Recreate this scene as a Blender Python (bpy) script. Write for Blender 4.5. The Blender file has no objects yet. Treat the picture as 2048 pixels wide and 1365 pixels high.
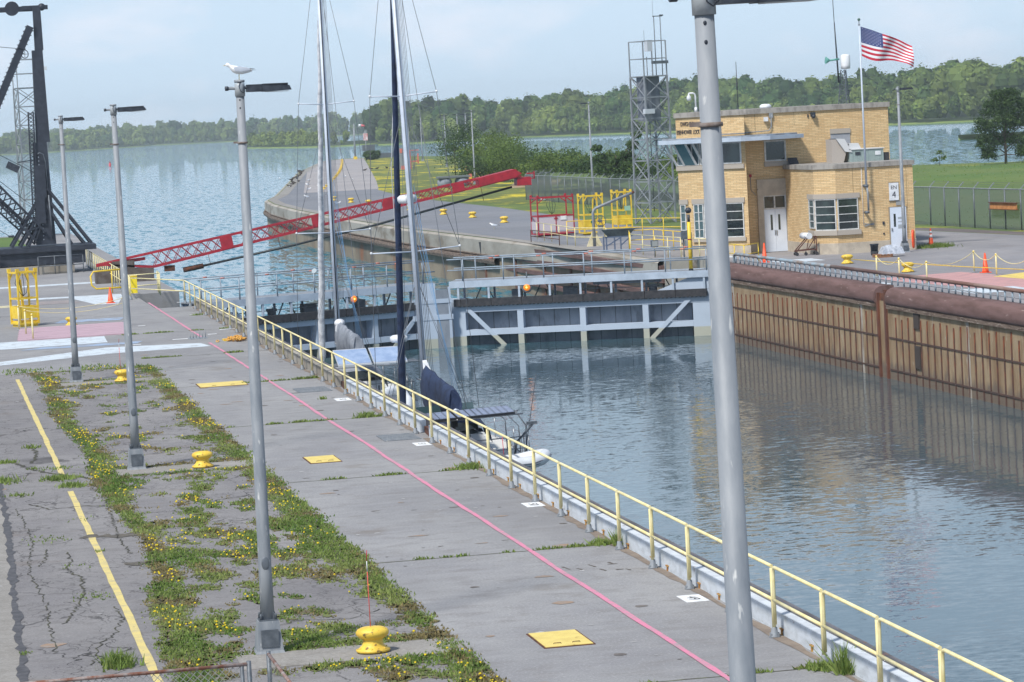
import bpy, math, random
from mathutils import Vector, Matrix, noise
R=math.radians
sc=bpy.context.scene
C=sc.collection
# ---------------------------------------------------------------- camera
YAW,PIT,ROL=R(10.97),R(4.26),R(3.1)
CAMZ=7.9
fw=Vector((math.sin(YAW)*math.cos(PIT),math.cos(YAW)*math.cos(PIT),-math.sin(PIT)))
r0=Vector((math.cos(YAW),-math.sin(YAW),0)); u0=r0.cross(fw)
rt=math.cos(ROL)*r0-math.sin(ROL)*u0; up=math.sin(ROL)*r0+math.cos(ROL)*u0
cd=bpy.data.cameras.new('camera'); cam=bpy.data.objects.new('camera',cd); C.objects.link(cam)
m=Matrix((rt,up,-fw)).transposed().to_4x4(); m.translation=Vector((0,0,CAMZ)); cam.matrix_world=m
cd.sensor_width=23.5; cd.lens=23.5*6100/2048; cd.clip_start=1; cd.clip_end=60000
sc.camera=cam
# ---------------------------------------------------------------- light
SUN_EL,SUN_AZ=R(52),R(-134)      # azimuth from +Y towards +X
w=bpy.data.worlds.new('World'); sc.world=w; w.use_nodes=True
nt=w.node_tree; nt.nodes.clear(); N=nt.nodes.new; L=nt.links.new
wo=N('ShaderNodeOutputWorld'); bg=N('ShaderNodeBackground'); sky=N('ShaderNodeTexSky')
sky.sky_type='NISHITA'; sky.sun_disc=False; sky.sun_elevation=SUN_EL; sky.sun_rotation=SUN_AZ
sky.altitude=0; sky.air_density=1.0; sky.dust_density=0.6; sky.ozone_density=3.0
tc=N('ShaderNodeTexCoord'); sx=N('ShaderNodeSeparateXYZ'); L(tc.outputs['Generated'],sx.inputs[0])
# thin high haze: even pale blue veil over the clear sky, with faint streaky clouds
veil=N('ShaderNodeMixRGB'); veil.inputs[0].default_value=.9; veil.inputs[2].default_value=(5.9,7.5,9.2,1)
L(sky.outputs[0],veil.inputs[1])
vf=N('ShaderNodeMapRange'); vf.inputs[1].default_value=.05; vf.inputs[2].default_value=.4; vf.inputs[3].default_value=.92; vf.inputs[4].default_value=.2; L(sx.outputs['Z'],vf.inputs[0]); L(vf.outputs[0],veil.inputs[0])
mp=N('ShaderNodeMapping'); mp.inputs['Scale'].default_value=(14,14,34); mp.inputs['Location'].default_value=(3.1,.4,1.2); L(tc.outputs['Generated'],mp.inputs[0])
nz=N('ShaderNodeTexNoise'); nz.inputs['Scale'].default_value=1.0; nz.inputs['Detail'].default_value=5; nz.inputs['Roughness'].default_value=.55; L(mp.outputs[0],nz.inputs[0])
rp=N('ShaderNodeValToRGB'); rp.color_ramp.elements[0].position=.5; rp.color_ramp.elements[1].position=.7
rp.color_ramp.elements[1].color=(.6,.6,.6,1); L(nz.outputs[0],rp.inputs[0])
cl=N('ShaderNodeMixRGB'); cl.inputs[2].default_value=(8.6,8.7,9.6,1); L(rp.outputs[0],cl.inputs[0]); L(veil.outputs[0],cl.inputs[1])
L(cl.outputs[0],bg.inputs[0]); bg.inputs[1].default_value=.1; L(bg.outputs[0],wo.inputs[0])
sd=bpy.data.lights.new('sun','SUN'); sd.energy=3.9; sd.angle=R(7); sd.color=(1,.95,.87)
so=bpy.data.objects.new('sun',sd); C.objects.link(so)
sv=Vector((math.sin(SUN_AZ)*math.cos(SUN_EL),math.cos(SUN_AZ)*math.cos(SUN_EL),math.sin(SUN_EL)))
so.rotation_euler=sv.to_track_quat('Z','Y').to_euler(); so.location=(0,0,80)
vs=sc.view_settings; vs.view_transform='Standard'; vs.look='None'; vs.exposure=0.16; vs.gamma=1; vs.use_curve_mapping=False
sc.cycles.max_bounces=6; sc.cycles.transparent_max_bounces=16; sc.cycles.volume_bounces=0
# ---------------------------------------------------------------- helpers
rnd=random.Random(7)
def tag(o,label=None,cat=None,group=None,kind=None):
    if label: o['label']=label
    if cat: o['category']=cat
    if group: o['group']=group
    if kind: o['kind']=kind
    return o
def thing(name,label,cat,loc=(0,0,0),rz=0,group=None):
    o=bpy.data.objects.new(name,None); C.objects.link(o); o.empty_display_size=.2
    o.location=loc; o.rotation_euler=(0,0,rz); return tag(o,label,cat,group)
def copytree(o,parent=None,loc=None,rz=None,label=None):
    c=o.copy(); C.objects.link(c); c.parent=parent
    for ch in list(o.children): copytree(ch,c)
    if loc is not None: c.location=loc
    if rz is not None: c.rotation_euler=(0,0,rz)
    if label: c['label']=label
    return c
MATS={}
def lin(c):   # sRGB 0..255 -> linear
    return tuple((x/255/12.92 if x/255<=.04045 else ((x/255+.055)/1.055)**2.4) for x in c)
def M(name,c,rough=.6,metal=0,c2=None,ns=3,lo=.42,hi=.62,bump=0,bs=30,st=(1,1,1),c3=None,ns3=14,lo3=.6,hi3=.7,spec=.5,space='Object',emit=None,det=6):
    if name in MATS: return MATS[name]
    m=bpy.data.materials.new(name); m.use_nodes=True; nt=m.node_tree; b=nt.nodes['Principled BSDF']; N=nt.nodes.new; L=nt.links.new
    b.inputs['Base Color'].default_value=(*c,1); b.inputs['Roughness'].default_value=rough; b.inputs['Metallic'].default_value=metal
    b.inputs['Specular IOR Level'].default_value=spec
    if emit: b.inputs['Emission Color'].default_value=(*emit[0],1); b.inputs['Emission Strength'].default_value=emit[1]
    if c2 or bump or c3:
        tc=N('ShaderNodeTexCoord'); mp=N('ShaderNodeMapping'); mp.inputs['Scale'].default_value=st; L(tc.outputs[space],mp.inputs[0])
    out=None
    if c2:
        n=N('ShaderNodeTexNoise'); n.inputs['Scale'].default_value=ns; n.inputs['Detail'].default_value=det; n.inputs['Roughness'].default_value=.6; L(mp.outputs[0],n.inputs[0])
        r=N('ShaderNodeMapRange'); r.inputs[1].default_value=lo; r.inputs[2].default_value=hi; L(n.outputs[0],r.inputs[0])
        x=N('ShaderNodeMixRGB'); x.inputs[1].default_value=(*c,1); x.inputs[2].default_value=(*c2,1); L(r.outputs[0],x.inputs[0]); out=x.outputs[0]
    if c3:
        n=N('ShaderNodeTexNoise'); n.inputs['Scale'].default_value=ns3; n.inputs['Detail'].default_value=4; L(mp.outputs[0],n.inputs[0])
        r=N('ShaderNodeMapRange'); r.inputs[1].default_value=lo3; r.inputs[2].default_value=hi3; L(n.outputs[0],r.inputs[0])
        x=N('ShaderNodeMixRGB'); x.inputs[2].default_value=(*c3,1); L(r.outputs[0],x.inputs[0])
        if out: L(out,x.inputs[1])
        else: x.inputs[1].default_value=(*c,1)
        out=x.outputs[0]
    if out: L(out,b.inputs['Base Color'])
    if bump:
        n=N('ShaderNodeTexNoise'); n.inputs['Scale'].default_value=bs; n.inputs['Detail'].default_value=5; L(mp.outputs[0],n.inputs[0])
        k=N('ShaderNodeBump'); k.inputs['Strength'].default_value=bump; k.inputs['Distance'].default_value=.02; L(n.outputs[0],k.inputs['Height']); L(k.outputs[0],b.inputs['Normal'])
    MATS[name]=m; return m
SPLIT={'end_post','walkway_support','solid_panel','junction_box','frame_upright','girder','diagonal_brace','steel_post','rubber_fender','side_panel','lifting_lug','corner_post','pilaster','wall_niche','equipment_box','base_brace','walkway_beam','horizontal_strip','timber_fender','slanted_post','red_panel','white_band','leg','ladder_side','chord','pivot_arm','pipe_hanger','upper_box','control_joint','spreader','notice','rubbing_band','solar_cell_bank','support_leg','worn_spot','fence_post','bimini_frame','girt','slot_jamb','control_box'}
class MB:
    def __init__(s): s.v=[]; s.f=[]; s.mi=[]; s.sm=[]; s.k=0; s.T=None
    def mat(s,i): s.k=i; return s
    def add(s,vs,fs,smooth=False):
        b=len(s.v)
        for p in vs:
            p=Vector(p)
            if s.T is not None: p=s.T@p
            s.v.append(p)
        for f in fs: s.f.append([b+i for i in f]); s.mi.append(s.k); s.sm.append(smooth)
        return s
    def box(s,a,b):
        x0,y0,z0=a; x1,y1,z1=b
        return s.add([(x0,y0,z0),(x1,y0,z0),(x1,y1,z0),(x0,y1,z0),(x0,y0,z1),(x1,y0,z1),(x1,y1,z1),(x0,y1,z1)],
            [(0,3,2,1),(4,5,6,7),(0,1,5,4),(1,2,6,5),(2,3,7,6),(3,0,4,7)])
    def cbox(s,c,d): return s.box((c[0]-d[0]/2,c[1]-d[1]/2,c[2]-d[2]/2),(c[0]+d[0]/2,c[1]+d[1]/2,c[2]+d[2]/2))
    def frustum(s,c,d0,d1,h):   # base centre, base dims, top dims
        x,y,z=c; a,b=d0; e,f=d1
        return s.add([(x-a/2,y-b/2,z),(x+a/2,y-b/2,z),(x+a/2,y+b/2,z),(x-a/2,y+b/2,z),(x-e/2,y-f/2,z+h),(x+e/2,y-f/2,z+h),(x+e/2,y+f/2,z+h),(x-e/2,y+f/2,z+h)],
            [(0,3,2,1),(4,5,6,7),(0,1,5,4),(1,2,6,5),(2,3,7,6),(3,0,4,7)])
    def bar(s,p,q,wd,ht=None,upv=(0,0,1)):   # rectangular bar from p to q
        p=Vector(p); q=Vector(q); ht=ht or wd; d=(q-p).normalized(); u=Vector(upv)
        if abs(d.dot(u))>.98: u=Vector((0,1,0))
        x=d.cross(u).normalized()*wd/2; y=x.cross(d).normalized()*ht/2
        return s.add([p-x-y,p+x-y,p+x+y,p-x+y,q-x-y,q+x-y,q+x+y,q-x+y],[(0,1,2,3),(7,6,5,4),(1,0,4,5),(2,1,5,6),(3,2,6,7),(0,3,7,4)])
    def tube(s,pts,r,n=8,r2=None,cap=True):
        pts=[Vector(p) for p in pts]; k=len(pts); rings=[]; r2=r if r2 is None else r2
        ref=None
        for i,p in enumerate(pts):
            d=(pts[min(i+1,k-1)]-pts[max(i-1,0)]).normalized()
            if ref is None:
                ref=Vector((0,0,1)) if abs(d.z)<.9 else Vector((1,0,0))
            x=d.cross(ref).normalized(); y=x.cross(d).normalized(); ref=y
            rr=r+(r2-r)*i/(k-1)
            rings.append([p+x*rr*math.cos(2*math.pi*j/n)+y*rr*math.sin(2*math.pi*j/n) for j in range(n)])
        vs=[q for rg in rings for q in rg]; fs=[]
        for i in range(k-1):
            for j in range(n):
                a=i*n+j; b=i*n+(j+1)%n; fs.append((a,b,b+n,a+n))
        s.add(vs,fs,True)
        if cap:
            b=len(s.v)-len(vs); s.f.append([b+j for j in range(n)][::-1]); s.mi.append(s.k); s.sm.append(False)
            s.f.append([b+(k-1)*n+j for j in range(n)]); s.mi.append(s.k); s.sm.append(False)
        return s
    def lathe(s,prof,c=(0,0,0),n=20,sx=1,sy=1,smooth=True):
        vs=[]; fs=[]; k=len(prof)
        for r,z in prof:
            for j in range(n): a=2*math.pi*j/n; vs.append((c[0]+sx*r*math.cos(a),c[1]+sy*r*math.sin(a),c[2]+z))
        for i in range(k-1):
            for j in range(n): a=i*n+j; b=i*n+(j+1)%n; fs.append((a,b,b+n,a+n))
        s.add(vs,fs,smooth)
        b=len(s.v)-len(vs)
        for ii in (0,k-1):
            if prof[ii][0]>1e-4: s.f.append([b+ii*n+j for j in range(n)]); s.mi.append(s.k); s.sm.append(False)
        return s
    def ball(s,c,rx,ry=None,rz=None,n=12,m=8):
        ry=ry or rx; rz=rz or rx; vs=[]; fs=[]
        for i in range(m+1):
            t=math.pi*i/m
            for j in range(n): a=2*math.pi*j/n; vs.append((c[0]+rx*math.sin(t)*math.cos(a),c[1]+ry*math.sin(t)*math.sin(a),c[2]+rz*math.cos(t)))
        for i in range(m):
            for j in range(n): a=i*n+j; b=i*n+(j+1)%n; fs.append((a,a+n,b+n,b))
        return s.add(vs,fs,True)
    def prism(s,poly,z0,z1):   # extrude xy polygon
        n=len(poly); vs=[(x,y,z0) for x,y in poly]+[(x,y,z1) for x,y in poly]
        return s.add(vs,[tuple(range(n))[::-1],tuple(range(n,2*n))]+[(i,(i+1)%n,n+(i+1)%n,n+i) for i in range(n)])
    def profile(s,prof,p,q,out,closed=True,cap=True):   # profile [(o,z)] swept from p to q (xy), o measured along out
        n=len(prof); o=Vector((*out,0)); vs=[]
        for e in (p,q):
            for a,z in prof: vs.append(Vector((e[0],e[1],0))+o*a+Vector((0,0,z)))
        fs=[(i,(i+1)%n,n+(i+1)%n,n+i) for i in range(n if closed else n-1)]
        if cap: fs+= [tuple(range(n))[::-1],tuple(range(n,2*n))]
        return s.add(vs,fs)
    def quad(s,a,b,c,d): return s.add([a,b,c,d],[(0,1,2,3)])
    def obj(s,name,mats,parent=None,label=None,cat=None,group=None,**kw):
        kw.update(label=label,cat=cat,group=group)
        if name not in SPLIT: return s.obj1(name,mats,parent,**kw)
        par=list(range(len(s.v)))
        def fd(i):
            while par[i]!=i: par[i]=par[par[i]]; i=par[i]
            return i
        for f in s.f:
            a=fd(f[0])
            for i in f[1:]: par[fd(i)]=a
        gr={}
        for k,f in enumerate(s.f): gr.setdefault(fd(f[0]),[]).append(k)
        out=[]
        for ks in gr.values():
            q=MB(); mp={}
            for k in ks:
                for i in s.f[k]:
                    if i not in mp: mp[i]=len(q.v); q.v.append(s.v[i])
                q.f.append([mp[i] for i in s.f[k]]); q.mi.append(s.mi[k]); q.sm.append(s.sm[k])
            out.append(q.obj1(name,mats,parent,**kw))
        return out[0]
    def obj1(s,name,mats,parent=None,label=None,cat=None,group=None,kind=None,fix=True,tint=None):
        me=bpy.data.meshes.new(name); me.from_pydata(s.v,[],s.f)
        if not isinstance(mats,(list,tuple)): mats=[mats]
        for m_ in mats: me.materials.append(m_)
        me.polygons.foreach_set('material_index',s.mi); me.polygons.foreach_set('use_smooth',s.sm)
        if fix:
            import bmesh
            bm=bmesh.new(); bm.from_mesh(me); bmesh.ops.recalc_face_normals(bm,faces=bm.faces); bm.to_mesh(me); bm.free()
        uv=me.uv_layers.new(name='m')
        dat=[0.0]*(2*len(me.loops)); V=me.vertices; me.update()
        for p in me.polygons:
            n=p.normal
            if len(me.polygons)>60000: break
            if abs(n.z)<.7:
                t=Vector((-n.y,n.x,0)); t.normalize()
                for li in p.loop_indices:
                    c=V[me.loops[li].vertex_index].co; dat[2*li]=c.dot(t); dat[2*li+1]=c.z
            else:
                for li in p.loop_indices:
                    c=V[me.loops[li].vertex_index].co; dat[2*li]=c.x; dat[2*li+1]=c.y
        uv.data.foreach_set('uv',dat)
        if tint:
            ca=me.color_attributes.new('tint','FLOAT_COLOR','POINT'); ca.data.foreach_set('color',[x for t in tint for x in t])
        me.update(); o=bpy.data.objects.new(name,me); C.objects.link(o); o.parent=parent
        return tag(o,label,cat,group,kind)
def text(body,size,mat_,name,parent,loc,rot,depth=.004,ax='CENTER',xs=1,sp=1):
    cu=bpy.data.curves.new(name,'FONT'); cu.body=body; cu.size=size; cu.extrude=depth; cu.align_x=ax; cu.align_y='CENTER'; cu.space_character=sp; cu.offset=0
    t=bpy.data.objects.new(name,cu); C.objects.link(t); dg=bpy.context.evaluated_depsgraph_get(); me=bpy.data.meshes.new_from_object(t.evaluated_get(dg))
    bpy.data.objects.remove(t); o=bpy.data.objects.new(name,me); C.objects.link(o); me.materials.clear(); me.materials.append(mat_)
    o.location=loc; o.rotation_euler=rot; o.scale=(xs,1,1); o.parent=parent; return o
def fbm(x,y,s=1,o=4): return noise.fractal(Vector((x*s,y*s,.37)),1,2,o)
# ---------------------------------------------------------------- materials
GALV=M('galvanised',lin((142,147,153)),.6,.05,c2=lin((120,127,135)),ns=5,st=(1,1,.25),c3=lin((190,192,192)),ns3=16,lo3=.64,hi3=.72)
GALVD=M('galvanised_dark',lin((105,112,120)),.55,.3,c2=lin((85,92,100)),ns=6)
BLACK=M('black_plastic',lin((38,44,54)),.5,0,c2=lin((60,66,76)),ns=9)
RUST=M('rust',lin((104,62,42)),.9,0,c2=lin((70,45,38)),ns=6)
PYEL=M('pale_yellow_paint',lin((230,220,172)),.5,0,c2=lin((216,202,144)),ns=4)
YEL=M('yellow_paint',lin((232,200,58)),.45,0,c2=lin((214,178,48)),ns=3,c3=lin((165,125,70)),ns3=11,lo3=.68,hi3=.74)
BYEL=M('bollard_yellow',lin((230,196,74)),.5,0,c2=lin((214,178,66)),ns=4,c3=lin((120,96,56)),ns3=12,lo3=.6,hi3=.68,bump=.25,bs=25)
RED=M('red_paint',lin((172,36,52)),.5,0,c2=lin((146,32,46)),ns=2.5)
ORANGE=M('orange_plastic',lin((245,92,44)),.45,0,c2=lin((225,78,40)),ns=5)
WHITE=M('white_paint',lin((225,228,232)),.5,0,c2=lin((205,210,216)),ns=4)
DIRTYW=M('curb_white',lin((205,212,220)),.7,0,c2=lin((186,192,198)),ns=3,c3=lin((120,98,80)),ns3=2.2,lo3=.68,hi3=.78,st=(1,1,2.5))
BGREY=M('gate_blue_grey',lin((178,192,208)),.55,0,c2=lin((160,174,190)),ns=1.5,c3=lin((120,110,105)),ns3=4,lo3=.72,hi3=.8)
DGREY=M('skin_plate_grey',lin((138,146,157)),.6,0,c2=lin((116,124,136)),ns=1.1,c3=lin((100,106,116)),ns3=2.5,lo3=.55,hi3=.75,st=(1,1,.5))
BROWNSTEEL=M('brown_primer_steel',lin((112,86,82)),.8,.0,c2=lin((92,68,62)),ns=1.6,c3=lin((150,130,125)),ns3=5,lo3=.66,hi3=.74,st=(2.2,.35,2.2))
CRANE=M('crane_black',lin((38,44,56)),.55,0,c2=lin((50,56,68)),ns=3)
RUBBER=M('rubber',lin((44,46,52)),.8,0,c2=lin((62,62,66)),ns=6)
TIMBER=M('weathered_timber',lin((120,104,92)),.9,0,c2=lin((82,64,54)),ns=3,c3=lin((165,152,140)),ns3=8,lo3=.58,hi3=.68,st=(.4,.4,4),bump=.3,bs=10)
GLASSD=M('window_glass',lin((34,42,46)),.06,0,c2=lin((60,74,74)),ns=.9,spec=.8)
GLASSB=M('pale_glass',lin((84,108,114)),.08,0,c2=lin((60,84,90)),ns=.8,spec=.8)
STONE=M('limestone_trim',lin((186,176,160)),.8,0,c2=lin((168,158,144)),ns=2,c3=lin((120,112,104)),ns3=5,lo3=.68,hi3=.78)
COPE=M('coping_stone',lin((158,154,148)),.85,0,c2=lin((128,124,120)),ns=4,st=(1,1,.4))
SILL=M('sill_grey',lin((168,160,150)),.8)
DOORP=M('door_paint',lin((212,222,236)),.5,0,c2=lin((202,213,228)),ns=1.2)
NAVY=M('navy_canvas',lin((40,56,88)),.85,0,c2=lin((28,40,66)),ns=3,bump=.6,bs=7)
SAILW=M('sail_white',lin((222,224,228)),.8,0,c2=lin((180,184,192)),ns=4,bump=.5,bs=6)
SAILG=M('sail_grey',lin((140,146,156)),.85,0,c2=lin((112,118,128)),ns=3,bump=.5,bs=6)
MAST=M('mast_alloy',lin((196,206,220)),.45,.0,c2=lin((180,192,208)),ns=2)
HULLW=M('gelcoat_white',lin((222,226,230)),.25,0,c2=lin((205,210,216)),ns=2)
STEEL=M('stainless',lin((150,154,160)),.3,.6)
WIRE=M('rigging_wire',lin((110,116,124)),.5,.3)
CONC=M('old_concrete',lin((160,156,148)),.9,0,c2=lin((132,126,116)),ns=.35,c3=lin((108,92,78)),ns3=1.1,lo3=.58,hi3=.72,st=(1,1,.8),bump=.4,bs=3)
SOLAR=M('solar_cells',lin((110,130,165)),.18,.2,c2=lin((95,115,150)),ns=3)
SOLARB=M('solar_frame',lin((205,210,216)),.4,.4)
def water_mat(name,deep,bs,bd,st=(1,1,1),rough=.02):
    m=bpy.data.materials.new(name); m.use_nodes=True; nt=m.node_tree; b=nt.nodes['Principled BSDF']; N=nt.nodes.new; L=nt.links.new
    b.inputs['Base Color'].default_value=(*deep,1); b.inputs['Roughness'].default_value=rough; b.inputs['IOR'].default_value=1.33
    ge=N('ShaderNodeNewGeometry'); sx=N('ShaderNodeSeparateXYZ'); L(ge.outputs['Position'],sx.inputs[0])
    # calm lock basin (y<143) against open river; slopes are added straight to the normal
    yy=N('ShaderNodeMapRange'); yy.inputs[1].default_value=138; yy.inputs[2].default_value=150; L(sx.outputs['Y'],yy.inputs[0])
    def slopes(scale,det,amp,rot=0):
        mp=N('ShaderNodeMapping'); mp.inputs['Scale'].default_value=scale; mp.inputs['Rotation'].default_value=(0,0,R(rot)); L(ge.outputs['Position'],mp.inputs[0])
        n=N('ShaderNodeTexNoise'); n.inputs['Scale'].default_value=1; n.inputs['Detail'].default_value=det; n.inputs['Roughness'].default_value=.55; L(mp.outputs[0],n.inputs[0])
        v=N('ShaderNodeVectorMath'); v.operation='SUBTRACT'; v.inputs[1].default_value=(.5,.5,.5); L(n.outputs['Color'],v.inputs[0])
        m_=N('ShaderNodeVectorMath'); m_.operation='MULTIPLY'; m_.inputs[1].default_value=(amp*.6,amp,0); L(v.outputs[0],m_.inputs[0]); return m_.outputs[0]
    def vadd(a,c):
        v=N('ShaderNodeVectorMath'); L(a,v.inputs[0]); L(c,v.inputs[1]); return v.outputs[0]
    def vscale(a,f):
        v=N('ShaderNodeVectorMath'); v.operation='SCALE'; L(a,v.inputs[0]); L(f,v.inputs['Scale']); return v.outputs[0]
    pn=N('ShaderNodeTexNoise'); pn.inputs['Scale'].default_value=.05; pn.inputs['Detail'].default_value=4; mp=N('ShaderNodeMapping'); mp.inputs['Scale'].default_value=(1,2.6,1); mp.inputs['Rotation'].default_value=(0,0,R(12)); L(ge.outputs['Position'],mp.inputs[0]); L(mp.outputs[0],pn.inputs[0])
    pr=N('ShaderNodeMapRange'); pr.inputs[1].default_value=.38; pr.inputs[2].default_value=.62; pr.inputs[3].default_value=.4; pr.inputs[4].default_value=1.5; L(pn.outputs[0],pr.inputs[0])
    basin=vscale(vadd(slopes((1.8,3.8,1),4,.14,-8),slopes((6,11,1),2,.09,10)),pr.outputs[0])
    river=vadd(slopes((1.5,.3,1),5,.95,6),slopes((4.5,1.1,1),3,.6,-10))
    mx=N('ShaderNodeMixRGB'); L(yy.outputs[0],mx.inputs[0]); L(basin,mx.inputs[1]); L(river,mx.inputs[2])
    tot=vadd(ge.outputs['Normal'],mx.outputs[0]); nn=N('ShaderNodeVectorMath'); nn.operation='NORMALIZE'; L(tot,nn.inputs[0]); L(nn.outputs[0],b.inputs['Normal'])
    # body colour: teal river, greyer basin
    sl=N('ShaderNodeMapRange'); sl.inputs[3].default_value=.5; sl.inputs[4].default_value=.27; L(yy.outputs[0],sl.inputs[0]); L(sl.outputs[0],b.inputs['Specular IOR Level'])
    cm=N('ShaderNodeMixRGB'); L(yy.outputs[0],cm.inputs[0]); cm.inputs[1].default_value=(*lin((72,90,98)),1); cm.inputs[2].default_value=(*deep,1)
    L(cm.outputs[0],b.inputs['Base Color']); return m
WATER=water_mat('river_water',lin((52,112,130)),1.6,.16,(1,1.9,1))
def ground_mat(name,ca,cb,cc,crack=0,ns=.6,stain=None,bump=.25,ks=(.95,.26,1)):
    m=bpy.data.materials.new(name); m.use_nodes=True; nt=m.node_tree; b=nt.nodes['Principled BSDF']; N=nt.nodes.new; L=nt.links.new
    b.inputs['Roughness'].default_value=.92; b.inputs['Specular IOR Level'].default_value=.25
    ge=N('ShaderNodeNewGeometry'); P_=ge.outputs['Position']
    def nse(scale,det=5,st=(1,1,1),ds=0):
        mp=N('ShaderNodeMapping'); mp.inputs['Scale'].default_value=st; L(P_,mp.inputs[0])
        n=N('ShaderNodeTexNoise'); n.inputs['Scale'].default_value=scale; n.inputs['Detail'].default_value=det; n.inputs['Roughness'].default_value=.62; n.inputs['Distortion'].default_value=ds; L(mp.outputs[0],n.inputs[0]); return n.outputs[0]
    def rng(v,lo,hi,a=0,c=1):
        r=N('ShaderNodeMapRange'); r.inputs[1].default_value=lo; r.inputs[2].default_value=hi; r.inputs[3].default_value=a; r.inputs[4].default_value=c; L(v,r.inputs[0]); return r.outputs[0]
    def mix(f,a,bb):
        x=N('ShaderNodeMixRGB'); L(f,x.inputs[0])
        for i,q in ((1,a),(2,bb)):
            if isinstance(q,tuple): x.inputs[i].default_value=(*q,1)
            else: L(q,x.inputs[i])
        return x.outputs[0]
    col=mix(rng(nse(ns,6,(1,.5,1)),.4,.62),ca,cb)
    col=mix(rng(nse(ns*5,7,(.8,1.1,1)),.5,.72,0,.7),col,cc)
    sp=nse(22,3)
    col=mix(rng(sp,.56,.66,0,.6),col,tuple(min(1,x*1.35) for x in ca)); col=mix(rng(sp,.44,.36,0,.5),col,tuple(x*.62 for x in ca))
    if stain: col=mix(rng(nse(.35,4),.6,.7,0,.65),col,stain)
    bl=nse(.09,5,(1,.6,1),.6); col=mix(rng(bl,.42,.62,0,.45),col,tuple(x*.72 for x in cb)); st_=nse(1.6,6,(.6,1.6,1)); col=mix(rng(st_,.5,.68,0,.25),col,tuple(min(1,x*1.22) for x in ca))
    if crack:
        mp=N('ShaderNodeMapping'); mp.inputs['Scale'].default_value=ks; 
        nn=N('ShaderNodeTexNoise'); nn.inputs['Scale'].default_value=1.8; nn.inputs['Detail'].default_value=4; L(P_,nn.inputs[0])
        vm=N('ShaderNodeVectorMath'); vm.operation='MULTIPLY_ADD'; vm.inputs[1].default_value=(1.1,1.3,0); L(nn.outputs['Color'],vm.inputs[0]); L(P_,vm.inputs[2]); L(vm.outputs[0],mp.inputs[0])
        for s_,wd,am in ((1.1,.016,.95),(3.6,.024,.7)):
            v=N('ShaderNodeTexVoronoi'); v.feature='DISTANCE_TO_EDGE'; v.inputs['Scale'].default_value=s_; L(mp.outputs[0],v.inputs['Vector'])
            f=rng(v.outputs['Distance'],wd*.4,wd,am,0)
            if s_>0:
                ml=N('ShaderNodeMath'); ml.operation='MULTIPLY'; L(f,ml.inputs[0]); L(rng(nse(.5 if s_>2 else .3,3),.40,.62),ml.inputs[1]); f=ml.outputs[0]
            col=mix(f,col,lin((54,52,52)))
    L(col,b.inputs['Base Color'])
    k=N('ShaderNodeBump'); k.inputs['Strength'].default_value=bump; k.inputs['Distance'].default_value=.01; L(sp,k.inputs['Height']); L(k.outputs[0],b.inputs['Normal'])
    return m
DECK=ground_mat('deck_concrete',lin((150,150,151)),lin((136,136,139)),lin((122,119,118)),0,.35,lin((120,114,108)))
ASPH=ground_mat('cracked_asphalt',lin((138,136,136)),lin((124,122,124)),lin((108,105,103)),1,.5,lin((116,106,98)))
ROAD=ground_mat('road_asphalt',lin((118,121,129)),lin((130,132,137)),lin((108,111,118)),0,.06,lin((146,143,142)))
RDECK=ground_mat('right_deck_concrete',lin((146,144,146)),lin((132,132,136)),lin((118,116,118)),0,.25,lin((128,120,114)))
SLAB=ground_mat('slab_concrete',lin((152,149,145)),lin((138,135,130)),lin((122,116,110)),0,.9)
GRAVEL=ground_mat('gravel_edge',lin((120,112,110)),lin((100,94,94)),lin((84,80,80)),0,.6)
def grass_mat(name,a,b2,c,yel=.0,ys=.12):
    m=ground_mat(name,a,b2,c,0,.12,None,.6)
    if yel:
        nt=m.node_tree; b=nt.nodes['Principled BSDF']; N=nt.nodes.new; L=nt.links.new
        src=b.inputs['Base Color'].links[0].from_socket; ge=N('ShaderNodeNewGeometry'); mp=N('ShaderNodeMapping'); mp.inputs['Scale'].default_value=(1,.45,1); L(ge.outputs['Position'],mp.inputs[0])
        n=N('ShaderNodeTexNoise'); n.inputs['Scale'].default_value=ys; n.inputs['Detail'].default_value=8; n.inputs['Roughness'].default_value=.75; L(mp.outputs[0],n.inputs[0])
        r=N('ShaderNodeMapRange'); r.inputs[1].default_value=.52; r.inputs[2].default_value=.6; r.inputs[4].default_value=yel; L(n.outputs[0],r.inputs[0])
        x=N('ShaderNodeMixRGB'); x.inputs[2].default_value=(*lin((206,188,50)),1); L(r.outputs[0],x.inputs[0]); L(src,x.inputs[1]); L(x.outputs[0],b.inputs['Base Color'])
    return m
GRASSY=grass_mat('flowering_grass',lin((112,120,66)),lin((94,108,58)),lin((92,106,60)),.9,.16)
GRASS=grass_mat('mown_grass',lin((98,116,62)),lin((84,104,54)),lin((110,112,66)),.35,.3)
GRASSL=grass_mat('lawn_left',lin((96,122,62)),lin((86,110,56)),lin((112,120,66)))
SHORE=grass_mat('shore_reeds',lin((130,150,80)),lin((112,136,70)),lin((150,150,96)))
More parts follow.
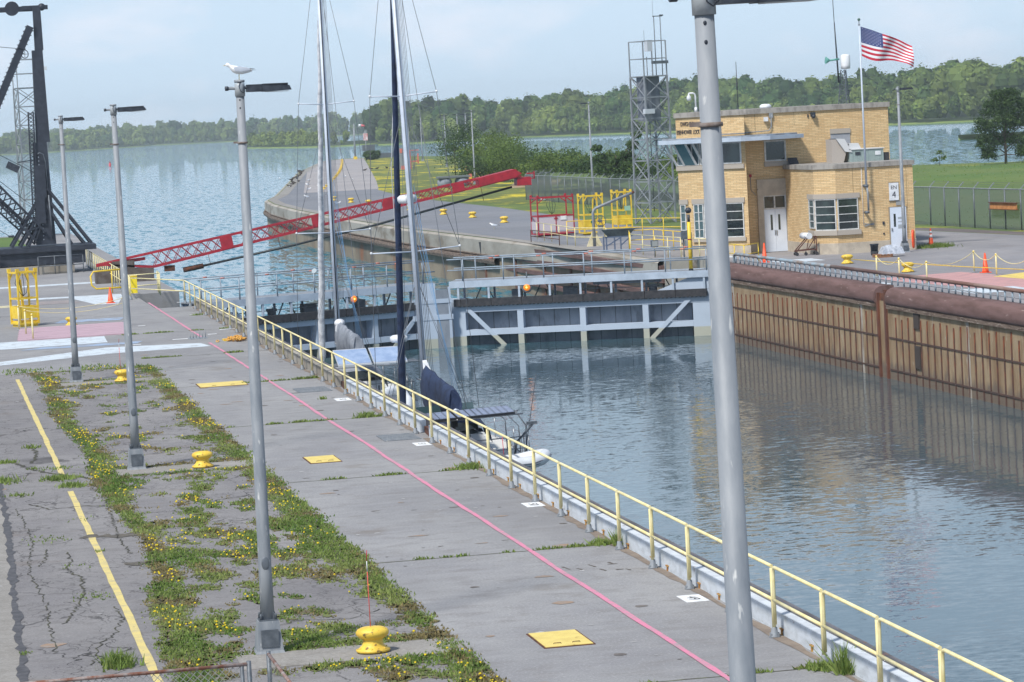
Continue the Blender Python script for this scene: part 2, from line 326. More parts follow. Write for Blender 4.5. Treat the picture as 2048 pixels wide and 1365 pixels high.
def leafmat(name,a,b2):
    m=bpy.data.materials.new(name); m.use_nodes=True; nt=m.node_tree; b=nt.nodes['Principled BSDF']; N=nt.nodes.new; L=nt.links.new
    b.inputs['Roughness'].default_value=.75; b.inputs['Specular IOR Level'].default_value=.2
    at=N('ShaderNodeAttribute'); at.attribute_name='tint'; sx=N('ShaderNodeSeparateColor'); L(at.outputs['Color'],sx.inputs[0])
    x=N('ShaderNodeMixRGB'); x.inputs[1].default_value=(*a,1); x.inputs[2].default_value=(*b2,1); L(sx.outputs[0],x.inputs[0])
    y=N('ShaderNodeMixRGB'); y.blend_type='MULTIPLY'; y.inputs[0].default_value=1; L(x.outputs[0],y.inputs[1]); 
    cb=N('ShaderNodeCombineColor'); L(sx.outputs[1],cb.inputs[0]); L(sx.outputs[1],cb.inputs[1]); L(sx.outputs[1],cb.inputs[2]); L(cb.outputs[0],y.inputs[2])
    L(y.outputs[0],b.inputs['Base Color']); tr=N('ShaderNodeBsdfTranslucent'); L(y.outputs[0],tr.inputs[0])
    ms=N('ShaderNodeMixShader'); ms.inputs[0].default_value=.4; L(b.outputs[0],ms.inputs[1]); L(tr.outputs[0],ms.inputs[2]); L(ms.outputs[0],nt.nodes['Material Output'].inputs[0])
    return m
LEAFF=leafmat('far_foliage',(.05,.12,.03),(.26,.33,.08))
LEAFB=leafmat('bush_foliage',(.07,.125,.03),(.18,.25,.06))
LEAFD=leafmat('dark_foliage',(.045,.085,.03),(.09,.15,.045))
BLADE=leafmat('grass_blades',(.14,.24,.05),(.32,.37,.12))
FLOWER=M('flower_yellow',lin((235,212,50)),.6)
BARK=M('bark',lin((92,80,68)),.9,0,c2=lin((70,60,52)),ns=4)
def brick_mat():
    m=bpy.data.materials.new('buff_brick'); m.use_nodes=True; nt=m.node_tree; b=nt.nodes['Principled BSDF']; N=nt.nodes.new; L=nt.links.new
    b.inputs['Roughness'].default_value=.85; b.inputs['Specular IOR Level'].default_value=.25
    uv=N('ShaderNodeUVMap'); uv.uv_map='m'; k=N('ShaderNodeTexBrick'); L(uv.outputs[0],k.inputs[0])
    k.inputs['Scale'].default_value=1; k.inputs['Brick Width'].default_value=.34; k.inputs['Row Height'].default_value=.085; k.inputs['Mortar Size'].default_value=.009; k.inputs['Mortar Smooth'].default_value=.3; k.inputs['Bias'].default_value=-.1
    k.inputs['Color1'].default_value=(*lin((222,194,148)),1); k.inputs['Color2'].default_value=(*lin((200,168,122)),1); k.inputs['Mortar'].default_value=(*lin((158,140,114)),1)
    n=N('ShaderNodeTexNoise'); n.inputs['Scale'].default_value=.7; n.inputs['Detail'].default_value=5; L(uv.outputs[0],n.inputs[0])
    r=N('ShaderNodeMapRange'); r.inputs[1].default_value=.45; r.inputs[2].default_value=.7; r.inputs[4].default_value=.35; L(n.outputs[0],r.inputs[0])
    x=N('ShaderNodeMixRGB'); x.inputs[2].default_value=(*lin((180,148,108)),1); L(r.outputs[0],x.inputs[0]); L(k.outputs['Color'],x.inputs[1]); L(x.outputs[0],b.inputs['Base Color'])
    return m
BRICK=brick_mat()
def wallmat():   # rust stained lock wall concrete, darker wet foot, streaks run down
    m=bpy.data.materials.new('stained_lock_wall'); m.use_nodes=True; nt=m.node_tree; b=nt.nodes['Principled BSDF']; N=nt.nodes.new; L=nt.links.new
    b.inputs['Roughness'].default_value=.9; ge=N('ShaderNodeNewGeometry'); P_=ge.outputs['Position']
    def nse(sc_,st,d=5):
        mp=N('ShaderNodeMapping'); mp.inputs['Scale'].default_value=st; L(P_,mp.inputs[0]); n=N('ShaderNodeTexNoise'); n.inputs['Scale'].default_value=sc_; n.inputs['Detail'].default_value=d; n.inputs['Roughness'].default_value=.65; L(mp.outputs[0],n.inputs[0]); return n.outputs[0]
    def rng(v,lo,hi,a=0,c=1):
        r=N('ShaderNodeMapRange'); r.inputs[1].default_value=lo; r.inputs[2].default_value=hi; r.inputs[3].default_value=a; r.inputs[4].default_value=c; L(v,r.inputs[0]); return r.outputs[0]
    def mix(f,a,c):
        x=N('ShaderNodeMixRGB'); L(f,x.inputs[0])
        for i,q in ((1,a),(2,c)):
            if isinstance(q,tuple): x.inputs[i].default_value=(*q,1)
            else: L(q,x.inputs[i])
        return x.outputs[0]
    c=mix(rng(nse(1.2,(1,1,.3)),.4,.6),lin((160,140,112)),lin((136,112,84)))
    c=mix(rng(nse(4,(1,1,.12)),.55,.7,0,.8),c,lin((118,86,60)))
    c=mix(rng(nse(3,(1,1,.5)),.62,.7,0,.8),c,lin((176,166,150)))
    sx=N('ShaderNodeSeparateXYZ'); L(P_,sx.inputs[0])
    zz=N('ShaderNodeMath'); L(sx.outputs['Z'],zz.inputs[0]); L(rng(nse(2,(1,1,.4)),.3,.7,-.3,.3),zz.inputs[1])
    c=mix(rng(zz.outputs[0],-2.35,-2.7,0,.85),c,lin((104,92,82)))
    L(c,b.inputs['Base Color']); k=N('ShaderNodeBump'); k.inputs['Strength'].default_value=.5; k.inputs['Distance'].default_value=.05; L(nse(5,(1,1,1)),k.inputs['Height']); L(k.outputs[0],b.inputs['Normal']); return m
LWALL=wallmat()
GATEP=None
def gatepaint():
    m=bpy.data.materials.new('gate_paint_scummed'); m.use_nodes=True; nt=m.node_tree; b=nt.nodes['Principled BSDF']; N=nt.nodes.new; L=nt.links.new
    b.inputs['Roughness'].default_value=.6; ge=N('ShaderNodeNewGeometry'); sx=N('ShaderNodeSeparateXYZ'); L(ge.outputs['Position'],sx.inputs[0])
    n=N('ShaderNodeTexNoise'); n.inputs['Scale'].default_value=1.3; L(ge.outputs['Position'],n.inputs[0])
    r=N('ShaderNodeMapRange'); r.inputs[1].default_value=-2.62; r.inputs[2].default_value=-2.68; L(sx.outputs['Z'],r.inputs[0])
    q=N('ShaderNodeMixRGB'); q.inputs[1].default_value=(*lin((184,198,216)),1); q.inputs[2].default_value=(*lin((166,180,196)),1); L(n.outputs[0],q.inputs[0])
    x=N('ShaderNodeMixRGB'); x.inputs[2].default_value=(*lin((172,174,162)),1); L(r.outputs[0],x.inputs[0]); L(q.outputs[0],x.inputs[1]); L(x.outputs[0],b.inputs['Base Color']); return m
GATEP=gatepaint()

FLOOR=grass_mat('wood_floor',lin((58,74,44)),lin((48,64,40)),lin((70,84,50)))

CAPC=M('guide_wall_concrete',lin((166,161,152)),.9,0,c2=lin((140,134,124)),ns=.15,c3=lin((118,106,92)),ns3=.3,lo3=.56,hi3=.7,st=(1,1,3))
DRY=leafmat('dry_grass',(.22,.19,.08),(.34,.27,.13))
# ---------------------------------------------------------------- setting
WZ=-3.1
def sheet(name,poly,z,mat_,kind='structure',**k):
    mb=MB(); mb.add([(x,y,z) for x,y in poly],[tuple(range(len(poly)))]); return mb.obj(name,mat_,kind=kind,fix=False,**k)
def rect(x0,y0,x1,y1): return [(x0,y0),(x1,y0),(x1,y1),(x0,y1)]
mb=MB(); mb.add([(-20000,-200,WZ),(20000,-200,WZ),(20000,40000,WZ),(-20000,40000,WZ)],[(0,1,2,3)]); mb.obj('water',WATER,kind='structure',fix=False)
mb=MB(); mb.prism([(-90,-60),(12.56,-60),(12.56,138),(10.45,138),(10.45,151.5),(12.7,151.5),(12.7,256),(-90,256)],-9,0); mb.obj('ground',DECK,kind='structure')
sheet('asphalt_yard',rect(-60,-40,7.53,104.6),.004,ASPH)
sheet('concrete_strip',[(-40,-40),(.75,-40),(1.15,44.7),(1.23,50.2),(1.35,56),(1.47,62.7),(1.54,69.5),(1.4,73),(-40,73)],.008,SLAB)
sheet('lawn',rect(-80,199,8.2,253.5),.004,GRASSL)
LANDR=[(36.6,-60),(36.6,138.5),(39.2,138.5),(39.2,151.5),(37.5,151.5),(37.4,168),(36.3,189),(35.0,220),(34.85,250),(35.3,285),(36.2,310),(37.6,328),(41,348),(64,509.6),(78,595),(87,648),(92,664),(103,670),(108,600),(92,470),(84,380),(80,335),(100,325),(116,303),(150,270),(220,200),(330,60),(330,-60)]
mb=MB(); mb.prism(LANDR,-9,-.01); mb.mi[2:]=[1]*(len(mb.mi)-2); mb.obj('bank',[GRASS,CONC],kind='structure')
sheet('right_quay',[(36.62,-50),(62,-50),(61,118),(57.9,152),(56.2,166.5),(47.4,187),(37.0,187),(37.42,168),(37.52,151.52),(39.22,151.52),(39.22,138.48),(36.62,138.48)],.0,RDECK)
sheet('gravel_verge',[(61.2,118),(58.1,152),(56.4,166.5),(50,182),(50.6,186),(58,168),(59.6,152),(63,118)],-.004,GRAVEL)
sheet('road',[(37.8,175),(48.2,180),(46.8,203),(48.4,237),(49.0,255),(49.2,292),(49.4,309),(52.6,347),(60,397),(82,552),(88.8,604),(80.5,604),(64.5,510),(41.5,348),(38.0,328),(36.6,310),(35.7,285),(35.25,250),(35.4,220),(36.7,189)],.004,ROAD)
PINKR=ground_mat('pinkish_road',lin((164,159,158)),lin((152,149,151)),lin((140,137,139)),0,.05)
sheet('road',[(44.6,352),(53.4,352),(60,397),(82,552),(96.5,655),(92.5,662),(88.5,648),(79.4,596),(65.3,509)],.008,PINKR)
sheet('quay_edge',[(36.65,168),(37.9,168),(37.1,189),(36.0,220),(35.9,250),(36.3,285),(37.3,310),(38.7,328),(42.3,348),(65.3,509),(79.4,596),(88.3,648),(87,647.8),(78.1,595),(64.1,509),(41.1,348),(37.7,328),(36.3,310),(35.4,285),(34.95,250),(35.1,220),(36.4,189)],.012,SLAB)
sheet('flower_meadow',[(49.2,292),(49.4,309),(52.6,347),(60,397),(82,552),(95,640),(103,640),(90,480),(81,380),(72,335),(62,300),(55,262),(52,262)],.0,GRASSY)
sheet('grass_patch',[(62,318),(73,366),(77,366),(70,322)],.006,M('reddish_bare_soil',lin((170,140,118)),.9,c2=lin((130,140,80)),ns=.6))
# rolling bank east of the fence
def hill(name,x0,x1,y0,y1,nx,ny,zf,mat_):
    mb=MB(); vs=[(x0+(x1-x0)*i/nx,y0+(y1-y0)*j/ny) for j in range(ny+1) for i in range(nx+1)]
    mb.add([(x,y,zf(x,y)) for x,y in vs],[(j*(nx+1)+i,j*(nx+1)+i+1,(j+1)*(nx+1)+i+1,(j+1)*(nx+1)+i) for j in range(ny) for i in range(nx)],True)
    return mb.obj(name,mat_,kind='structure',fix=False)
def ss(a,b,x):
    t=max(0,min(1,(x-a)/(b-a))); return t*t*(3-2*t)
def bankz(x,y):
    d=x+y*.13     # distance inland from the fence line
    h=1.7*ss(83,100,d)*ss(128,112,d)
    return -.03+.06*ss(80,84,d)+h+.14*fbm(x,y,.06)*ss(82,90,d)
hill('grass_bank',60,135,100,300,60,90,bankz,grass_mat('rough_meadow',lin((84,112,56)),lin((104,118,66)),lin((70,98,46))))
# painted lines -----------------------------------------------------------
def worn(name,c,under,lo=.36,hi=.44,ns=5,st=(1,1,1)): return M(name,lin(c),.8,c2=lin(under),ns=ns,lo=hi,hi=hi+.1,st=st)
PINK=M('pink_line_paint',lin((212,130,158)),.85,c2=lin((170,144,152)),ns=3,lo=.45,hi=.68,c3=lin((146,144,146)),ns3=18,lo3=.6,hi3=.66)
YLINE=M('yellow_line_paint',lin((212,194,124)),.85,c2=lin((184,172,132)),ns=3,lo=.45,hi=.68,c3=lin((96,94,92)),ns3=14,lo3=.66,hi3=.72)
def wavy(x,y0,y1,w,st=1.0,am=.02):
    n=max(2,int((y1-y0)/st)); L_=[];Rr=[]
    for i in range(n+1):
        y=y0+(y1-y0)*i/n; o=am*fbm(x,y,.2); L_.append((x-w/2+o+.012*rnd.uniform(-1,1),y)); Rr.append((x+w/2+o+.012*rnd.uniform(-1,1),y))
    mb=MB(); vs=[(a,b,0) for a,b in L_]+[(a,b,0) for a,b in Rr]; fs=[(i,n+1+i,n+2+i,i+1) for i in range(n)]
    return mb.add(vs,fs)
for a,b in ((-20,113.4),(116.2,143)):
    mb=wavy(10.54,a,b,.095,.8,.03); o=mb.obj('painted_line',PINK,kind='structure',fix=False); o.location.z=.012
for a,b in ((-20,68.6),(71.2,102)):
    mb=wavy(3.04,a,b,.13,.8,.02); o=mb.obj('painted_line',YLINE,kind='structure',fix=False); o.location.z=.012
PALEP=M('pale_blue_paint',lin((196,206,214)),.8,c2=lin((168,174,180)),ns=1.8,lo=.5,hi=.66,c3=lin((140,138,138)),ns3=3,lo3=.62,hi3=.7,space='Object')
BLUEP=M('faded_blue_paint',lin((150,170,196)),.8,c2=lin((140,146,158)),ns=1.6,lo=.45,hi=.6)
WHP=M('white_ground_paint',lin((232,234,236)),.8,c2=lin((206,210,214)),ns=3)
for p in ([(-6,166.2),(10.2,165.4),(10.2,167.1),(-6,168.2)],[(4.7,152.2),(7.3,151.8),(8.2,144.2),(9.2,144.0),(9.8,149.9),(9.9,152.6),(5.0,153.8)],[(-4,117.4),(3.9,117.2),(7.0,117.4),(7.1,121.2),(3.2,121.4),(-4,121.4)],[(-6,107.6),(2.7,108.9),(6.6,111.2),(10.4,111.6),(10.2,113.6),(6.8,114.6),(2.6,110.6),(-6,109.0)]):
    sheet('ground_paint',p,.006,PALEP)
for p in ([(3.6,116.0),(8.0,115.7),(8.3,116.9),(4.4,117.0)],[(5.6,131.6),(8.4,131.2),(8.8,132.8),(6.0,133.4)]): sheet('ground_paint',p,.008,BLUEP)
DIVID=M('bare_patch',lin((150,140,138)),.9,c2=lin((132,128,130)),ns=2)
sheet('ground_paint',[(5.6,147.2),(7.6,146.8),(7.2,149.9),(5.2,150.2)],.01,DIVID)
for p in (rect(40.3,118,44.6,126.4),): sheet('ground_paint',[(40.1,125.2),(44.4,126.0),(45.6,114.5),(41.4,113.2)],.005,M('salmon_paint',lin((196,150,148)),.8,c2=lin((168,134,134)),ns=1.5,st=(1,3,1)))
sheet('ground_paint',[(44.2,121.5),(47.0,123.5),(52,108),(46.0,107)],.009,M('yellow_ground_paint',lin((226,200,108)),.8,c2=lin((205,184,104)),ns=2))
sheet('ground_paint',[(37.9,131),(38.02,131),(38.02,90),(37.9,90)],.006,M('amber_line_paint',lin((222,184,92)),.8,c2=lin((150,140,120)),ns=3))
for x,y,l in ((38.6,133,.9),(38.5,121,1.2),(39.5,150,1.6),(41,142,2.2),(40,112,2.6)): sheet('ground_paint',rect(x,y,x+l,y+l*1.1),.006,PALEP)
for x,y,sx_ in ((11.6,120.3,.6),(10.9,117.9,.35),(9.4,116.3,.7),(11.4,131.3,.6),(11.75,141.6,.4),(7.6,114.9,.5),(8.8,126.0,.3)): sheet('ground_paint',rect(x,y,x+sx_,y+.28),.01,WHP)
# joints in the quay concrete
JO=M('joint_dirt',lin((78,76,70)),.95,c2=lin((96,102,66)),ns=4)
for y in (40.4,53.75,67.05,80.6,94.35,107.6,121,134.6):
    mb=MB(); n=24
    P=[(7.55+(12.1-7.55)*i/n,y+.015*rnd.uniform(-1,1)) for i in range(n+1)]
    mb.add([(x,yy-.018-.012*rnd.random(),.004) for x,yy in P]+[(x,yy+.018+.012*rnd.random(),.004) for x,yy in P],[(i,i+1,n+2+i,n+1+i) for i in range(n)]); mb.obj('pavement_joint',JO,kind='structure',fix=False)
mb=MB(); n=60
P=[(7.53+.03*fbm(0,y*.3,1),y) for y in [35+i*1.16 for i in range(n+1)]]
# bollard slabs: low concrete beams let into the asphalt
for y in (44.7,71.6,98.4): 
    mb=MB(); mb.box((4.3,y-.62,-.1),(7.62,y+.62,.02)); mb.obj('bollard_slab',SLAB,kind='structure')
# hatch covers
HATCH=M('hatch_yellow',lin((226,204,116)),.6,c2=lin((214,190,104)),ns=3,c3=lin((160,120,70)),ns3=6,lo3=.68,hi3=.74)
for i,(x0,y0,x1,y1,lb) in enumerate(((8.74,43.75,9.46,45.05,'yellow square steel hatch cover in the quay closest to the viewer'),(8.74,70.5,9.44,71.9,'yellow square steel hatch cover midway along the quay'),(8.34,93.7,9.78,95.2,'wide yellow hatch cover farthest off on the quay, near the weedy strip end'))):
    t=thing('hatch_cover',lb,'hatch cover',((x0+x1)/2,(y0+y1)/2,.0),group='yellow hatch covers in the quay')
    a=(x1-x0)/2; b=(y1-y0)/2
    mb=MB(); mb.box((-a,-b,.0),(a,b,.02)); mb.obj('lid',HATCH,t)
    mb=MB(); mb.box((-a-.03,-b-.03,.0),(a+.03,-b,.012)); mb.box((-a-.03,b,.0),(a+.03,b+.03,.012)); mb.box((-a-.03,-b,.0),(-a,b,.012)); mb.box((a,-b,.0),(a+.03,b,.012)); mb.obj('hatch_frame',RUST,t)
    for sx_ in (-1,1): mb=MB(); mb.tube([(sx_*a*.4-.06,-b*.7,.022),(sx_*a*.4-.05,-b*.7,.035),(sx_*a*.4+.05,-b*.7,.035),(sx_*a*.4+.06,-b*.7,.022)],.006,5); mb.obj('lift_handle',RUST,t)
for i,(x0,y0,x1,y1,lb) in enumerate(((11.05,74.2,11.97,75.6,'grey ribbed drain grate beside the quay rail, nearer one'),(10.85,89.5,11.85,91.0,'grey ribbed drain grate beside the quay rail, farther one'))):
    t=thing('drain_grate',lb,'grate',((x0+x1)/2,(y0+y1)/2,0),group='drain grates in the quay')
    mb=MB(); a=(x1-x0)/2; b=(y1-y0)/2; mb.box((-a,-b,0),(a,b,.006)); mb.obj('pit',M('dark_pit',lin((92,94,98)),.9),t)
    mb=MB()
    for k in range(22): xx=-a+(k+.2)*2*a/22; mb.box((xx,-b,.006),(xx+.02,b,.02))
    for k in range(6): yy=-b+k*2*b/5; mb.box((-a,yy-.012,.004),(a,yy+.012,.024))
    mb.obj('bars',GALV,t)
# number plates painted on the deck
INK=M('black_lettering',lin((46,46,50)),.8)
for (x,y,w_,h_,s) in ((11.84,47.05,.30,.34,'49'),(11.9,60.08,.3,.34,'50'),(11.78,73.0,.30,.36,'51'),(11.72,86.4,.34,.4,'52')):
    t=thing('deck_marker','white square marker with a black number painted beside the quay rail, '+{'49':'closest to the viewer','50':'second along the rail','51':'beside the nearer grate','52':'farthest along the rail'}[s],'marker',(x,y,.0),group='number markers along the quay')
    mb=MB(); mb.box((-w_*.62,-h_,0.001),(w_*.62,h_,.008)); mb.obj('plate',WHP,t)
    text(s,.26,INK,'number',t,(0,0,.009),(0,0,R(-90)),.001,xs=1.3)
# kerb wall of the lock, painted white, with a dark timber cap on the water side
t=thing('quay_kerb','low white painted kerb with a dark timber cap along the left lock edge','kerb',(12.2,60,0),group=None)
def kerb(y0,y1,mt,nm='kerb_panel'):
    mb=MB(); mb.box((0,y0-60,0),(.16,y1-60,.31)); mb.obj(nm,mt,t)
CTOP=M('kerb_timber',lin((108,107,112)),.9,c2=lin((82,80,84)),ns=3,c3=lin((128,96,84)),ns3=6,lo3=.62,hi3=.7,st=(1,.3,1))
kerb(-30,74.4,DIRTYW); kerb(75.75,89.4,DIRTYW); kerb(91.0,138,CONC)
for a,b in ((-30,74.4),(75.75,89.4),(91,138)):
    mb=MB(); mb.box((.16,a-60,-.45),(.375,b-60,.325)); mb.obj('timber_cap',CTOP,t)
for y in (75.05,90.2):
    mb=MB(); mb.T=Matrix.Translation((0,y-60,0)); mb.prism([(.02,-.62),(.37,-.62),(.37,.55),(.25,.62),(.1,.66)],.001,.16); mb.obj('ladder_recess',RUST,t)
# little rusty brackets on the kerb face
mb=MB()
for k in range(38):
    y=32+k*1.62+rnd.uniform(-.3,.3)
    if 73.8<y<76 or 89<y<91: continue
    mb.cbox((-.015,y-60,.09),(.03,.13,.02)); mb.cbox((-.012,y-60,.05),(.02,.05,.1))
mb.obj('bracket',M('rusty_yellow_bracket',lin((196,160,90)),.8,c2=lin((150,90,55)),ns=30),t)
mb=MB(); mb.add([(.366,-90,-9),(.366,78,-9),(.366,78,-.4),(.366,-90,-.4)],[(0,1,2,3)]); mb.obj('lock_face',LWALL,t,fix=False)
# ---------------------------------------------------------------- right lock wall
t=thing('lock_wall','rust stained far lock wall with upright steel fender strips and rounded brown coping','lock wall',(36.6,100,0))
y0,y1=-60,138.4
mb=MB(); mb.add([(-.012,y0-100,-9),(-.012,y1-100,-9),(-.012,y1-100,-.1),(-.012,y0-100,-.1)],[(0,1,2,3)]); mb.add([(0,y1-100,-9),(2.6,y1-100,-9),(2.6,y1-100,-.02),(0,y1-100,-.02)],[(0,1,2,3)]); mb.obj('wall_face',LWALL,t,fix=False)
prof=[(.7,.0),(.7,.43),(.3,.445),(.1,.42),(-.05,.33),(-.13,.18),(-.155,.0),(-.15,-.12),(-.11,-.2),(.0,-.22)]
for a,b in ((-60,80),(80,112.3),(113.7,124.2),(124.22,138.4)):
    mb=MB(); n=len(prof); vs=[(x,y-100,z) for y in (a,b) for x,z in prof]; mb.add(vs,[(i,i+1,n+i+1,n+i) for i in range(n-1)],True); mb.add([vs[i] for i in range(n)],[tuple(range(n))]); mb.add([vs[n+i] for i in range(n)],[tuple(range(n))])
    mb.obj('coping',BROWNSTEEL,t)
mb=MB(); mb.box((-.12,-160,-.36),(.0,12.3,-.225)); mb.box((-.12,13.7,-.36),(.0,38.4,-.225)); mb.obj('timber_fender',TIMBER,t)
RIB=M('rusty_rib',lin((94,66,54)),.9,c2=lin((74,56,52)),ns=4,c3=lin((140,76,44)),ns3=3,lo3=.55,hi3=.65,st=(1,1,.4))
rp_=MB().box((-.04,-.05,-6),(0,.05,0)).obj('fender_rib',RIB,t)
rp_.location=(0,-40+38,-.62); first=True; ys=[]; y=60.0
while y<138:
    if not (112.0<y<114.1): ys.append(y)
    y+=.735
for i,y in enumerate(sorted(ys,key=lambda v:-v)[:98]):
    o=rp_ if i==0 else rp_.copy()
    if i: C.objects.link(o); o.parent=t
    o.location=(0,y-100,-.45-.28*rnd.random()-(.15 if y>130 else 0))
mb=MB()
for z in (-1.48,-2.72): mb.box((-.045,-40,z-.03),(-.001,12.3,z+.03)); mb.box((-.045,13.8,z-.03),(-.001,38.4,z+.03))
mb.obj('horizontal_strip',M('dark_strip',lin((74,60,56)),.9,c2=lin((92,66,54)),ns=2),t)
mb=MB(); PAL=M('lime_streak',lin((170,164,154)),.9,c2=lin((130,112,96)),ns=3,st=(1,1,.3))
for y in (134.8,115.6,103.2,91): mb.box((-.03,y-100,-3.3),(-.001,y-99.72,-.38))
mb.obj('pilaster',PAL,t)
# ladder slot
mb=MB(); mb.box((-.1,12.42,-6),(.02,12.62,.36)); mb.box((-.1,13.38,-6),(.02,13.56,.2)); mb.obj('slot_jamb',M('orange_rust',lin((112,68,50)),.9,c2=lin((84,54,46)),ns=3,c3=lin((176,166,156)),ns3=4,lo3=.66,hi3=.72,st=(1,1,.3)),t)
mb=MB(); mb.box((-.004,12.62,-6),(.03,13.38,.2)); mb.obj('slot_back',M('slot_dark',lin((70,52,46)),.95,c2=lin((120,70,46)),ns=2),t)
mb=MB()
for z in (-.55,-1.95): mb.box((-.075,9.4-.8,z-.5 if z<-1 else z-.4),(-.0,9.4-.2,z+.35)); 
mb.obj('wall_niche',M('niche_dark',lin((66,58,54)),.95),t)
# ---------------------------------------------------------------- approach wall
t=thing('approach_wall','long weathered concrete guide wall with timber fenders curving out into the river','guide wall',(36,250,0))
PATH=[(37.5,151.5),(37.4,168),(36.3,189),(35.0,220),(34.85,250),(35.3,285),(36.2,310),(37.6,328),(41,348),(64,509.6),(78,595),(87,648),(92,664)]
def along(path,off,n=1):
    out=[]
    for i,p in enumerate(path):
        a=Vector(path[max(i-1,0)]); b=Vector(path[min(i+1,len(path)-1)]); d=(b-a).normalized(); out.append(Vector(p)+Vector((-d.y,d.x))*off)
    return out
def ribbon(path,prof):
    mb=MB(); n=len(prof); cols=[along(path,o) for o,z in prof]; vs=[]
    for i in range(len(path)):
        for j,(o,z) in enumerate(prof): vs.append((cols[j][i].x-36,cols[j][i].y-250,z))
    fs=[(i*n+j,i*n+j+1,(i+1)*n+j+1,(i+1)*n+j) for i in range(len(path)-1) for j in range(n-1)]
    return mb.add(vs,fs)
ribbon(PATH,[(-.5,-.004),(.18,-.02),(.34,-.12),(.36,-1.0),(.3,-1.05)]).obj('wall_cap',CAPC,t,fix=False)
WC2=M('streaked_wall',lin((146,134,116)),.9,c2=lin((116,104,90)),ns=.8,c3=lin((140,94,66)),ns3=1.1,lo3=.6,hi3=.7,st=(1,.3,.3))
ribbon(PATH,[(.3,-1.0),(.14,-1.1),(.14,-6)]).obj('wall_face',WC2,t,fix=False)
ribbon(PATH[2:],[(.14,-1.12),(.5,-1.15),(.55,-1.35),(.5,-1.55),(.14,-1.6)]).obj('timber_fender',TIMBER,t,fix=False)
ribbon(PATH[2:9],[(.14,-.98),(.42,-1.0),(.42,-1.07),(.14,-1.09)]).obj('timber_fender',TIMBER,t,fix=False)
mb=MB()
for y,wd in ((155,.9),(160.5,.5),(166,.7),(172,.4),(178,.5),(185,.5),(193,.35)):
    x=37.5-36-(0 if y<168 else (y-168)*.05)
    mb.box((x-.35,y-250-wd/2,-4),(x+.1,y-250+wd/2,-.15))
mb.obj('steel_post',M('rust_post',lin((112,80,66)),.9,c2=lin((86,60,50)),ns=3,c3=lin((178,168,158)),ns3=3,lo3=.6,hi3=.68,st=(1,1,.5)),t)
mb=MB()
for z in (-.25,-.9,-1.6,-2.3): mb.profile([(0,z),(.28,z-.03),(.28,z-.25),(0,z-.28)],(1.5,-98.5),(.5,-62),(-1,0))
mb.obj('rubbing_band',BROWNSTEEL,t)
mb=MB(); mb.cbox((.15,-55.5,-.75),(.8,2.4,1.0)); mb.obj('tyre_fender',RUBBER,t)
# ---------------------------------------------------------------- rails
def post_base(): 
    mb=MB(); mb.lathe([(.085,0),(.085,.02),(.055,.05),(.045,.14),(.04,.15)],n=8)
    for k in range(4): a=k*math.pi/2+.5; mb.cbox((.075*math.cos(a),.075*math.sin(a),.03),(.03,.03,.06))
    return mb
def railing(label,pts,posts,h=1.07,r=.024,mat_=PYEL,group=None,mid=.5,foot=True,name='guard_railing'):
    """pts: corner points; posts: spacing"""
    o=Vector((*pts[0],0)); t=thing(name,label,'railing',o,group=group)
    P=[Vector((*p,0))-o for p in pts]; L_=[]
    pr=None
    for i in range(len(P)-1):
        d=P[i+1]-P[i]; n=max(1,round(d.length/posts))
        for k in range(n+(1 if i==len(P)-2 else 0)): L_.append(P[i]+d*k/n)
    for p in L_[:98]:
        if pr is None:
            pr=MB().tube([(0,0,.0),(0,0,h)],r*1.1,8).obj('post',mat_,t); pr.location=p
            if foot: f=post_base().obj('post_base',GALV,pr)
        else:
            q=pr.copy(); C.objects.link(q); q.parent=t; q.location=p
            if foot: g=f.copy(); C.objects.link(g); g.parent=q
    mb=MB(); 
    top=[p+Vector((0,0,h)) for p in P]; mb.tube(top,r,8); mb.obj('top_rail',mat_,t)
    mb=MB(); mb.tube([p+Vector((0,0,h*mid)) for p in P],r*.95,8); mb.obj('mid_rail',mat_,t)
    return t
# main quay railing: separate bays, each top rail elbowing down beside its post
t=thing('guard_railing','long pale yellow pipe railing along the left lock edge','railing',(12.04,45.5,0))
P0=MB().tube([(0,0,.1),(0,0,1.03)],.03,10).obj('post',PYEL,t); B0=post_base().obj('post_base',GALV,P0)
mb=MB(); k=0; y=43.02-45.5-2.5*6; top=MB(); mid=MB(); yend=141.0-45.5
while y<yend+.1:
    q=P0 if k==0 else P0.copy()
    if k: C.objects.link(q); q.parent=t; g=B0.copy(); C.objects.link(g); g.parent=q
    q.location=(0,y,0)
    if y+2.5<yend+.1:
        top.tube([(0,y,1.06),(0,y+2.33,1.06),(0,y+2.39,1.045),(0,y+2.42,1.0),(0,y+2.425,.9),(0,y+2.43,.2)],.026,8)
        mid.tube([(0,y,.56),(0,y+2.5,.56)],.026,8)
    y+=2.5; k+=1
top.tube([(0,yend-.3,1.06),(-2.0,yend+5.2,1.06)],.026,8); mid.tube([(0,yend-.3,.56),(-2.0,yend+5.2,.56)],.026,8)
top.obj('top_rail',PYEL,t); mid.obj('mid_rail',PYEL,t)
railing('pale yellow railing beyond the gate recess, running towards the black crane base',[(9.98,146.7),(10.15,151.5),(10.2,187)],1.9)
railing('short yellow railing corner around the left gate recess',[(10.0,149.0),(11.6,149.2),(11.7,151.9)],1.6,foot=False)
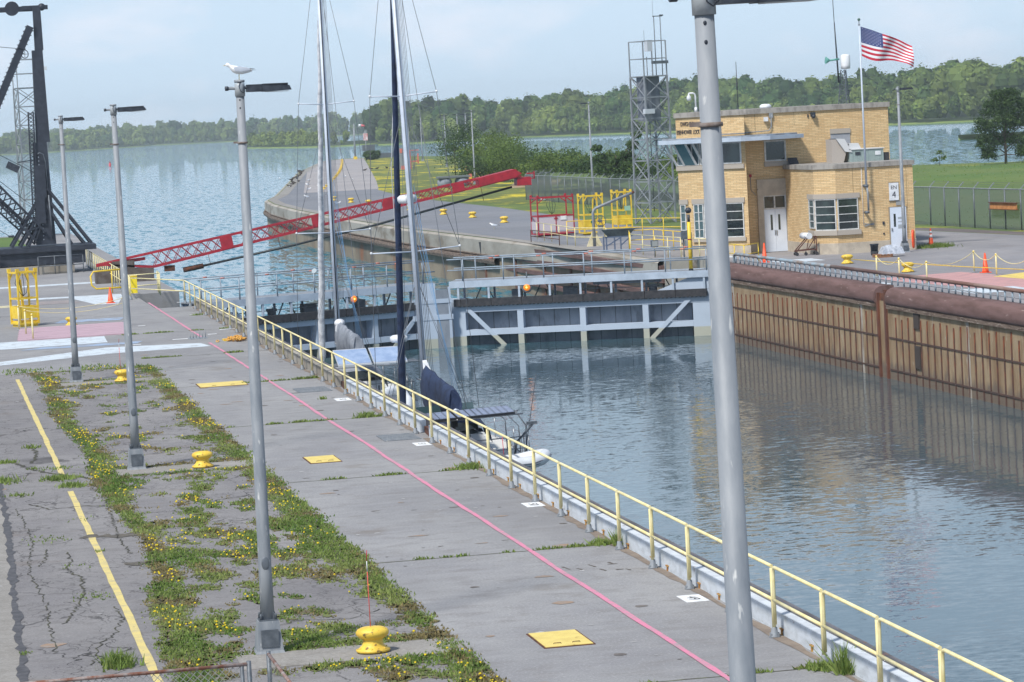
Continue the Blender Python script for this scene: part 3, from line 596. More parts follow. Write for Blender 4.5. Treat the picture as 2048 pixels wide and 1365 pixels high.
# grey balustrade on the right wall
t=thing('balustrade','low steel balustrade with a fat rusty top pipe along the right lock wall','railing',(37.35,100,.42))
pv=MB().tube([(0,0,0),(0,0,.36)],.034,6).obj('baluster',M('baluster_grey',lin((152,170,184)),.5,c2=lin((128,146,160)),ns=5),t); y=37.0; k=0
while y>-13 and k<98:
    q=pv if k==0 else pv.copy()
    if k: C.objects.link(q); q.parent=t
    q.location=(0,y,0); y-=.74; k+=1
PIPE=M('half_rusty_pipe',lin((118,84,72)),.7,c2=lin((142,120,110)),ns=1.5,st=(1,.3,1))
mb=MB(); mb.tube([(0,-14,.42),(0,22,.42)],.075,10); mb.obj('top_pipe',PIPE,t)
mb=MB(); mb.tube([(0,22,.42),(0,37.0,.42),(0,37.25,.36),(0,37.3,-.05),(0.05,37.35,-.4)],.075,10); mb.obj('top_pipe',M('grey_pipe',lin((140,158,170)),.5,c2=lin((130,116,108)),ns=1.2),t)
mb=MB(); mb.tube([(0,-14,.16),(0,37.2,.16)],.022,6); mb.obj('mid_rail',GALV,t)
# ---------------------------------------------------------------- bollards
def bollard(label,loc,rz=0,s=1,group=None,proto=[None]):
    if proto[0] is None:
        t=thing('mooring_bollard',label,'bollard',loc,rz,group); proto[0]=t
        mb=MB(); mb.lathe([(.0,.015),(.25,.015),(.26,.05),(.2,.075),(.16,.12),(.148,.2),(.155,.25),(.0,.25)],n=22,sx=1.0,sy=.9); mb.obj('base',BYEL,t)
        mb=MB(); mb.lathe([(0,.2),(.16,.2),(.2,.225),(.245,.27),(.25,.31),(.225,.35),(.16,.378),(.08,.385),(0,.385)],n=24,sx=1.0,sy=.82); mb.obj('head',BYEL,t)
        mb=MB()
        for k in range(6): a=k*math.pi/3+.3; mb.lathe([(.0,.06),(.018,.06),(.018,.08),(0,.08)],(.215*math.cos(a),.19*math.sin(a),0),6)
        mb.obj('bolt',BYEL,t)
        t.scale=(s,)*3; return t
    c=copytree(proto[0],None,loc,rz,label); c.scale=(s,)*3
    if group: c['group']=group
    return c
G1='yellow mooring bollards on the left quay'
bollard('yellow mooring bollard nearest the viewer, on a concrete slab',(6.29,44.6,.02),0,1,G1)
bollard('yellow mooring bollard on a slab right of the second lamp pole base',(6.28,71.3,.02),.1,1,G1)
bollard('yellow mooring bollard partly behind the second lamp pole',(6.24,98.1,.02),0,1,G1)
bollard('yellow mooring bollard behind the third lamp pole, by the pink planks',(6.25,129.4,.0),0,1,G1)
G2='yellow bollards on the right quay'
bollard('squat yellow bollard behind the balustrade, nearer the trash bag',(42.98,137.8,0),0,1.15,G2)
bollard('squat yellow bollard behind the balustrade, beside the chain posts',(42.77,128.3,0),0,1.15,G2)
G3='yellow bollards along the approach wall'
for i,(x,y,lb) in enumerate(((42.2,218.2,'yellow bollard on the approach road nearest the red cage'),(42.6,233.1,'yellow bollard second from the red cage along the road'),(42.3,244.5,'yellow bollard third from the red cage along the road'),(42.4,262,'yellow bollard just right of the silver mast'),(42.4,274.2,'yellow bollard seen through the red boom between the two masts'),(42.5,287,'yellow bollard above the red boom, left of the navy furled sail'),(42.4,298,'yellow bollard third left of the navy furled sail'),(42.3,309.5,'yellow bollard just right of the far grey mast'))):
    bollard(lb,(x,y,0),0,1.25,G3)
n0=0
for i in range(26):   # row running out along the wall to the far end
    f=i/25; x=45.4+(87.5-45.4)*f; y=344+(625-344)*f
    bollard('small yellow post cap in the dense row leading to the far windsock',(x+.9*math.sin(f*3.1),y,0),0,.8+.35*f,'row of yellow caps along the far road')
def rod(label,loc,h=1.15):
    t=thing('marker_rod',label,'marker rod',loc); mb=MB(); mb.tube([(0,0,0),(0,0,h*.72)],.007,5); mb.obj('shaft',M('rod_red',lin((214,88,80)),.6),t)
    mb=MB(); mb.tube([(0,0,h*.72),(0,0,h*.86)],.007,5); mb.obj('band',WHITE,t); mb=MB(); mb.tube([(0,0,h*.86),(0.01,0,h)],.007,5); mb.obj('tip',RED,t)
rod('thin red and white marker rod standing up from the nearest bollard',(6.27,44.62,.4)); rod('thin red marker rod beside the bollard at the second lamp pole',(6.2,98.1,.39),1.0)
# ---------------------------------------------------------------- lamp poles
def lamp_pole(label,loc,h=8.6,rz=0,group='tall grey lamp poles',flip=False):
    t=thing('lamp_pole',label,'lamp pole',loc,rz,group)
    mb=MB(); mb.frustum((0,0,0),(.44,.44),(.40,.40),.04); mb.frustum((0,0,.04),(.40,.40),(.31,.31),.44); b=mb.obj('base_box',GALV,t)
    mb=MB(); mb.box((-.13,-.215,.1),(.13,-.19,.36)); mb.obj('access_panel',GALVD,b)
    mb=MB(); mb.cbox((0,0,.49),(.28,.28,.02))
    for sx_ in (-1,1):
        for sy in (-1,1): mb.lathe([(.02,0),(.02,.07),(.012,.09)],(sx_*.11,sy*.11,.5),6); mb.cbox((sx_*.075,sy*.075,.55),(.05,.012,.1))
    mb.obj('anchor_plate',GALVD,t)
    mb=MB(); mb.lathe([(.108,.5),(.1,1.2),(.062,h-.24)],n=20); mb.lathe([(.018,0),(.018,.01)],(0,0,0),4); p=mb.obj('pole',GALV,t)
    for z in (h-.3,h-.42): 
        mb=MB(); mb.ball((-.015,-.0625,z),.012,.004,.014,8,6); mb.obj('bolt_hole',BLACK,p)
    for z in (h-.95,): mb=MB(); mb.lathe([(.083-.0048*(h-z),z),(.085-.0048*(h-z),z+.012),(.083-.0048*(h-z),z+.028)],n=14); mb.cbox((-.1,0,z+.02),(.07,.03,.03)); mb.obj('rusty_clamp',M('clamp_rust',lin((128,120,116)),.8,c2=lin((108,94,86)),ns=9),p)
    mb=MB(); mb.ball((0,-.097,1.35),.06,.012,.1,14,8); mb.obj('handhole_cover',GALVD,p)
    mb=MB(); mb.lathe([(.076,h-.25),(.076,h-.06),(.072,h-.055)],n=18); mb.lathe([(.03,h-.06),(.03,h-.045)],n=8); mb.obj('sleeve',M('sleeve_galvanised',lin((178,184,188)),.45,.3,c2=lin((150,156,162)),ns=7),t)
    mb=MB(); mb.lathe([(.0,h-.047),(.076,h-.045),(.08,h-.005),(0,h)],n=18); mb.obj('cap',GALV,t)
    s=-1 if flip else 1
    mb=MB(); mb.tube([(-s*.17,0,h-.125),(s*.12,0,h-.125)],.024,8); mb.obj('cross_arm',GALV,t)
    mb=MB(); mb.tube([(-s*.22,0,h-.125),(-s*.17,0,h-.125)],.034,8); mb.obj('arm_cap',BLACK,t)
    mb=MB(); mb.tube([(.0,-.08,h-.03),(-.02,-.085,h-.1),(.0,-.085,h-.17),(.04,-.08,h-.2),(.09,-.05,h-.16)],.005,5); mb.obj('cable',BLACK,t)
    mb=MB(); xa=.33*s
    mb.box((min(.1*s,xa),-.1,h-.19),(max(.1*s,xa),.1,h-.08)); 
    mb.add([(xa,-.13,h-.195),(.76*s,-.13,h-.18),(.73*s,-.13,h-.11),(xa,-.13,h-.1),(xa,.13,h-.195),(.76*s,.13,h-.18),(.73*s,.13,h-.11),(xa,.13,h-.1)],[(0,1,2,3),(4,5,6,7),(0,1,5,4),(1,2,6,5),(2,3,7,6),(0,3,7,4)])
    for k in range(22): xx=s*(.34+k*.0172); mb.box((min(xx,xx+s*.006),-.128,h-.12),(max(xx,xx+s*.006),.128,h-.075))
    mb.obj('luminaire',BLACK,t)
    mb=MB(); mb.box((min(.38*s,.72*s),-.1,h-.2),(max(.38*s,.72*s),.1,h-.1925)); mb.obj('led_panel',M('led_lens',lin((170,175,178)),.3),t)
    return t
LP=lamp_pole('large grey lamp pole rising through the right half of the view, base out of sight',(5.02,18.6,.1)); LP.rotation_euler=(0,R(-.53),0)
def lp(label,loc,rz=0,h=8.6,grp='tall grey lamp poles',tilt=0):
    c=copytree(LP,None,loc,rz,label); c['group']=grp; c.scale=(1,1,h/8.6); c.rotation_euler=(0,R(tilt),rz); return c
lp('grey lamp pole with a gull standing on top, left foreground',(4.83,45.45,.02),tilt=.45)
lp('grey lamp pole second from the left, its tapered base beside a yellow bollard',(4.79,72.1,.02),tilt=-.1)
lp('leftmost grey lamp pole on the left quay, in front of the black crane',(4.84,99.3,.02),tilt=.25)
lp('grey lamp pole standing in front of the small white door of the brick building',(48.07,144.5,0),0,8.2)
lp('grey lamp pole behind the wire fence, left of the lattice tower',(60.1,268,0),R(180))
lp('grey lamp pole by the hedge, just right of the two grey bollard pedestals',(64.3,349,0),R(180))
for i,(px,py,lb) in enumerate(((76.5,420,'first of the far lamp poles left of the hedge'),(80.5,449,'second of the far lamp poles left of the hedge'),(84,480,'third of the far lamp poles left of the hedge'),(93.5,560,'fourth of the far lamp poles left of the hedge'),(97,596,'farthest of the lamp poles left of the hedge'))):
    lp(lb,(px,py,0),R(180),8.3)

# stains, rust blots and small litter marks lying on the concrete
rs=random.Random(31)
SD=M('oil_stain',lin((92,86,82)),.8,c2=lin((118,112,108)),ns=5); SR=M('rust_stain',lin((150,126,106)),.9,c2=lin((140,132,126)),ns=5); SL=M('pale_scuff',lin((178,178,178)),.9,c2=lin((160,160,161)),ns=6)
for mt,nm,n_,a0,a1 in ((SD,'dark_stain',80,.03,.13),(SR,'rust_stain',36,.08,.24),(SL,'pale_scuff',110,.02,.08)):
    b=MB()
    for k in range(n_):
        x=rs.uniform(7.8,11.9) if rs.random()<.75 else rs.uniform(-3,2.8); y=rs.uniform(39,112); w_=rs.uniform(a0,a1); h_=w_*rs.uniform(.3,1.1)
        b.add([(x+w_*math.cos(q)*rs.uniform(.6,1.1),y+h_*math.sin(q)*rs.uniform(.6,1.1),.0055 if x>7 else .0095) for q in [j*.7 for j in range(9)]],[tuple(range(9))])
    b.obj(nm,mt,kind='stuff',label={'dark_stain':'small dark stains scattered on the quay concrete','rust_stain':'faint rusty blots on the quay concrete','pale_scuff':'small pale scuffs on the quay concrete'}[nm],cat='stains',fix=False)

# tar seam, open cracks and scrape marks
TAR=M('tar_seam',lin((70,70,74)),.85,c2=lin((88,88,92)),ns=6); CRK=M('crack_dark',lin((62,60,56)),.95,c2=lin((84,84,62)),ns=5)
def seam(name,pts,w,mt,z,jit=.03,step=.12,lab=None):
    P=[]
    for a,b_ in zip(pts,pts[1:]):
        a=Vector(a); b_=Vector(b_); n=max(1,int((b_-a).length/step)); P+=[a.lerp(b_,k/n) for k in range(n)]
    P.append(Vector(pts[-1])); vs=[]
    for i,p in enumerate(P):
        d=(P[min(i+1,len(P)-1)]-P[max(i-1,0)]).normalized(); nrm=Vector((-d.y,d.x)); ww=w*rs.uniform(.35,1.2); q=p+nrm*rs.uniform(-jit,jit); vs+=[(q.x-nrm.x*ww/2,q.y-nrm.y*ww/2,z),(q.x+nrm.x*ww/2,q.y+nrm.y*ww/2,z)]
    b=MB(); b.add(vs,[(2*i,2*i+1,2*i+3,2*i+2) for i in range(len(P)-1)]); return b.obj(name,mt,kind='structure',fix=False)
seam('tar_seam',[(1.6,72),(1.54,69.5),(1.47,62.7),(1.35,56.1),(1.23,50.2),(1.15,44.7),(1.0,38)],.16,TAR,.0125,.03,.3)
for pts,w_ in (([(1.97,75.9),(2.36,73.8),(2.78,72.6),(3.41,71.4),(3.96,69.9),(4.21,69.4)],.1),([(2.58,79.5),(2.66,77.9),(2.55,75.8),(2.41,75.2)],.09),([(2.49,58.5),(2.46,57.1),(2.34,56),(2.52,55),(2.47,52.9),(2.21,51),(1.95,49.8)],.035),([(2.12,59.1),(1.98,57.4),(1.88,56.8)],.03),([(3.74,66.5),(3.62,63.4),(3.55,59.7),(3.61,57.5)],.03),([(2.08,66.7),(2.46,65.5),(3.21,65.7),(4.11,64.8)],.05),([(2.19,45.7),(2.41,47.5),(2.7,48.3),(2.94,50),(2.89,51.2)],.03),([(1.7,47),(1.8,52),(1.65,56),(1.9,61),(1.75,66)],.025),([(5.0,47.5),(5.6,48.2),(6.4,47.9),(7.0,48.6)],.03),([(4.4,76),(5.4,76.6),(6.3,76.1),(7.2,76.8)],.03),([(-1.5,80.5),(1,80.2),(3.5,80.6),(5.5,80.3)],.04),([(-2,91),(.5,91.3),(2.6,90.8)],.035),([(2.9,60.6),(3.3,60.4),(3.95,60.3)],.5),([(3.4,56.2),(3.9,56.2)],.45)):
    seam('open_crack',pts,w_,CRK if w_<.3 else M('bare_black_soil',lin((84,80,74)),.95,c2=lin((104,98,88)),ns=5),.0122,.05 if w_<.3 else .12)
for x,y,dx,dy in ((10.65,51.5,.07,-.35),(10.85,51.2,.05,-.2),(11.12,51.5,.06,-.3),(11.2,50.9,.05,-.25),(11.5,51.6,.04,-.2),(11.6,50.7,.05,-.2),(9.1,55.2,.1,.05),(9.5,60.7,.12,.02),(9.2,57.6,.05,.02),(8.0,54.4,.04,.03),(8.2,54.0,.05,.02),(10.9,60.5,.08,.03)):
    seam('scrape_mark',[(x,y),(x+dx,y+dy)],.045,M('scrape_dark',lin((96,90,84)),.95),.0058,.006,.06)

for a,b_ in ((-30,74.3),(75.8,137)):
    seam('kerb_dirt',[(12.1,a),(12.1,b_)],.2,M('kerb_dirt_brown',lin((118,106,96)),.95,c2=lin((134,122,110)),ns=3),.0065,.02,.5)
# ---------------------------------------------------------------- mitre gate
def amber(t,loc,dirv=(0,-1)):
    b=MB(); b.lathe([(.0,-.26),(.19,-.26),(.2,-.05),(.26,.0),(.26,.03),(.2,.03)],n=16); 
    o=b.obj('lamp_housing',GALVD,t); o.location=loc; o.rotation_euler=(R(90),0,math.atan2(dirv[1],dirv[0])+R(90))
    b=MB(); b.ball((0,0,.02),.17,.17,.1,14,8); l=b.obj('lens',M('amber_lens',(.75,.2,.02),.3,emit=((1,.28,.02),.55)),o)
    b=MB(); b.ball((0,0,.1),.05,.05,.03,8,6); b.obj('lit_core',M('amber_core',(.9,.5,.1),.3,emit=((1,.55,.12),2.5)),o)
    b=MB(); b.tube([(0,.26,-.1),(0,.75,-.1)],.03,6); b.obj('lamp_stalk',GALVD,o); return o
def gate(label,quoin,mitre,flip,lampu):
    # local: x along the leaf from quoin to mitre, y downstream(-) faces viewer
    qx,qy=quoin; d=Vector((mitre[0]-qx,mitre[1]-qy)); L=d.length
    t=thing('lock_gate',label,'lock gate',(qx,qy,0),0,'the two leaves of the closed mitre gate')
    # build in world-aligned axes: u along leaf, n towards the viewer
    u=d.normalized(); n=Vector((u.y,-u.x)) if (u.y*0-u.x*1)<0 else Vector((-u.y,u.x))
    if n.y>0: n=-n
    T=Matrix(((u.x,n.x,0,0),(u.y,n.y,0,0),(0,0,1,0),(0,0,0,1)))
    def mb(): q=MB(); q.T=T; return q
    b=mb(); b.box((0.1,-.9,-8),(L-.1,-.65,-1.15)); b.obj('skin_plate',DGREY,t)
    b=mb()
    for k in range(int(L/.74)): b.box((.3+k*.74-.012,-.652,-6),(.3+k*.74+.012,-.64,-1.2))
    b.obj('plate_seam',M('seam_dark',lin((58,62,70)),.7),t)
    b=mb(); b.box((0,-.9,-8),(.95,.0,-.6)); b.box((L-1.05,-.9,-8),(L-.06,0,-.85)); b.obj('end_post',GATEP,t)
    b=mb(); b.add([(0,-.05,-.85),(0,-.05,0),(.3,-.05,0),(2.6,-.05,-.85),(0,.01,-.85),(0,.01,0),(.3,.01,0),(2.6,.01,-.85)],[(0,1,2,3),(7,6,5,4),(2,3,7,6),(1,2,6,5),(0,1,5,4)]); b.obj('quoin_bracket',GATEP,t)
    b=mb()
    for k in range(1,4):
        x=.2+k*3.02; b.box((x-.14,-.65,-8),(x+.14,.0,-1.5)); 
    b.obj('frame_upright',GATEP,t)
    b=mb(); b.box((0.0,-.9,-1.5),(L-.06,.01,-1.2)); b.box((.95,-.64,-2.62),(L-1.05,.012,-2.36)); b.box((.95,-.9,-4.2),(L-1.05,.0,-3.8)); b.obj('girder',GATEP,t)
    b=mb(); b.bar((1.05,.05,-1.25),(3.0,.05,-3.15),.2,.05,(0,1,0)); b.bar((L-1.1,.05,-1.25),(L-3.0,.05,-3.25),.2,.05,(0,1,0)); b.bar((3.0,.05,-3.15),(3.6,.05,-3.75),.1,.05,(0,1,0)); b.bar((L-3.0,.05,-3.25),(L-3.6,.05,-3.8),.1,.05,(0,1,0)); b.obj('diagonal_brace',GATEP,t)
    b=mb(); b.box((.2,-.5,-1.2),(L-.5,.0,-1.0)); b.obj('fender_backing',DGREY,t)
    b=mb(); x=.25
    while x<L-.7: b.box((x,-.0,-1.2),(min(x+1.46,L-.55),.2,-.85)); x+=1.48
    b.obj('rubber_fender',RUBBER,t)
    b=mb()
    for k in range(60): b.box((.3+k*.2,-.0,-1.235),(.4+k*.2,.12,-1.2))
    b.obj('bolt_row',GALVD,t)
    b=mb(); b.box((0.0,-1.7,-.05),(L-.35,.1,-.0)); b.obj('walkway_deck',GALV,t)
    b=mb(); b.box((0.0,.1,-.3),(L-.35,.16,.02)); b.box((0.0,-1.76,-.3),(L-.35,-1.7,.02)); b.obj('walkway_beam',BGREY,t)
    b=mb(); x=.35
    while x<L-.4: b.box((x-.05,.04,-1.05),(x+.05,.14,-.05)); b.box((x-.05,-1.7,-1.05),(x+.05,-1.6,-.05)); x+=1.48
    b.obj('walkway_support',BGREY,t)
    b=mb()
    for k in range(4): x=2+k*2.9; b.bar((x,-1.6,-1.1),(x+.5,-1.6,-.1),.05); b.bar((x+1.0,-1.6,-1.1),(x+.5,-1.6,-.1),.05)
    b.box((.9,-1.72,-1.3),(L-.6,-.9,-1.15)); b.obj('rear_truss',GALVD,t)
    for yy,nm in ((.13,'front_railing'),(-1.73,'rear_railing')):
        b=mb(); k=0; x=.2 
        while x<L-.4:
            b.tube([(x,yy,0),(x,yy,1.07)],.034,6); x+=(1.9 if yy<0 else 1.95)
        b.tube([(x-1.9,yy,0),(x-1.9,yy,1.07)],.024,6)
        b.tube([(.05,yy,1.07),(L-.3,yy,1.07)],.036,6); b.tube([(.05,yy,.55),(L-.3,yy,.55)],.034,6)
        o=b.obj(nm,M('rail_blue_grey',lin((150,164,178)),.55,c2=lin((128,140,152)),ns=3),t)
        q=mb(); 
        for k in range(5): x=1.2+k*2.3; q.tube([(x,yy,1.072),(x+.22,yy,1.072)],.039,6)
        q.obj('worn_spot',M('worn_red',lin((190,120,110)),.7),o)
    o=amber(t,T@Vector((lampu,.1,-.42)),(n.x,n.y)); 
    b=mb(); b.cbox((lampu+.55,-.4,-.75),(.5,.4,.5)); b.cbox((lampu-2.0,-.7,-.7),(.7,.4,.4)); b.obj('junction_box',GALVD,t)
    b=mb(); b.lathe([(.2,-1.2),(.2,-.75),(.26,-.7),(.26,-.6),(.0,-.6)],(2.9 if flip else 4.2,-.8,0),12); b.tube([(.9,-.5,-.7),(7,-.5,-.62)],.02,5); b.obj('valve_stem',GALV,t)
    if flip:
        b=mb(); b.box((2.5,-1.1,-.5),(5.8,-1.0,-.35)); b.obj('cross_beam',BGREY,t)
    return t,T,L
gR,TR,LR=gate('right leaf of the blue grey lock gate, between the brick building and the gate centre',(36.9,139.9),(24.72,144.35),True,8.85)
gL,TL,LL=gate('left leaf of the blue grey lock gate, seen behind the two sailboats',(12.5,139.9),(24.58,144.35),False,8.1)
# ladder panel where the leaves meet
t=thing('mitre_ladder','pale ladder panel with rungs at the meeting edge of the lock gates','ladder',(24.3,143.75,0))
b=MB(); b.box((-.85,-.1,-8),(-.05,.0,.0)); b.box((.55,-.1,-8),(.68,.0,-.2)); b.box((-1.2,-.12,-.95),(.75,.02,-.75)); b.box((-1.2,-.12,-1.75),(.75,.02,-1.5)); b.obj('ladder_side',GATEP,t)
b=MB()
for k in range(16): b.tube([(-.1,-.05,-3.6+k*.24),(.58,-.05,-3.6+k*.24)],.02,5)
b.obj('rung',GALV,t)
b=MB(); b.box((-.05,-.09,-4),(.55,-.07,-.3)); b.obj('ladder_back',DGREY,t)
t=thing('depth_staff','yellow upright staff with a black ball head on the right gate leaf','staff',(36.08,140.5,.02))
MB().tube([(0,0,0),(0,0,2.3)],.09,8).obj('staff',YEL,t); MB().tube([(0,0,1.45),(0,0,1.5)],.1,8).obj('red_band',RED,t)
b=MB(); b.tube([(0,0,2.3),(0,0,2.65)],.07,8); b.ball((0,0,2.85),.16,.16,.15); b.obj('head',BLACK,t); MB().tube([(0,0,0),(0,0,.07)],.11,8).obj('foot',BLACK,t)
t=thing('floodlight','small grey floodlight standing behind the gate walkway railing','floodlight',(37.9,155.0,0))
MB().tube([(0,0,0),(0,0,.5)],.03,6).obj('stalk',GALVD,t); b=MB(); b.cbox((0,0,.72),(.36,.2,.36)); b.obj('lamp_body',GALVD,t); b=MB(); b.cbox((0,-.105,.72),(.3,.015,.28)); b.obj('lens',M('lens_grey',lin((150,156,158)),.3),t)
# ---------------------------------------------------------------- red boom barrier
t=thing('boom_barrier','long red lattice boom with a black pipe beneath, slanting up across the lock entrance','boom',(10.9,165.0,.45))
A=Vector((0,0,.45)); ang=math.atan2(3.55,21.2); Lb=22.3; d=Vector((math.cos(ang),0,math.sin(ang))); nn=Vector((-math.sin(ang),0,math.cos(ang)))
def bp(s,h,y=0): return A+d*s+nn*h+Vector((0,y,0))
def hh(s): # depth tapers to both ends
    return .95-.55*max(0,(s-4)/19)
b=MB()
for y in (-.45,.45):
    b.bar(bp(1.6,-.45,y),bp(Lb,-.25+.12,y),.1); b.bar(bp(-1.2,.32,y),bp(Lb-.2,.14+.1,y),.09); b.bar(bp(-1.2,.32,y),bp(1.6,-.45,y),.1)
b.obj('chord',RED,t)
b=MB(); s=1.6; k=0
def lo_(s): return -.45+(.32)*(s-1.6)/(Lb-1.6)
def hi_(s): return .32-(.08)*(s+1.2)/(Lb+1)
panels=(5.3,10.4,14.35,18.35)
while s<Lb-2.4:
    s2=s+.55
    if not any(p-.1<s<p+.8 for p in panels):
        for y in (-.45,.45): b.bar(bp(s,lo_(s),y),bp(s2,hi_(s2),y),.035); b.bar(bp(s,hi_(s),y),bp(s2,lo_(s2),y),.035)
    s=s2
b.obj('lacing',M('dark_red_paint',lin((150,44,54)),.5),t)
b=MB()
for p in panels: b.add([bp(p+.05,lo_(p),-.52),bp(p+.72,lo_(p+.7),-.52),bp(p+.72,hi_(p+.7),-.52),bp(p+.05,hi_(p),-.52),bp(p+.05,lo_(p),-.47),bp(p+.72,lo_(p+.7),-.47),bp(p+.72,hi_(p+.7),-.47),bp(p+.05,hi_(p),-.47)],[(0,1,2,3),(7,6,5,4),(0,1,5,4),(2,3,7,6),(1,2,6,5),(3,0,4,7)])
b.obj('solid_panel',RED,t)
b=MB(); b.add([bp(Lb-2.4,lo_(Lb-2.4),-.53),bp(Lb-.3,lo_(Lb),-.53),bp(Lb+.05,.0,-.53),bp(Lb-.3,.32,-.53),bp(Lb-2.4,.28,-.53),bp(Lb-2.4,lo_(Lb-2.4),.5),bp(Lb-.3,lo_(Lb),.5),bp(Lb+.05,.0,.5),bp(Lb-.3,.32,.5),bp(Lb-2.4,.28,.5)],[(0,1,2,3,4),(9,8,7,6,5),(0,1,6,5),(1,2,7,6),(2,3,8,7),(3,4,9,8),(4,0,5,9)]); b.obj('nose_box',RED,t)
b=MB(); b.cbox(bp(Lb+.1,-.45),(.8,.9,.45)); b.cbox(bp(Lb+.6,-.4),(.4,.1,.06)); b.cbox(bp(Lb+.6,-.12),(.4,.1,.06)); b.cbox(bp(Lb+.8,-.25),(.06,.1,.4)); b.obj('latch',RED,t)
b=MB(); b.tube([bp(4.1,-1.0,-.2),bp(9.2,-1.02,-.2),bp(14,-.95,-.2),bp(Lb-.6,-.62,-.2)],.062,8); b.obj('buffer_pipe',M('black_pipe',lin((40,46,50)),.5),t)
b=MB(); b.cbox(bp(2.4,-.72,-.2),(.55,.4,.3)); b.tube([bp(3.1,-.98,-.2),bp(4.2,-1.0,-.2)],.14,8); 
for s in (4.6,8.5,12.5,16.4,20): b.tube([bp(s,-1.0,-.2),bp(s,lo_(s),-.2)],.015,5)
b.obj('pipe_hanger',RUST,t)
b=MB(); b.box((-1.5,-.7,-.45),(1.6,.7,.25)); b.box((-.6,-.5,.2),(.6,.5,.7)); b.obj('pivot_base',M('pivot_grey',lin((98,92,88)),.8,c2=lin((80,70,64)),ns=3),t)
b=MB(); b.bar((-1.4,-.3,.55),(1.2,-.3,.75),.16); b.bar((-1.4,.3,.5),(1.0,.3,.7),.16); b.obj('pivot_arm',RED,t)
# ---------------------------------------------------------------- derrick crane
t=thing('derrick_crane','tall black steel derrick crane with lattice legs on a raised black platform','crane',(7.5,182,0))
def cp(x,y,z): return (x-7.5,y-182,z)
b=MB(); b.frustum(cp(7.62,182,1.7)[:2]+(1.7,),(1.15,1.0),(.8,.8),6.0); b.frustum((.42-.1,0,7.7),(.8,.8),(.62,.62),5.4); b.obj('mast',CRANE,t)
b=MB(); b.frustum((.44,0,13.1),(.5,.5),(.45,.4),2.5); b.cbox((.35,0,15.6),(1.5,.3,.25)); b.ball((.75,0,15.62),.22,.2,.22); b.obj('mast_head',CRANE,t)
b=MB(); b.bar((.2,0,15.55),(-6,0,15.55),.22,.3); b.bar((-.2,0,15.5),(-6,.0,15.3),.06); b.obj('top_tie',CRANE,t)
b=MB(); b.tube([(-.98,-.15,15.6),(-.98,.15,15.6)],.42,18); b.tube([(-.9,-.14,15.5),(-.9,.14,15.5)],.14,10); b.obj('top_sheave',CRANE,t)
b=MB()
for k in range(18): a=k*math.pi/9; a2=a+math.pi/9; b.bar((-.42+.2*math.cos(a),-.45,12.9+.24*math.sin(a)),(-.42+.2*math.cos(a2),-.45,12.9+.24*math.sin(a2)),.05)
b.bar((-.6,-.45,12.9),(-.24,-.45,12.9),.03); b.bar((-.42,-.45,12.7),(-.42,-.45,13.1),.03); b.obj('wheel',CRANE,t)
b=MB(); p=Vector((.0,-.2,14.5)); q=Vector((-3.2,-.4,8.0)); b.bar(p,q,.5,.4); 
for k in range(26): c=p.lerp(q,k/25); b.cbox((c.x-.26,c.y,c.z),(.08,.4,.05)); b.cbox((c.x+.26,c.y,c.z),(.08,.4,.05))
b.obj('jib',CRANE,t)
def lattice(b,p,q,w,n,th=.07,up_=(0,1,0)):
    p=Vector(p); q=Vector(q); d=(q-p).normalized(); s=d.cross(Vector(up_)).normalized()*w/2; o=Vector(up_)*w/2
    cs=[s+o,s-o,-s-o,-s+o]
    for c in cs: b.bar(p+c,q+c,th)
    for k in range(n):
        a=p.lerp(q,k/n); e=p.lerp(q,(k+1)/n)
        for i in range(4):
            c1,c2=cs[i],cs[(i+1)%4]
            if k%2: c1,c2=c2,c1
            b.bar(a+c1,e+c2,th*.6)
b=MB(); lattice(b,(-.2,-.3,2.2),(-5.4,-.6,8.2),.75,20,.12); lattice(b,(-.35,.5,1.9),(-5.6,.6,7.3),.5,20,.1); b.bar((-.1,-.3,2.0),(-5.3,-.3,7.6),.22,.18); b.obj('back_leg',CRANE,t)
b=MB(); lattice(b,(-.42,-.35,1.8),(-.3,-.35,9.5),.3,34,.07); b.obj('mast_lacing',CRANE,t)
b=MB()
for (x0,z0,x1) in ((.3,5.1,2.75),(.35,4.4,2.35),(.3,4.0,1.6),(-.2,4.3,-1.9),(-.1,3.7,-1.4),(.0,3.3,-.95)):
    b.bar((x0,-.5,z0),(x1,-.7,1.65),.17,.15); b.bar((x0,.4,z0),(x1,1.6,1.65),.14,.14)
b.obj('base_brace',CRANE,t)
b=MB(); b.box((-9,-1.6,1.3),(2.95,2.4,1.6)); b.box((-9,-1.4,.55),(2.3,-1.1,1.3)); b.box((-9,-1.75,1.05),(-2.6,-1.6,1.2)); b.box((-1.6,-1.3,.5),(-.9,1.9,1.3)); b.box((.2,-1.3,.6),(2.3,1.6,1.3)); b.box((-9,-1.2,.3),(-2.2,1.6,1.0)); b.obj('platform',CRANE,t)
b=MB(); b.box((-9,-1.9,0),(1.6,2.5,.5)); b.obj('plinth',CONC,t)
b=MB(); b.cbox((-.0,-.52,5.4),(.62,.2,1.9)); b.cbox((-.1,-.55,3.9),(.55,.16,1.9)); b.obj('control_box',CRANE,t)
b=MB(); b.tube([(-.1,-.7,7.0),(.05,-.7,7.1),(.25,-.7,7.0),(.35,-.7,6.6),(.4,-.7,5.0)],.03,6); b.tube([(.42,-.6,4.6),(.5,-.6,2)],.05,6); b.obj('conduit',GALVD,t)
b=MB(); b.bar((-.3,-.5,6.7),(-1.25,-.6,6.6),.06); b.T=Matrix.Translation((-1.55,-.6,6.35))@Matrix.Rotation(R(28),4,'Y'); b.cbox((0,0,0),(.75,.3,.42)); b.obj('work_light',BLACK,t)
b=MB()
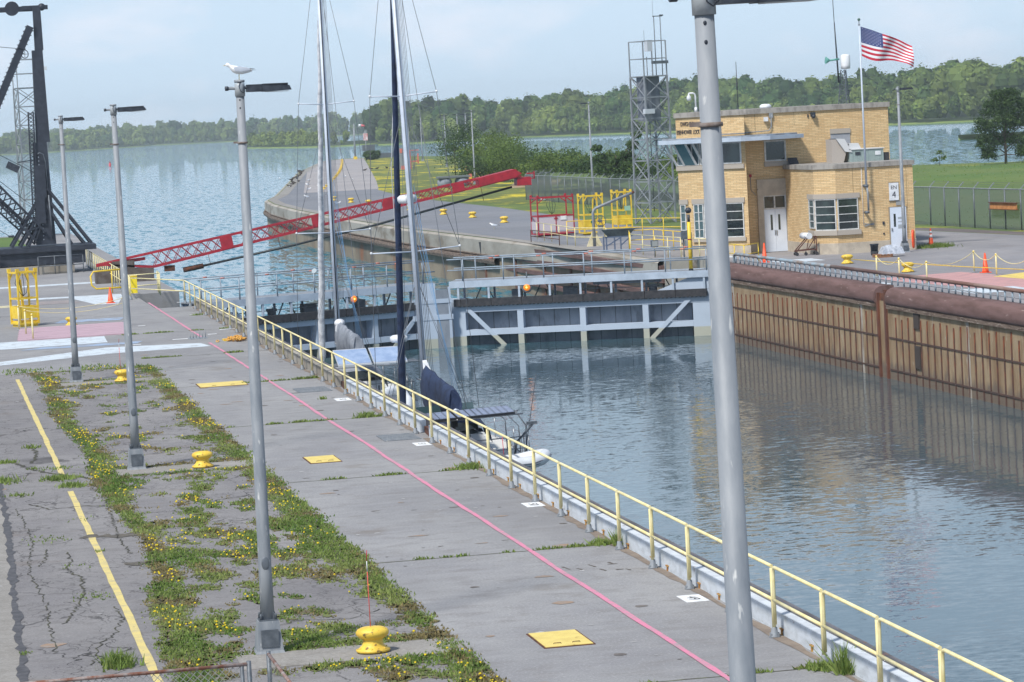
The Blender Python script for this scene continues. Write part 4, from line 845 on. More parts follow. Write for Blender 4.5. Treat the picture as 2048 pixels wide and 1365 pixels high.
for p,q in (((-.5,-.5,13.2),(-7,-1,14.1)),((-.4,-.5,6.0),(-7,-1,9.9)),((-.9,-.5,4.3),(-7,-1,9.6)),((-1.2,-.6,1.8),(-7,-1.2,5.6))): b.tube([p,q],.018,5)
b.cbox((-1.9,-.7,2.3),(.35,.12,.12)); b.obj('cable',BLACK,t)
b=MB()
for k in range(24): b.cbox((-.02,-.5,2+k*.22),(.05,.02,.06))
b.obj('bolt_row',M('pale_rivet',lin((150,160,172)),.6),t)
b=MB()
for x in (0,.95,2.6): b.tube([(x-.5,-2.15,0),(x-.5,-2.15,1.05)],.03,6)
for z in (.5,1.05): b.tube([(-.5,-2.15,z),(2.1,-2.15,z)],.03,6)
b.obj('grey_rail',GALVD,t)
# ---------------------------------------------------------------- lattice towers
def tower(label,loc,w,h,n,cage,rz=0,th=.07):
    t=thing('lattice_tower',label,'tower',loc,rz); a=w/2
    b=MB()
    for sx_ in (-1,1):
        for sy in (-1,1): b.bar((sx_*a,sy*a,0),(sx_*a*.92,sy*a*.92,h),th*1.5)
    b.obj('leg',GALV,t)
    b=MB(); cs=[(-1,-1),(1,-1),(1,1),(-1,1)]
    for k in range(n):
        z0=h*k/n; z1=h*(k+1)/n; f0=1-.08*k/n; f1=1-.08*(k+1)/n
        for i in range(4):
            c,e=cs[i],cs[(i+1)%4]
            b.bar((c[0]*a*f0,c[1]*a*f0,z0),(e[0]*a*f1,e[1]*a*f1,z1),th*.8); b.bar((e[0]*a*f0,e[1]*a*f0,z0),(c[0]*a*f1,c[1]*a*f1,z1),th*.8)
    b.obj('bracing',GALV,t)
    b=MB()
    for k in range(1,n+1):
        z0=h*k/n; f=1-.08*k/n
        for i in range(4): c,e=cs[i],cs[(i+1)%4]; b.bar((c[0]*a*f,c[1]*a*f,z0),(e[0]*a*f,e[1]*a*f,z0),th)
    b.obj('girt',GALV,t); 
    b=MB(); q=a*.92
    for sx_ in (-1,1):
        for sy in (-1,1): b.bar((sx_*q,sy*q,h),(sx_*q,sy*q,h+cage),th)
    for z in (h+cage*.5,h+cage):
        for i in range(4): c,e=cs[i],cs[(i+1)%4]; b.bar((c[0]*q,c[1]*q,z),(e[0]*q,e[1]*q,z),th*.8)
    b.obj('cage',GALV,t)
    b=MB(); b.box((-q,-q,h-.05),(q,q,h)); b.obj('platform',GALVD,t); return t
t=tower('tall grey lattice tower left of the brick building, with a corrugated grey cabinet inside',(49.2,200.5,0),1.95,9.9,7,2.35,R(18))
b=MB(); b.box((-.7,-.45,6.9),(.55,.45,9.85)); b.obj('cabinet',M('corrugated_grey',lin((118,124,134)),.6,c2=lin((98,104,114)),ns=1,st=(9,9,.1)),t)
b=MB(); b.cbox((-.75,-1.05,7.55),(.75,.3,.32)); b.cbox((.1,0,11.95),(.4,.4,.75)); b.obj('equipment_box',M('equip_light',lin((190,196,204)),.5),t)
b=MB(); b.bar((-.3,-1,10.8),(.95,-1,10.8),.16,.2); b.tube([(.45,-.3,9.9),(.45,-.3,13.9)],.03,6); b.tube([(.95,-.3,9.9),(.95,-.3,13.9)],.03,6); b.bar((.35,-.3,13.9),(1.1,-.3,13.9),.06); b.cbox((1.05,-.3,13.95),(.25,.12,.1)); b.obj('mast_frame',GALVD,t)
b=MB(); b.tube([(-.2,0,12.2),(-.2,0,13.0)],.012,4); b.tube([(.4,-.3,13.9),(.4,-.3,15.2)],.01,4); b.tube([(-.2,-.2,.8),(-.2,-.2,11.2)],.03,5); b.obj('aerial',GALVD,t)
t=tower('slender grey lattice tower seen behind the black crane mast',(9.9,252,0),2.2,12.1,8,2.3,R(8))
b=MB(); b.cbox((1.35,-.9,13.6),(.25,.2,.3)); b.obj('camera_dome',WHITE,t)
# ---------------------------------------------------------------- work cages
def cage(label,loc,w,dp,h,mt,panel,rz=0,name='work_cage'):
    t=thing(name,label,'work cage',loc,rz); a=w/2; c=dp/2
    b=MB()
    for sx_ in (-1,1):
        for sy in (-1,1): b.bar((sx_*a,sy*c,.1),(sx_*a,sy*c,h),.075)
    b.obj('corner_post',mt,t)
    b=MB()
    for z in (h,h*.52,.14):
        for sy in (-1,1): b.bar((-a,sy*c,z),(a,sy*c,z),.07)
        for sx_ in (-1,1): b.bar((sx_*a,-c,z),(sx_*a,c,z),.07)
    b.obj('crossbar',mt,t)
    b=MB(); b.box((-a,-c,.12),(a,c,.16)); b.obj('floor_pan',mt,t)
    b=MB()
    for y in (-c,c): b.box((-a+.03,y-.012,.35),(a-.03,y+.012,h*.5 if panel is not mt else h*.38))
    for x in (-a,a): b.box((x-.012,-c+.03,.35),(x+.012,c-.03,h*.38))
    b.obj('side_panel',panel,t)
    b=MB()
    for sx_ in (-1,1):
        for sy in (-1,1): b.bar((sx_*a,sy*c,h-.35),(sx_*a*.6,sy*c,h),.06); b.cbox((sx_*a*.97,sy*c,h+.08),(.14,.1,.18))
    b.obj('lifting_lug',mt,t)
    b=MB()
    for k in range(4): b.tube([(-.2+.1*k,0,h),(-.35+.2*k,.02,h*.8),(-.15+.1*k,0,h*.62),(-.02,0,h*.56)],.014,5)
    b.obj('sling',BLACK,t)
    b=MB(); b.box((-a*.7,-c*.6,.0),(a*.7,c*.6,.11)); b.obj('skid',mt,t); return t
t=cage('tall pale yellow personnel cage standing on the left quay near the pink planks',(4.4,131.2,0),.86,.86,2.3,YEL,YEL,R(22))
b=MB(); b.bar((.1,.3,.4),(-.05,.2,2.0),.1); b.obj('inner_post',YEL,t)
b=MB(); b.box((-.4,-.4,-.0),(.4,.4,.25)); b.obj('yellow_skid',YEL,t)
MESHW=M('pale_sheet',lin((192,184,192)),.6)
t=cage('wide red cage with pale side sheets and a red cross on the right quay',(40.0,190.6,0),2.35,1.7,2.45,RED,MESHW,R(3))
b=MB(); b.box((-.04,-.9,1.0),(.04,-.87,1.24)); b.box((-.12,-.9,1.08),(.12,-.87,1.16)); b.box((-.03,-.88,.1),(.03,-.86,1.3)); b.obj('red_cross',RED,t)
b=MB(); b.box((.3,-.9,1.0),(.7,-.87,1.25)); b.obj('notice',WHITE,t)
for i,(x,y,w_,lb) in enumerate(((42.0,188.3,1.25,'yellow work cage behind the grey davit, left of its twin'),(45.1,192.9,.95,'yellow work cage behind the dark trough, right of its twin'))):
    t=cage(lb,(x,y,0),w_,1.2,2.45,YEL,YEL,R(4)); b=MB(); b.bar((.1,0,1.2),(.2,0,2.3),.07); b.obj('inner_post',YEL,t)
    b=MB(); b.box((-.2,-.64,.75),(.0,-.62,.9)) if i==0 else b.box((.0,-.64,1.25),(.4,-.62,1.55)); b.obj('notice',M('green_notice',lin((150,190,165)),.6) if i else M('dark_green_notice',lin((50,110,70)),.6),t)
# davit with winch
t=thing('davit_crane','grey bent pipe davit with a hand winch on a pale triangular base','davit',(38.5,172,-.1))
b=MB(); b.tube([(0,0,0),(0,0,2.05),(.06,0,2.2),(.2,0,2.3),(2.35,0,3.05)],.085,10); b.obj('pole',GALV,t)
b=MB(); b.tube([(2.2,0,3.0),(2.5,0,3.1)],.07,8); b.obj('arm_end',RUST,t)
CREAM=M('cream_paint',lin((222,214,180)),.6,c2=lin((200,190,156)),ns=3)
b=MB()
for sx_ in (-1,1): b.add([(sx_*.1,-.05,.95),(sx_*.5,-.05,0),(sx_*.1,-.05,0),(sx_*.1,.05,.95),(sx_*.5,.05,0),(sx_*.1,.05,0)],[(0,1,2),(5,4,3),(0,1,4,3),(1,2,5,4),(2,0,3,5)])
b.cbox((0,0,.02),(1.2,.8,.04)); b.obj('tripod_base',CREAM,t)
b=MB()
for k in range(14): a=k*math.pi/7; a2=a+math.pi/7; b.bar((.38+.32*math.cos(a),-.2,1.55+.32*math.sin(a)),(.38+.32*math.cos(a2),-.2,1.55+.32*math.sin(a2)),.03)
for k in range(3): a=k*math.pi/3; b.bar((.38+.3*math.cos(a),-.2,1.55+.3*math.sin(a)),(.38-.3*math.cos(a),-.2,1.55-.3*math.sin(a)),.025)
b.tube([(.38,-.3,1.55),(.38,.2,1.55)],.09,8); b.obj('hand_wheel',GALVD,t)
b=MB(); b.frustum((.4,0,.75),(.35,.3),(.25,.25),.55); b.obj('winch_box',GALV,t)
t=thing('trough_rack','dark grey trough tipped on a slate blue steel rack behind the gate rails','trough',(38.3,165,0))
SLATE=M('slate_paint',lin((78,92,98)),.6,c2=lin((60,72,80)),ns=3)
b=MB(); b.frustum((0,0,.78),(1.1,.5),(1.75,.8),.42); b.obj('trough',SLATE,t)
b=MB()
for x,y in ((-.75,-.3),(-.75,.4),(.05,-.35),(-.3,-.35)): b.bar((x,y,0),(x,y,.8),.07)
b.bar((-.75,-.3,.3),(.1,-.3,.75),.06); b.bar((.05,-.35,.3),(.75,-.3,.85),.06); b.bar((-.85,-.3,.78),(.6,-.3,.78),.07); b.obj('rack_frame',M('slate_blue',lin((88,104,130)),.6),t)
# yellow rail groups at right quay head
railing('yellow railing run in front of the red cage, by the guide wall edge',[(38.0,186.0),(37.7,173.5),(38.9,170.6)],2.4,group='yellow railings behind the gate',foot=False,mat_=PYEL)
railing('yellow railing running behind the red cage towards the lattice tower',[(39.6,184.5),(43.8,182),(45.6,178.5)],2.1,group='yellow railings behind the gate',mat_=YEL,foot=False)
railing('yellow double railing loop between the trough and the brick building',[(37.9,160.4),(38.9,165.0),(40.2,164.5),(40.6,157.2),(39.8,154.2)],1.7,group='yellow railings behind the gate',mat_=YEL,foot=False)
railing('long pale yellow railing sloping from the trough down to the gate end',[(37.85,160.2),(38.6,152.2),(39.35,147.5)],2.2,group='yellow railings behind the gate',foot=False)
railing('low yellow railing end beside the orange cone at the gate',[(39.4,146.5),(39.5,143.3),(40.7,145.0)],1.5,group='yellow railings behind the gate',mat_=YEL,foot=False,h=.9)
railing('dark rusty low rail on the guide wall corner left of the red cage',[(36.9,182.5),(37.2,175.6)],5,group='yellow railings behind the gate',mat_=RUST,foot=False,h=.75)
# cones
CONEW=M('cone_white',lin((235,235,236)),.5)
def cone(label,loc,h=.75,bands=False,group='orange traffic cones'):
    t=thing('traffic_cone',label,'traffic cone',loc,0,group)
    b=MB(); b.lathe([(.16,.03),(.135,.1),(.03,h),(.0,h)],n=16); b.obj('cone_body',ORANGE,t)
    b=MB(); b.box((-.2,-.2,0),(.2,.2,.035)); b.obj('base',ORANGE,t)
    if bands:
        b=MB(); f=lambda z:.137-(.107)*(z-.1)/(h-.1)+.002
        for z0,z1 in ((h*.5,h*.66),(h*.72,h*.86)): b.lathe([(f(z0),z0),(f(z1),z1)],n=16)
        b.obj('white_band',CONEW,t)
    return t
cone('orange cone on the left quay between the first two lamp poles',(8.9,144.9,0))
cone('tall orange and white banded cone in the weeds right of the brick building',(50.6,147.9,0),.95,True)
cone('orange cone inside the yellow chain fence at the right edge',(44.95,124.4,0),.85)
cone('slim orange cone at the end of the blue grey pipe rail, below the double door',(40.6,143.6,0),.95)
# lock entrance rope posts
def ropepost(label,loc,group,h=.95):
    t=thing('rope_post',label,'rope post',loc,0,group); MB().tube([(0,0,0),(0,0,h)],.035,8).obj('post',PYEL,t); b=MB(); b.tube([(0,0,h-.08),(0,0,h-.03)],.045,8); b.obj('hook_ring',YEL,t); b=MB(); b.lathe([(.1,0),(.1,.02),(.05,.04)],n=10); b.obj('foot',GALV,t); return t
GP='yellow chain posts on the right quay'; RP=[((40.67,126.2),'yellow chain post nearest the trash bag, behind the balustrade'),((40.79,123.5),'second yellow chain post right of the trash bag'),((40.71,119.7),'third yellow chain post right of the trash bag'),((44.73,125.2),'yellow chain post just left of the big orange cone'),((44.53,121.9),'yellow chain post just right of the big orange cone'),((44.3,117.5),'yellow chain post at the right edge of the view')]
for p,lb in RP: ropepost(lb,(*p,0),GP)
def rope(name,label,pts,sag,mat_,z=.9,r=.018):
    b=MB()
    for p,q in zip(pts,pts[1:]):
        b.tube([(p[0]+(q[0]-p[0])*k/10,p[1]+(q[1]-p[1])*k/10,z-sag*4*(k/10)*(1-k/10)) for k in range(11)],r,5)
    return b.obj(name,mat_,None,label,'rope')
rope('barrier_rope','yellow sagging rope linking the chain posts beside the orange cone',[(40.67,126.2),(40.79,123.5),(40.71,119.7),(44.73,125.2),(44.53,121.9),(44.3,117.5)],.3,PYEL)
rope('barrier_rope','yellow straight rope behind the chain posts towards the right edge',[(41.2,131.5),(44.3,113.5)],.05,YEL,.55)
GP='pale yellow rope posts on the left quay'
for p,lb in (((4.05,128.6),'pale yellow rope post left end of the pink planks, rearmost'),((4.2,125.2),'pale yellow rope post left end of the pink planks, middle'),((4.35,121.8),'pale yellow rope post left end of the pink planks, nearest'),((8.5,130.0),'pale yellow rope post right end of the pink planks, rear'),((8.5,127.0),'pale yellow rope post right end of the pink planks, front')): ropepost(lb,(*p,0),GP,1.05)
rope('barrier_rope','thin pale rope sagging between the rope posts over the pink planks',[(4.2,125.2),(8.5,127.0)],.25,PYEL,1.0,.012)
rope('barrier_rope','thin pale rope sagging behind the pink planks by the yellow cage',[(4.05,128.6),(8.5,130.0)],.25,PYEL,1.0,.012)
PLANK=M('pink_planks',lin((188,160,172)),.8,c2=lin((166,142,152)),ns=2,st=(.5,5,1))
b=MB()
for k in range(7): b.box((3.75+.05*k-6,121.5+k*1.08-125,.0),(8.0+.07*k-6,122.5+k*1.08-125,.05))
o=b.obj('plank_cover',PLANK,None,'faded pink plank cover laid flat on the left quay between the rope posts','plank cover'); o.location=(6,125,0)
# pieces lying about
t=thing('chain_heap','heap of rusty yellow chain by the quay railing at the left lamp pole','chain heap',(11.55,113.5,0))
rr=random.Random(3)
b=MB()
for k in range(60):
    a=rr.uniform(0,6.28); x=rr.gauss(0,.2); y=rr.gauss(0,.35); b.tube([(x+.06*math.cos(a+q),y+.09*math.sin(a+q),.04+.16*rr.random()*max(0,1-abs(x)*2.5)+.03*math.sin(q)) for q in (0,1.2,2.4,3.6,4.8,6.28)],.018,5)
b.obj('links',M('chain_yellow',lin((226,176,80)),.6,c2=lin((190,130,60)),ns=20),t)
b=MB(); b.box((-.45,.25,0),(.3,1.0,.05)); b.obj('tray',YEL,t)
t=thing('drain_fitting','row of small grey steel hooks standing on the pink line','hook rack',(10.35,116.3,0))
b=MB(); b.box((-.35,-.4,0),(.35,.4,.03)); 
for k in range(6): x=-.3+k*.12; b.tube([(x,-.2+.08*(k%3),.03),(x,-.2+.08*(k%3),.22+.05*(k%2))],.014,5)
b.obj('rack',GALV,t)
t=thing('life_ring_box','bright yellow rescue box on the left railing at the gate gap','rescue box',(10.25,147.9,.25)); b=MB(); b.box((-.14,-.25,0),(.14,.25,.8)); b.obj('box_body',M('bright_yellow',lin((240,215,40)),.5),t); b=MB(); b.box((-.16,-.27,.8),(.16,.27,.84)); b.obj('lid',YEL,t)
t=thing('swing_barrier','round-cornered yellow pipe barrier behind the left orange cone','barrier',(9.0,154.2,0)); b=MB(); b.tube([(1.4,0,.25),(-.2,.0,.25),(-.42,0,.45),(-.45,0,.9),(-.3,0,1.12),(1.2,.3,1.15)],.045,8); b.tube([(.6,0,.0),(.6,0,1.1)],.03,6); b.obj('pipe_loop',YEL,t)
t=thing('wooden_block','dark timber block with a pale board near the yellow personnel cage','block',(3.0,139,0)); b=MB(); b.box((-.5,-.3,.1),(.35,.3,.42)); b.obj('block',RUBBER,t); b=MB(); b.box((-.2,-.1,.42),(1.3,.1,.5)); b.obj('board',CREAM,t)
# ---------------------------------------------------------------- brick control building
bt=thing('brick_building','two storey buff brick lock control building with a canopy band and flat roof','building',(44,150,0))
def W(x,y,z): return (x-44,y-150,z)
# tower block outline (plan), counted clockwise from the far left
TW=[(43.5,162),(43.5,160.0),(40.4,156.8),(39.0,153.6),(42.0,151.2),(42.0,152.7),(50.2,152.7),(50.2,162)]
LW=[(44.45,152.69),(44.45,147.55),(45.3,146.6),(49.35,146.6),(49.35,158),(50.19,158),(50.19,152.69)]
def loc(p): return [(x-44,y-150) for x,y in p]
b=MB(); b.prism(loc(TW),.0,7.2); b.obj('upper_block_wall',BRICK,bt)
b=MB(); b.prism(loc(LW[:5]+[(50.0,158),(50.0,152.71),(44.45,152.71)]),.55,4.27); b.obj('low_wing_wall',BRICK,bt)
def offs(poly,o):
    n=len(poly); out=[]
    for i in range(n):
        a=Vector(poly[i-1]); c=Vector(poly[i]); e=Vector(poly[(i+1)%n]); d1=(c-a).normalized(); d2=(e-c).normalized(); n1=Vector((-d1.y,d1.x))*-1; n2=Vector((-d2.y,d2.x))*-1
        k=1+n1.dot(n2); q=(n1+n2)/max(k,.2); out.append((c.x+q.x*o,c.y+q.y*o))
    return out
ar=sum(TW[i][0]*TW[(i+1)%len(TW)][1]-TW[(i+1)%len(TW)][0]*TW[i][1] for i in range(len(TW)))
sg=-1 if ar<0 else 1
b=MB(); b.prism(loc(offs(TW,.09*sg)),7.2,7.45); b.prism(loc(offs(TW,-.35*sg)),7.45,7.46); b.obj('roof_coping',COPE,bt)
LW2=[(44.45,152.65),(44.45,147.55),(45.3,146.6),(49.35,146.6),(49.35,152.65)]
b=MB(); b.prism(loc(offs(LW2,.08*sg)),4.27,4.5); b.obj('wing_coping',COPE,bt)
b=MB(); b.prism(loc(offs(LW2,.03*sg)),0,.55); b.obj('plinth',STONE,bt)
b=MB(); b.prism(loc(offs(TW,.03*sg)),0,.5); b.obj('tower_plinth',STONE,bt)
# control joint lines + stains kept in the mesh as thin strips
b=MB()
for x,y,z0,z1 in ((46.2,146.6,2.9,4.27),(43.0,152.7,6.2,7.2),(45.1,152.7,6.5,7.2),(49.0,146.6,.6,4.2)): b.box(W(x-.008,y-.004,z0),W(x+.008,y+.02,z1))
b.obj('control_joint',M('joint_brown',lin((110,92,70)),.9),bt)  # joint strips in one plain dark brown
# canopy around the control room
CAN=[(38.25,154.6),(38.0,153.35),(41.55,150.35),(43.1,150.35),(45.3,151.75),(45.3,152.69),(42.01,152.69),(42.01,151.19),(38.98,153.6),(39.3,154.6)]
CANM=M('canopy_metal',lin((182,194,208)),.5,c2=lin((164,176,192)),ns=1.2)
b=MB(); b.prism(loc(CAN),5.86,6.06); b.obj('canopy',CANM,bt)
CT=[(38.45,154.5),(38.25,153.45),(41.65,150.6),(43.0,150.6),(45.0,151.9),(45.0,152.68),(42.02,152.68),(42.02,151.18),(38.97,153.6),(39.25,154.5)]
b=MB(); b.prism(loc(CT),6.06,6.14); b.obj('canopy_top',M('canopy_lead',lin((150,158,168)),.6,c2=lin((120,126,134)),ns=2),bt)
b=MB(); b.tube([W(40.4,152.35,6.25),W(41.97,151.1,6.25),W(42.1,152.6,6.25),W(43.7,152.6,6.3),W(43.85,152.62,6.5),W(43.85,152.62,7.0)],.03,6); b.cbox(W(43.85,152.64,7.08),(.2,.1,.24)); b.obj('conduit',GALV,bt)
# windows: frame on a facet
def facet(p,q):   # returns transform: x along p->q, y outward normal, z up
    p=Vector(p); q=Vector(q); u=(q-p).normalized(); n=Vector((u.y,-u.x))
    return Matrix(((u.x,n.x,0,p.x-44),(u.y,n.y,0,p.y-150),(0,0,1,0),(0,0,0,1))),(q-p).length
WF=M('window_frame_white',lin((206,208,208)),.6,c2=lin((176,178,178)),ns=6)
def window(name,p,q,x0,x1,z0,z1,cols=1,rows=4,glass=GLASSD,fr=.05,dep=.06,hinge=0):
    T,L=facet(p,q); b=MB(); b.T=T
    b.box((x0,0,z0),(x0+fr,dep,z1)); b.box((x1-fr,0,z0),(x1,dep,z1)); b.box((x0+fr,0,z0),(x1-fr,dep,z0+fr)); b.box((x0+fr,0,z1-fr),(x1-fr,dep,z1))
    for c in range(1,cols): x=x0+(x1-x0)*c/cols; b.box((x-fr*.6,0,z0+fr),(x+fr*.6,dep,z1-fr))
    for c in range(cols):
        xa=x0+(x1-x0)*c/cols+(fr if c==0 else fr*.6); xb=x0+(x1-x0)*(c+1)/cols-(fr if c==cols-1 else fr*.6)
        for r_ in range(1,rows): z=z0+(z1-z0)*r_/rows; b.box((xa,0.001,z-.018),(xb,dep-.012,z+.018))
    o=b.obj(name,WF,bt); g=MB(); g.T=T; g.box((x0+fr*.5,-.02,z0+fr*.5),(x1-fr*.5,.022,z1-fr*.5)); g.obj('pane',glass,o); return o
def trim(name,p,q,x0,x1,z0,z1,dep=.08,m_=SILL):
    T,L=facet(p,q); b=MB(); b.T=T; b.box((x0,-.01,z0),(x1,dep,z1)); return b.obj(name,m_,bt)
B0,B1=(39.0,153.6),(42.0,151.2); D0,D1=(42.0,152.7),(50.2,152.7)
# ground floor
window('window',B0,B1,.05,.36,.95,2.72,1,4,GLASSB); trim('lintel',B0,B1,.0,.5,2.72,2.98); trim('sill',B0,B1,.0,.45,.75,.95)
window('window',B0,B1,.8,1.35,.95,2.72,2,4,GLASSB); window('window',B0,B1,1.38,2.4,.95,2.72,1,4); window('window',B0,B1,2.43,3.6,.95,2.72,1,4)
trim('lintel',B0,B1,.72,3.68,2.72,2.98); trim('sill',B0,B1,.72,3.68,.75,.95,.1)
E0,E1=(44.45,147.55),(45.3,146.6); F0,F1=(45.3,146.6),(49.35,146.6); S0,S1=(44.45,149.5),(44.45,147.55)
window('window',S0,S1,1.05,1.9,1.3,2.78,1,4,GLASSB); window('window',E0,E1,.03,1.24,1.2,2.78,1,4); window('window',F0,F1,.03,1.1,1.2,2.78,1,4)
for p,q,x0,x1,dd in ((S0,S1,.9,1.95,.08),(E0,E1,-.03,1.31,.083),(F0,F1,-.03,1.2,.086)): trim('lintel',p,q,x0,x1,2.78,3.03,dd); trim('sill',p,q,x0,x1,.95,1.2,dd+.03)
# upper floor
window('window',B0,B1,2.3,3.62,4.72,5.84,1,1,GLASSD,.07); window('window',B0,B1,1.3,2.26,4.72,5.84,1,1,GLASSD,.06); window('window',B0,B1,.02,1.26,4.72,5.84,3,1,GLASSB,.05); trim('sill',B0,B1,-.05,3.75,4.47,4.7,.1)
window('window',D0,D1,1.42,2.58,4.7,5.8,1,1,GLASSD,.08); trim('sill',D0,D1,1.38,2.66,4.45,4.68,.1)
# slanted glazed cab in front of the facet windows
b=MB()
T_,_=facet(B0,B1)
for x in (.0,.42,1.1,1.5): b.bar(T_@Vector((x,.06,4.72)),T_@Vector((x-.34,.62,5.86)),.09)
b.obj('slanted_post',WF,bt)
b=MB(); b.T=T_; b.add([(.44,.07,4.74),(1.08,.07,4.74),(.76,.6,5.85),(.12,.6,5.85)],[(0,1,2,3)]); b.obj('slanted_pane',GLASSB,bt)
# entrance
trim('door_surround',D0,D1,.92,2.6,2.95,3.8,.13,STONE); trim('door_surround',D0,D1,.92,1.22,0,2.95,.13,STONE); trim('door_surround',D0,D1,2.44,2.76,0,2.95,.131,STONE)
o=window('transom',D0,D1,1.22,2.44,2.24,2.95,2,1,GLASSD,.06,.08)
T,L=facet(D0,D1)
for x0,x1,s_ in ((1.24,1.825,1),(1.835,2.42,-1)):
    b=MB(); b.T=T; b.box((x0,0,.03),(x1,.07,2.23)); d_=b.obj('door',DOORP,bt)
    xm=x1-.2 if s_>0 else x0+.2
    b=MB(); b.T=T; b.box((xm-.055,.06,1.15),(xm+.055,.078,1.95)); b.obj('door_window',GLASSD,d_)
    b=MB(); b.T=T; b.box((x1-.06 if s_>0 else x0+.02,.07,.9),(x1-.02 if s_>0 else x0+.06,.11,1.15)); b.obj('handle',STEEL,d_)
T,L=facet(F0,F1); b=MB(); b.T=T; b.box((2.75,0,.18),(3.6,.05,2.18)); d_=b.obj('door',DOORP,bt)
b=MB(); b.T=T; b.box((2.93,.045,1.2),(3.04,.058,1.85)); b.obj('door_window',GLASSD,d_); b=MB(); b.T=T; b.box((2.79,.05,1.0),(2.85,.09,1.15)); b.obj('handle',STEEL,d_)
b=MB(); b.T=T
for z0,z1 in ((1.58,1.68),(1.42,1.46),(1.1,1.3)): b.box((3.15,.05,z0),(3.42,.056,z1))
b.obj('notice',M('notice_grey',lin((160,168,176)),.7),d_)
trim('lintel',F0,F1,2.7,3.65,2.18,2.22,.055,M('door_frame_tan',lin((150,138,118)),.7)); trim('door_frame',F0,F1,2.69,2.745,.12,2.18,.055,M('door_frame_tan',lin((150,138,118)),.7)); trim('door_step',F0,F1,2.6,3.75,0,.12,.35,STONE)
# wall fittings
b=MB(); b.T=T; b.box((2.35,0,1.35),(2.45,.06,1.5)); b.box((2.36,0,.85),(2.44,.04,.93)); b.obj('call_box',BLACK,bt)
b=MB(); b.T=T; b.box((3.1,.0,2.27),(3.5,.03,2.5)); b.obj('backing_plate',M('plate_grey',lin((150,152,152)),.6),bt)
b=MB(); b.T=T; b.bar((1.4,.02,1.32),(1.9,.05,1.45),.04); b.bar((1.4,.03,1.45),(1.9,.06,1.36),.04); b.obj('bracket',GALV,bt)
b=MB(); b.T=T; b.tube([(1.36,.02,1.35),(1.36,.02,4.27)],.012,5); b.obj('downpipe',WHITE,bt)
T2,_=facet(D0,D1); b=MB(); b.T=T2; b.box((.55,.0,3.95),(.67,.08,4.1)); b.obj('fire_bell',RED,bt); b=MB(); b.T=T2; b.tube([(.61,.03,3.95),(.61,.03,3.3),(.85,.03,3.0)],.015,5); b.obj('bell_conduit',GALV,bt)
b=MB(); b.T=T2; b.cbox((1.55,.12,7.0-.1),(.2,.2,.22)); b.obj('wall_camera',WHITE,bt)
b=MB(); b.T=T2; b.cbox((4.1,.1,7.02),(.22,.2,.2)); b.ball((4.1,.2,6.9),.1,.1,.1); b.cbox((3.85,.03,6.95),(.06,.04,.16)); b.obj('loudspeaker',BLACK,bt)
b=MB(); b.T=T2; b.box((5.0,0,5.95),(6.1,.07,6.2)); b.obj('lintel',SILL,bt); b=MB(); b.T=T2; b.box((5.02,0,4.3),(6.08,.03,5.94)); b.obj('louvre_panel',M('louvre_grey',lin((156,160,168)),.6,c2=lin((146,150,158)),ns=2),bt)
LET=M('sign_letters_black',lin((52,52,60)),.6)
angb=math.atan2(B1[1]-B0[1],B1[0]-B0[0])
def wt(body,T_,ang_,size,x0,z,wid):
    p=T_@Vector((x0,.014,z)); o=text(body,size,LET,'sign_lettering',bt,p,(R(90),0,ang_),.02,'LEFT',sp=1.0)
    bb=[v.co.x for v in o.data.vertices]; o.scale=(wid/(max(bb)-min(bb)),1,1)
wt('DWIGHT D.',T_,angb,.31,.28,6.86,.78); wt('EISENHOWER  LOCK',T_,angb,.31,.04,6.44,1.3)
# sign EN 4
t=thing('wall_sign','white upright sign reading EN 4 beside the small door','sign',(48.3,146.56,2.97))
b=MB(); b.box((-.25,-.03,-.44),(.25,.0,.44)); b.obj('board',WHITE,t); b=MB(); b.box((-.27,-.025,-.46),(.27,.02,-.44)); b.box((-.27,-.025,.44),(.27,.02,.46)); b.obj('sign_edge',BLACK,t)
o=text('EN',.26,LET,'lettering',t,(0,-.035,.2),(R(90),0,0),.003); o=text('4',.44,LET,'lettering',t,(0.0,-.035,-.17),(R(90),0,0),.003); o.data.transform(Matrix.Scale(1.0,4))
# roof plant
t=thing('rooftop_unit','pale green grey air handling unit with a white hood on the low roof','air unit',(47.0,149.8,4.5))
HV=M('unit_green_grey',lin((152,168,166)),.5,c2=lin((140,156,156)),ns=3); WH=M('hood_pale',lin((204,206,208)),.5)
b=MB(); b.box((-.05,-.5,.0),(1.75,.9,.62)); 
for k in range(14): b.box((.1+k*.115,-.515,.05),(.12+k*.115,-.5,.6))
b.obj('unit_body',HV,t)
b=MB(); b.box((-.08,-.55,.62),(1.8,.95,.66)); b.obj('unit_top',WH,t)
b=MB(); b.add([(-.95,-.4,0),(-.35,-.4,0),(-.2,-.4,.5),(-.62,-.4,1.2),(-.95,-.4,1.2),(-.95,.6,0),(-.35,.6,0),(-.2,.6,.5),(-.62,.6,1.2),(-.95,.6,1.2)],[(0,1,2,3,4),(9,8,7,6,5),(0,1,6,5),(1,2,7,6),(4,0,5,9)]); b.obj('intake_box',M('intake_tan',lin((176,168,160)),.6),t)
b=MB(); b.add([(-.75,-.55,1.24),(-.3,-.55,1.2),(.08,-.55,.5),(-.28,-.55,.55),(-.75,.7,1.24),(-.3,.7,1.2),(.08,.7,.5),(-.28,.7,.55)],[(0,1,2,3),(7,6,5,4),(0,1,5,4),(1,2,6,5),(2,3,7,6),(3,0,4,7)]); b.add([(.0,-.3,.64),(.65,-.3,.64),(.5,-.3,.95),(.0,-.3,.95),(.0,.6,.64),(.65,.6,.64),(.5,.6,.95),(.0,.6,.95)],[(0,1,2,3),(7,6,5,4),(1,2,6,5),(2,3,7,6)]); b.obj('hood',WH,t)
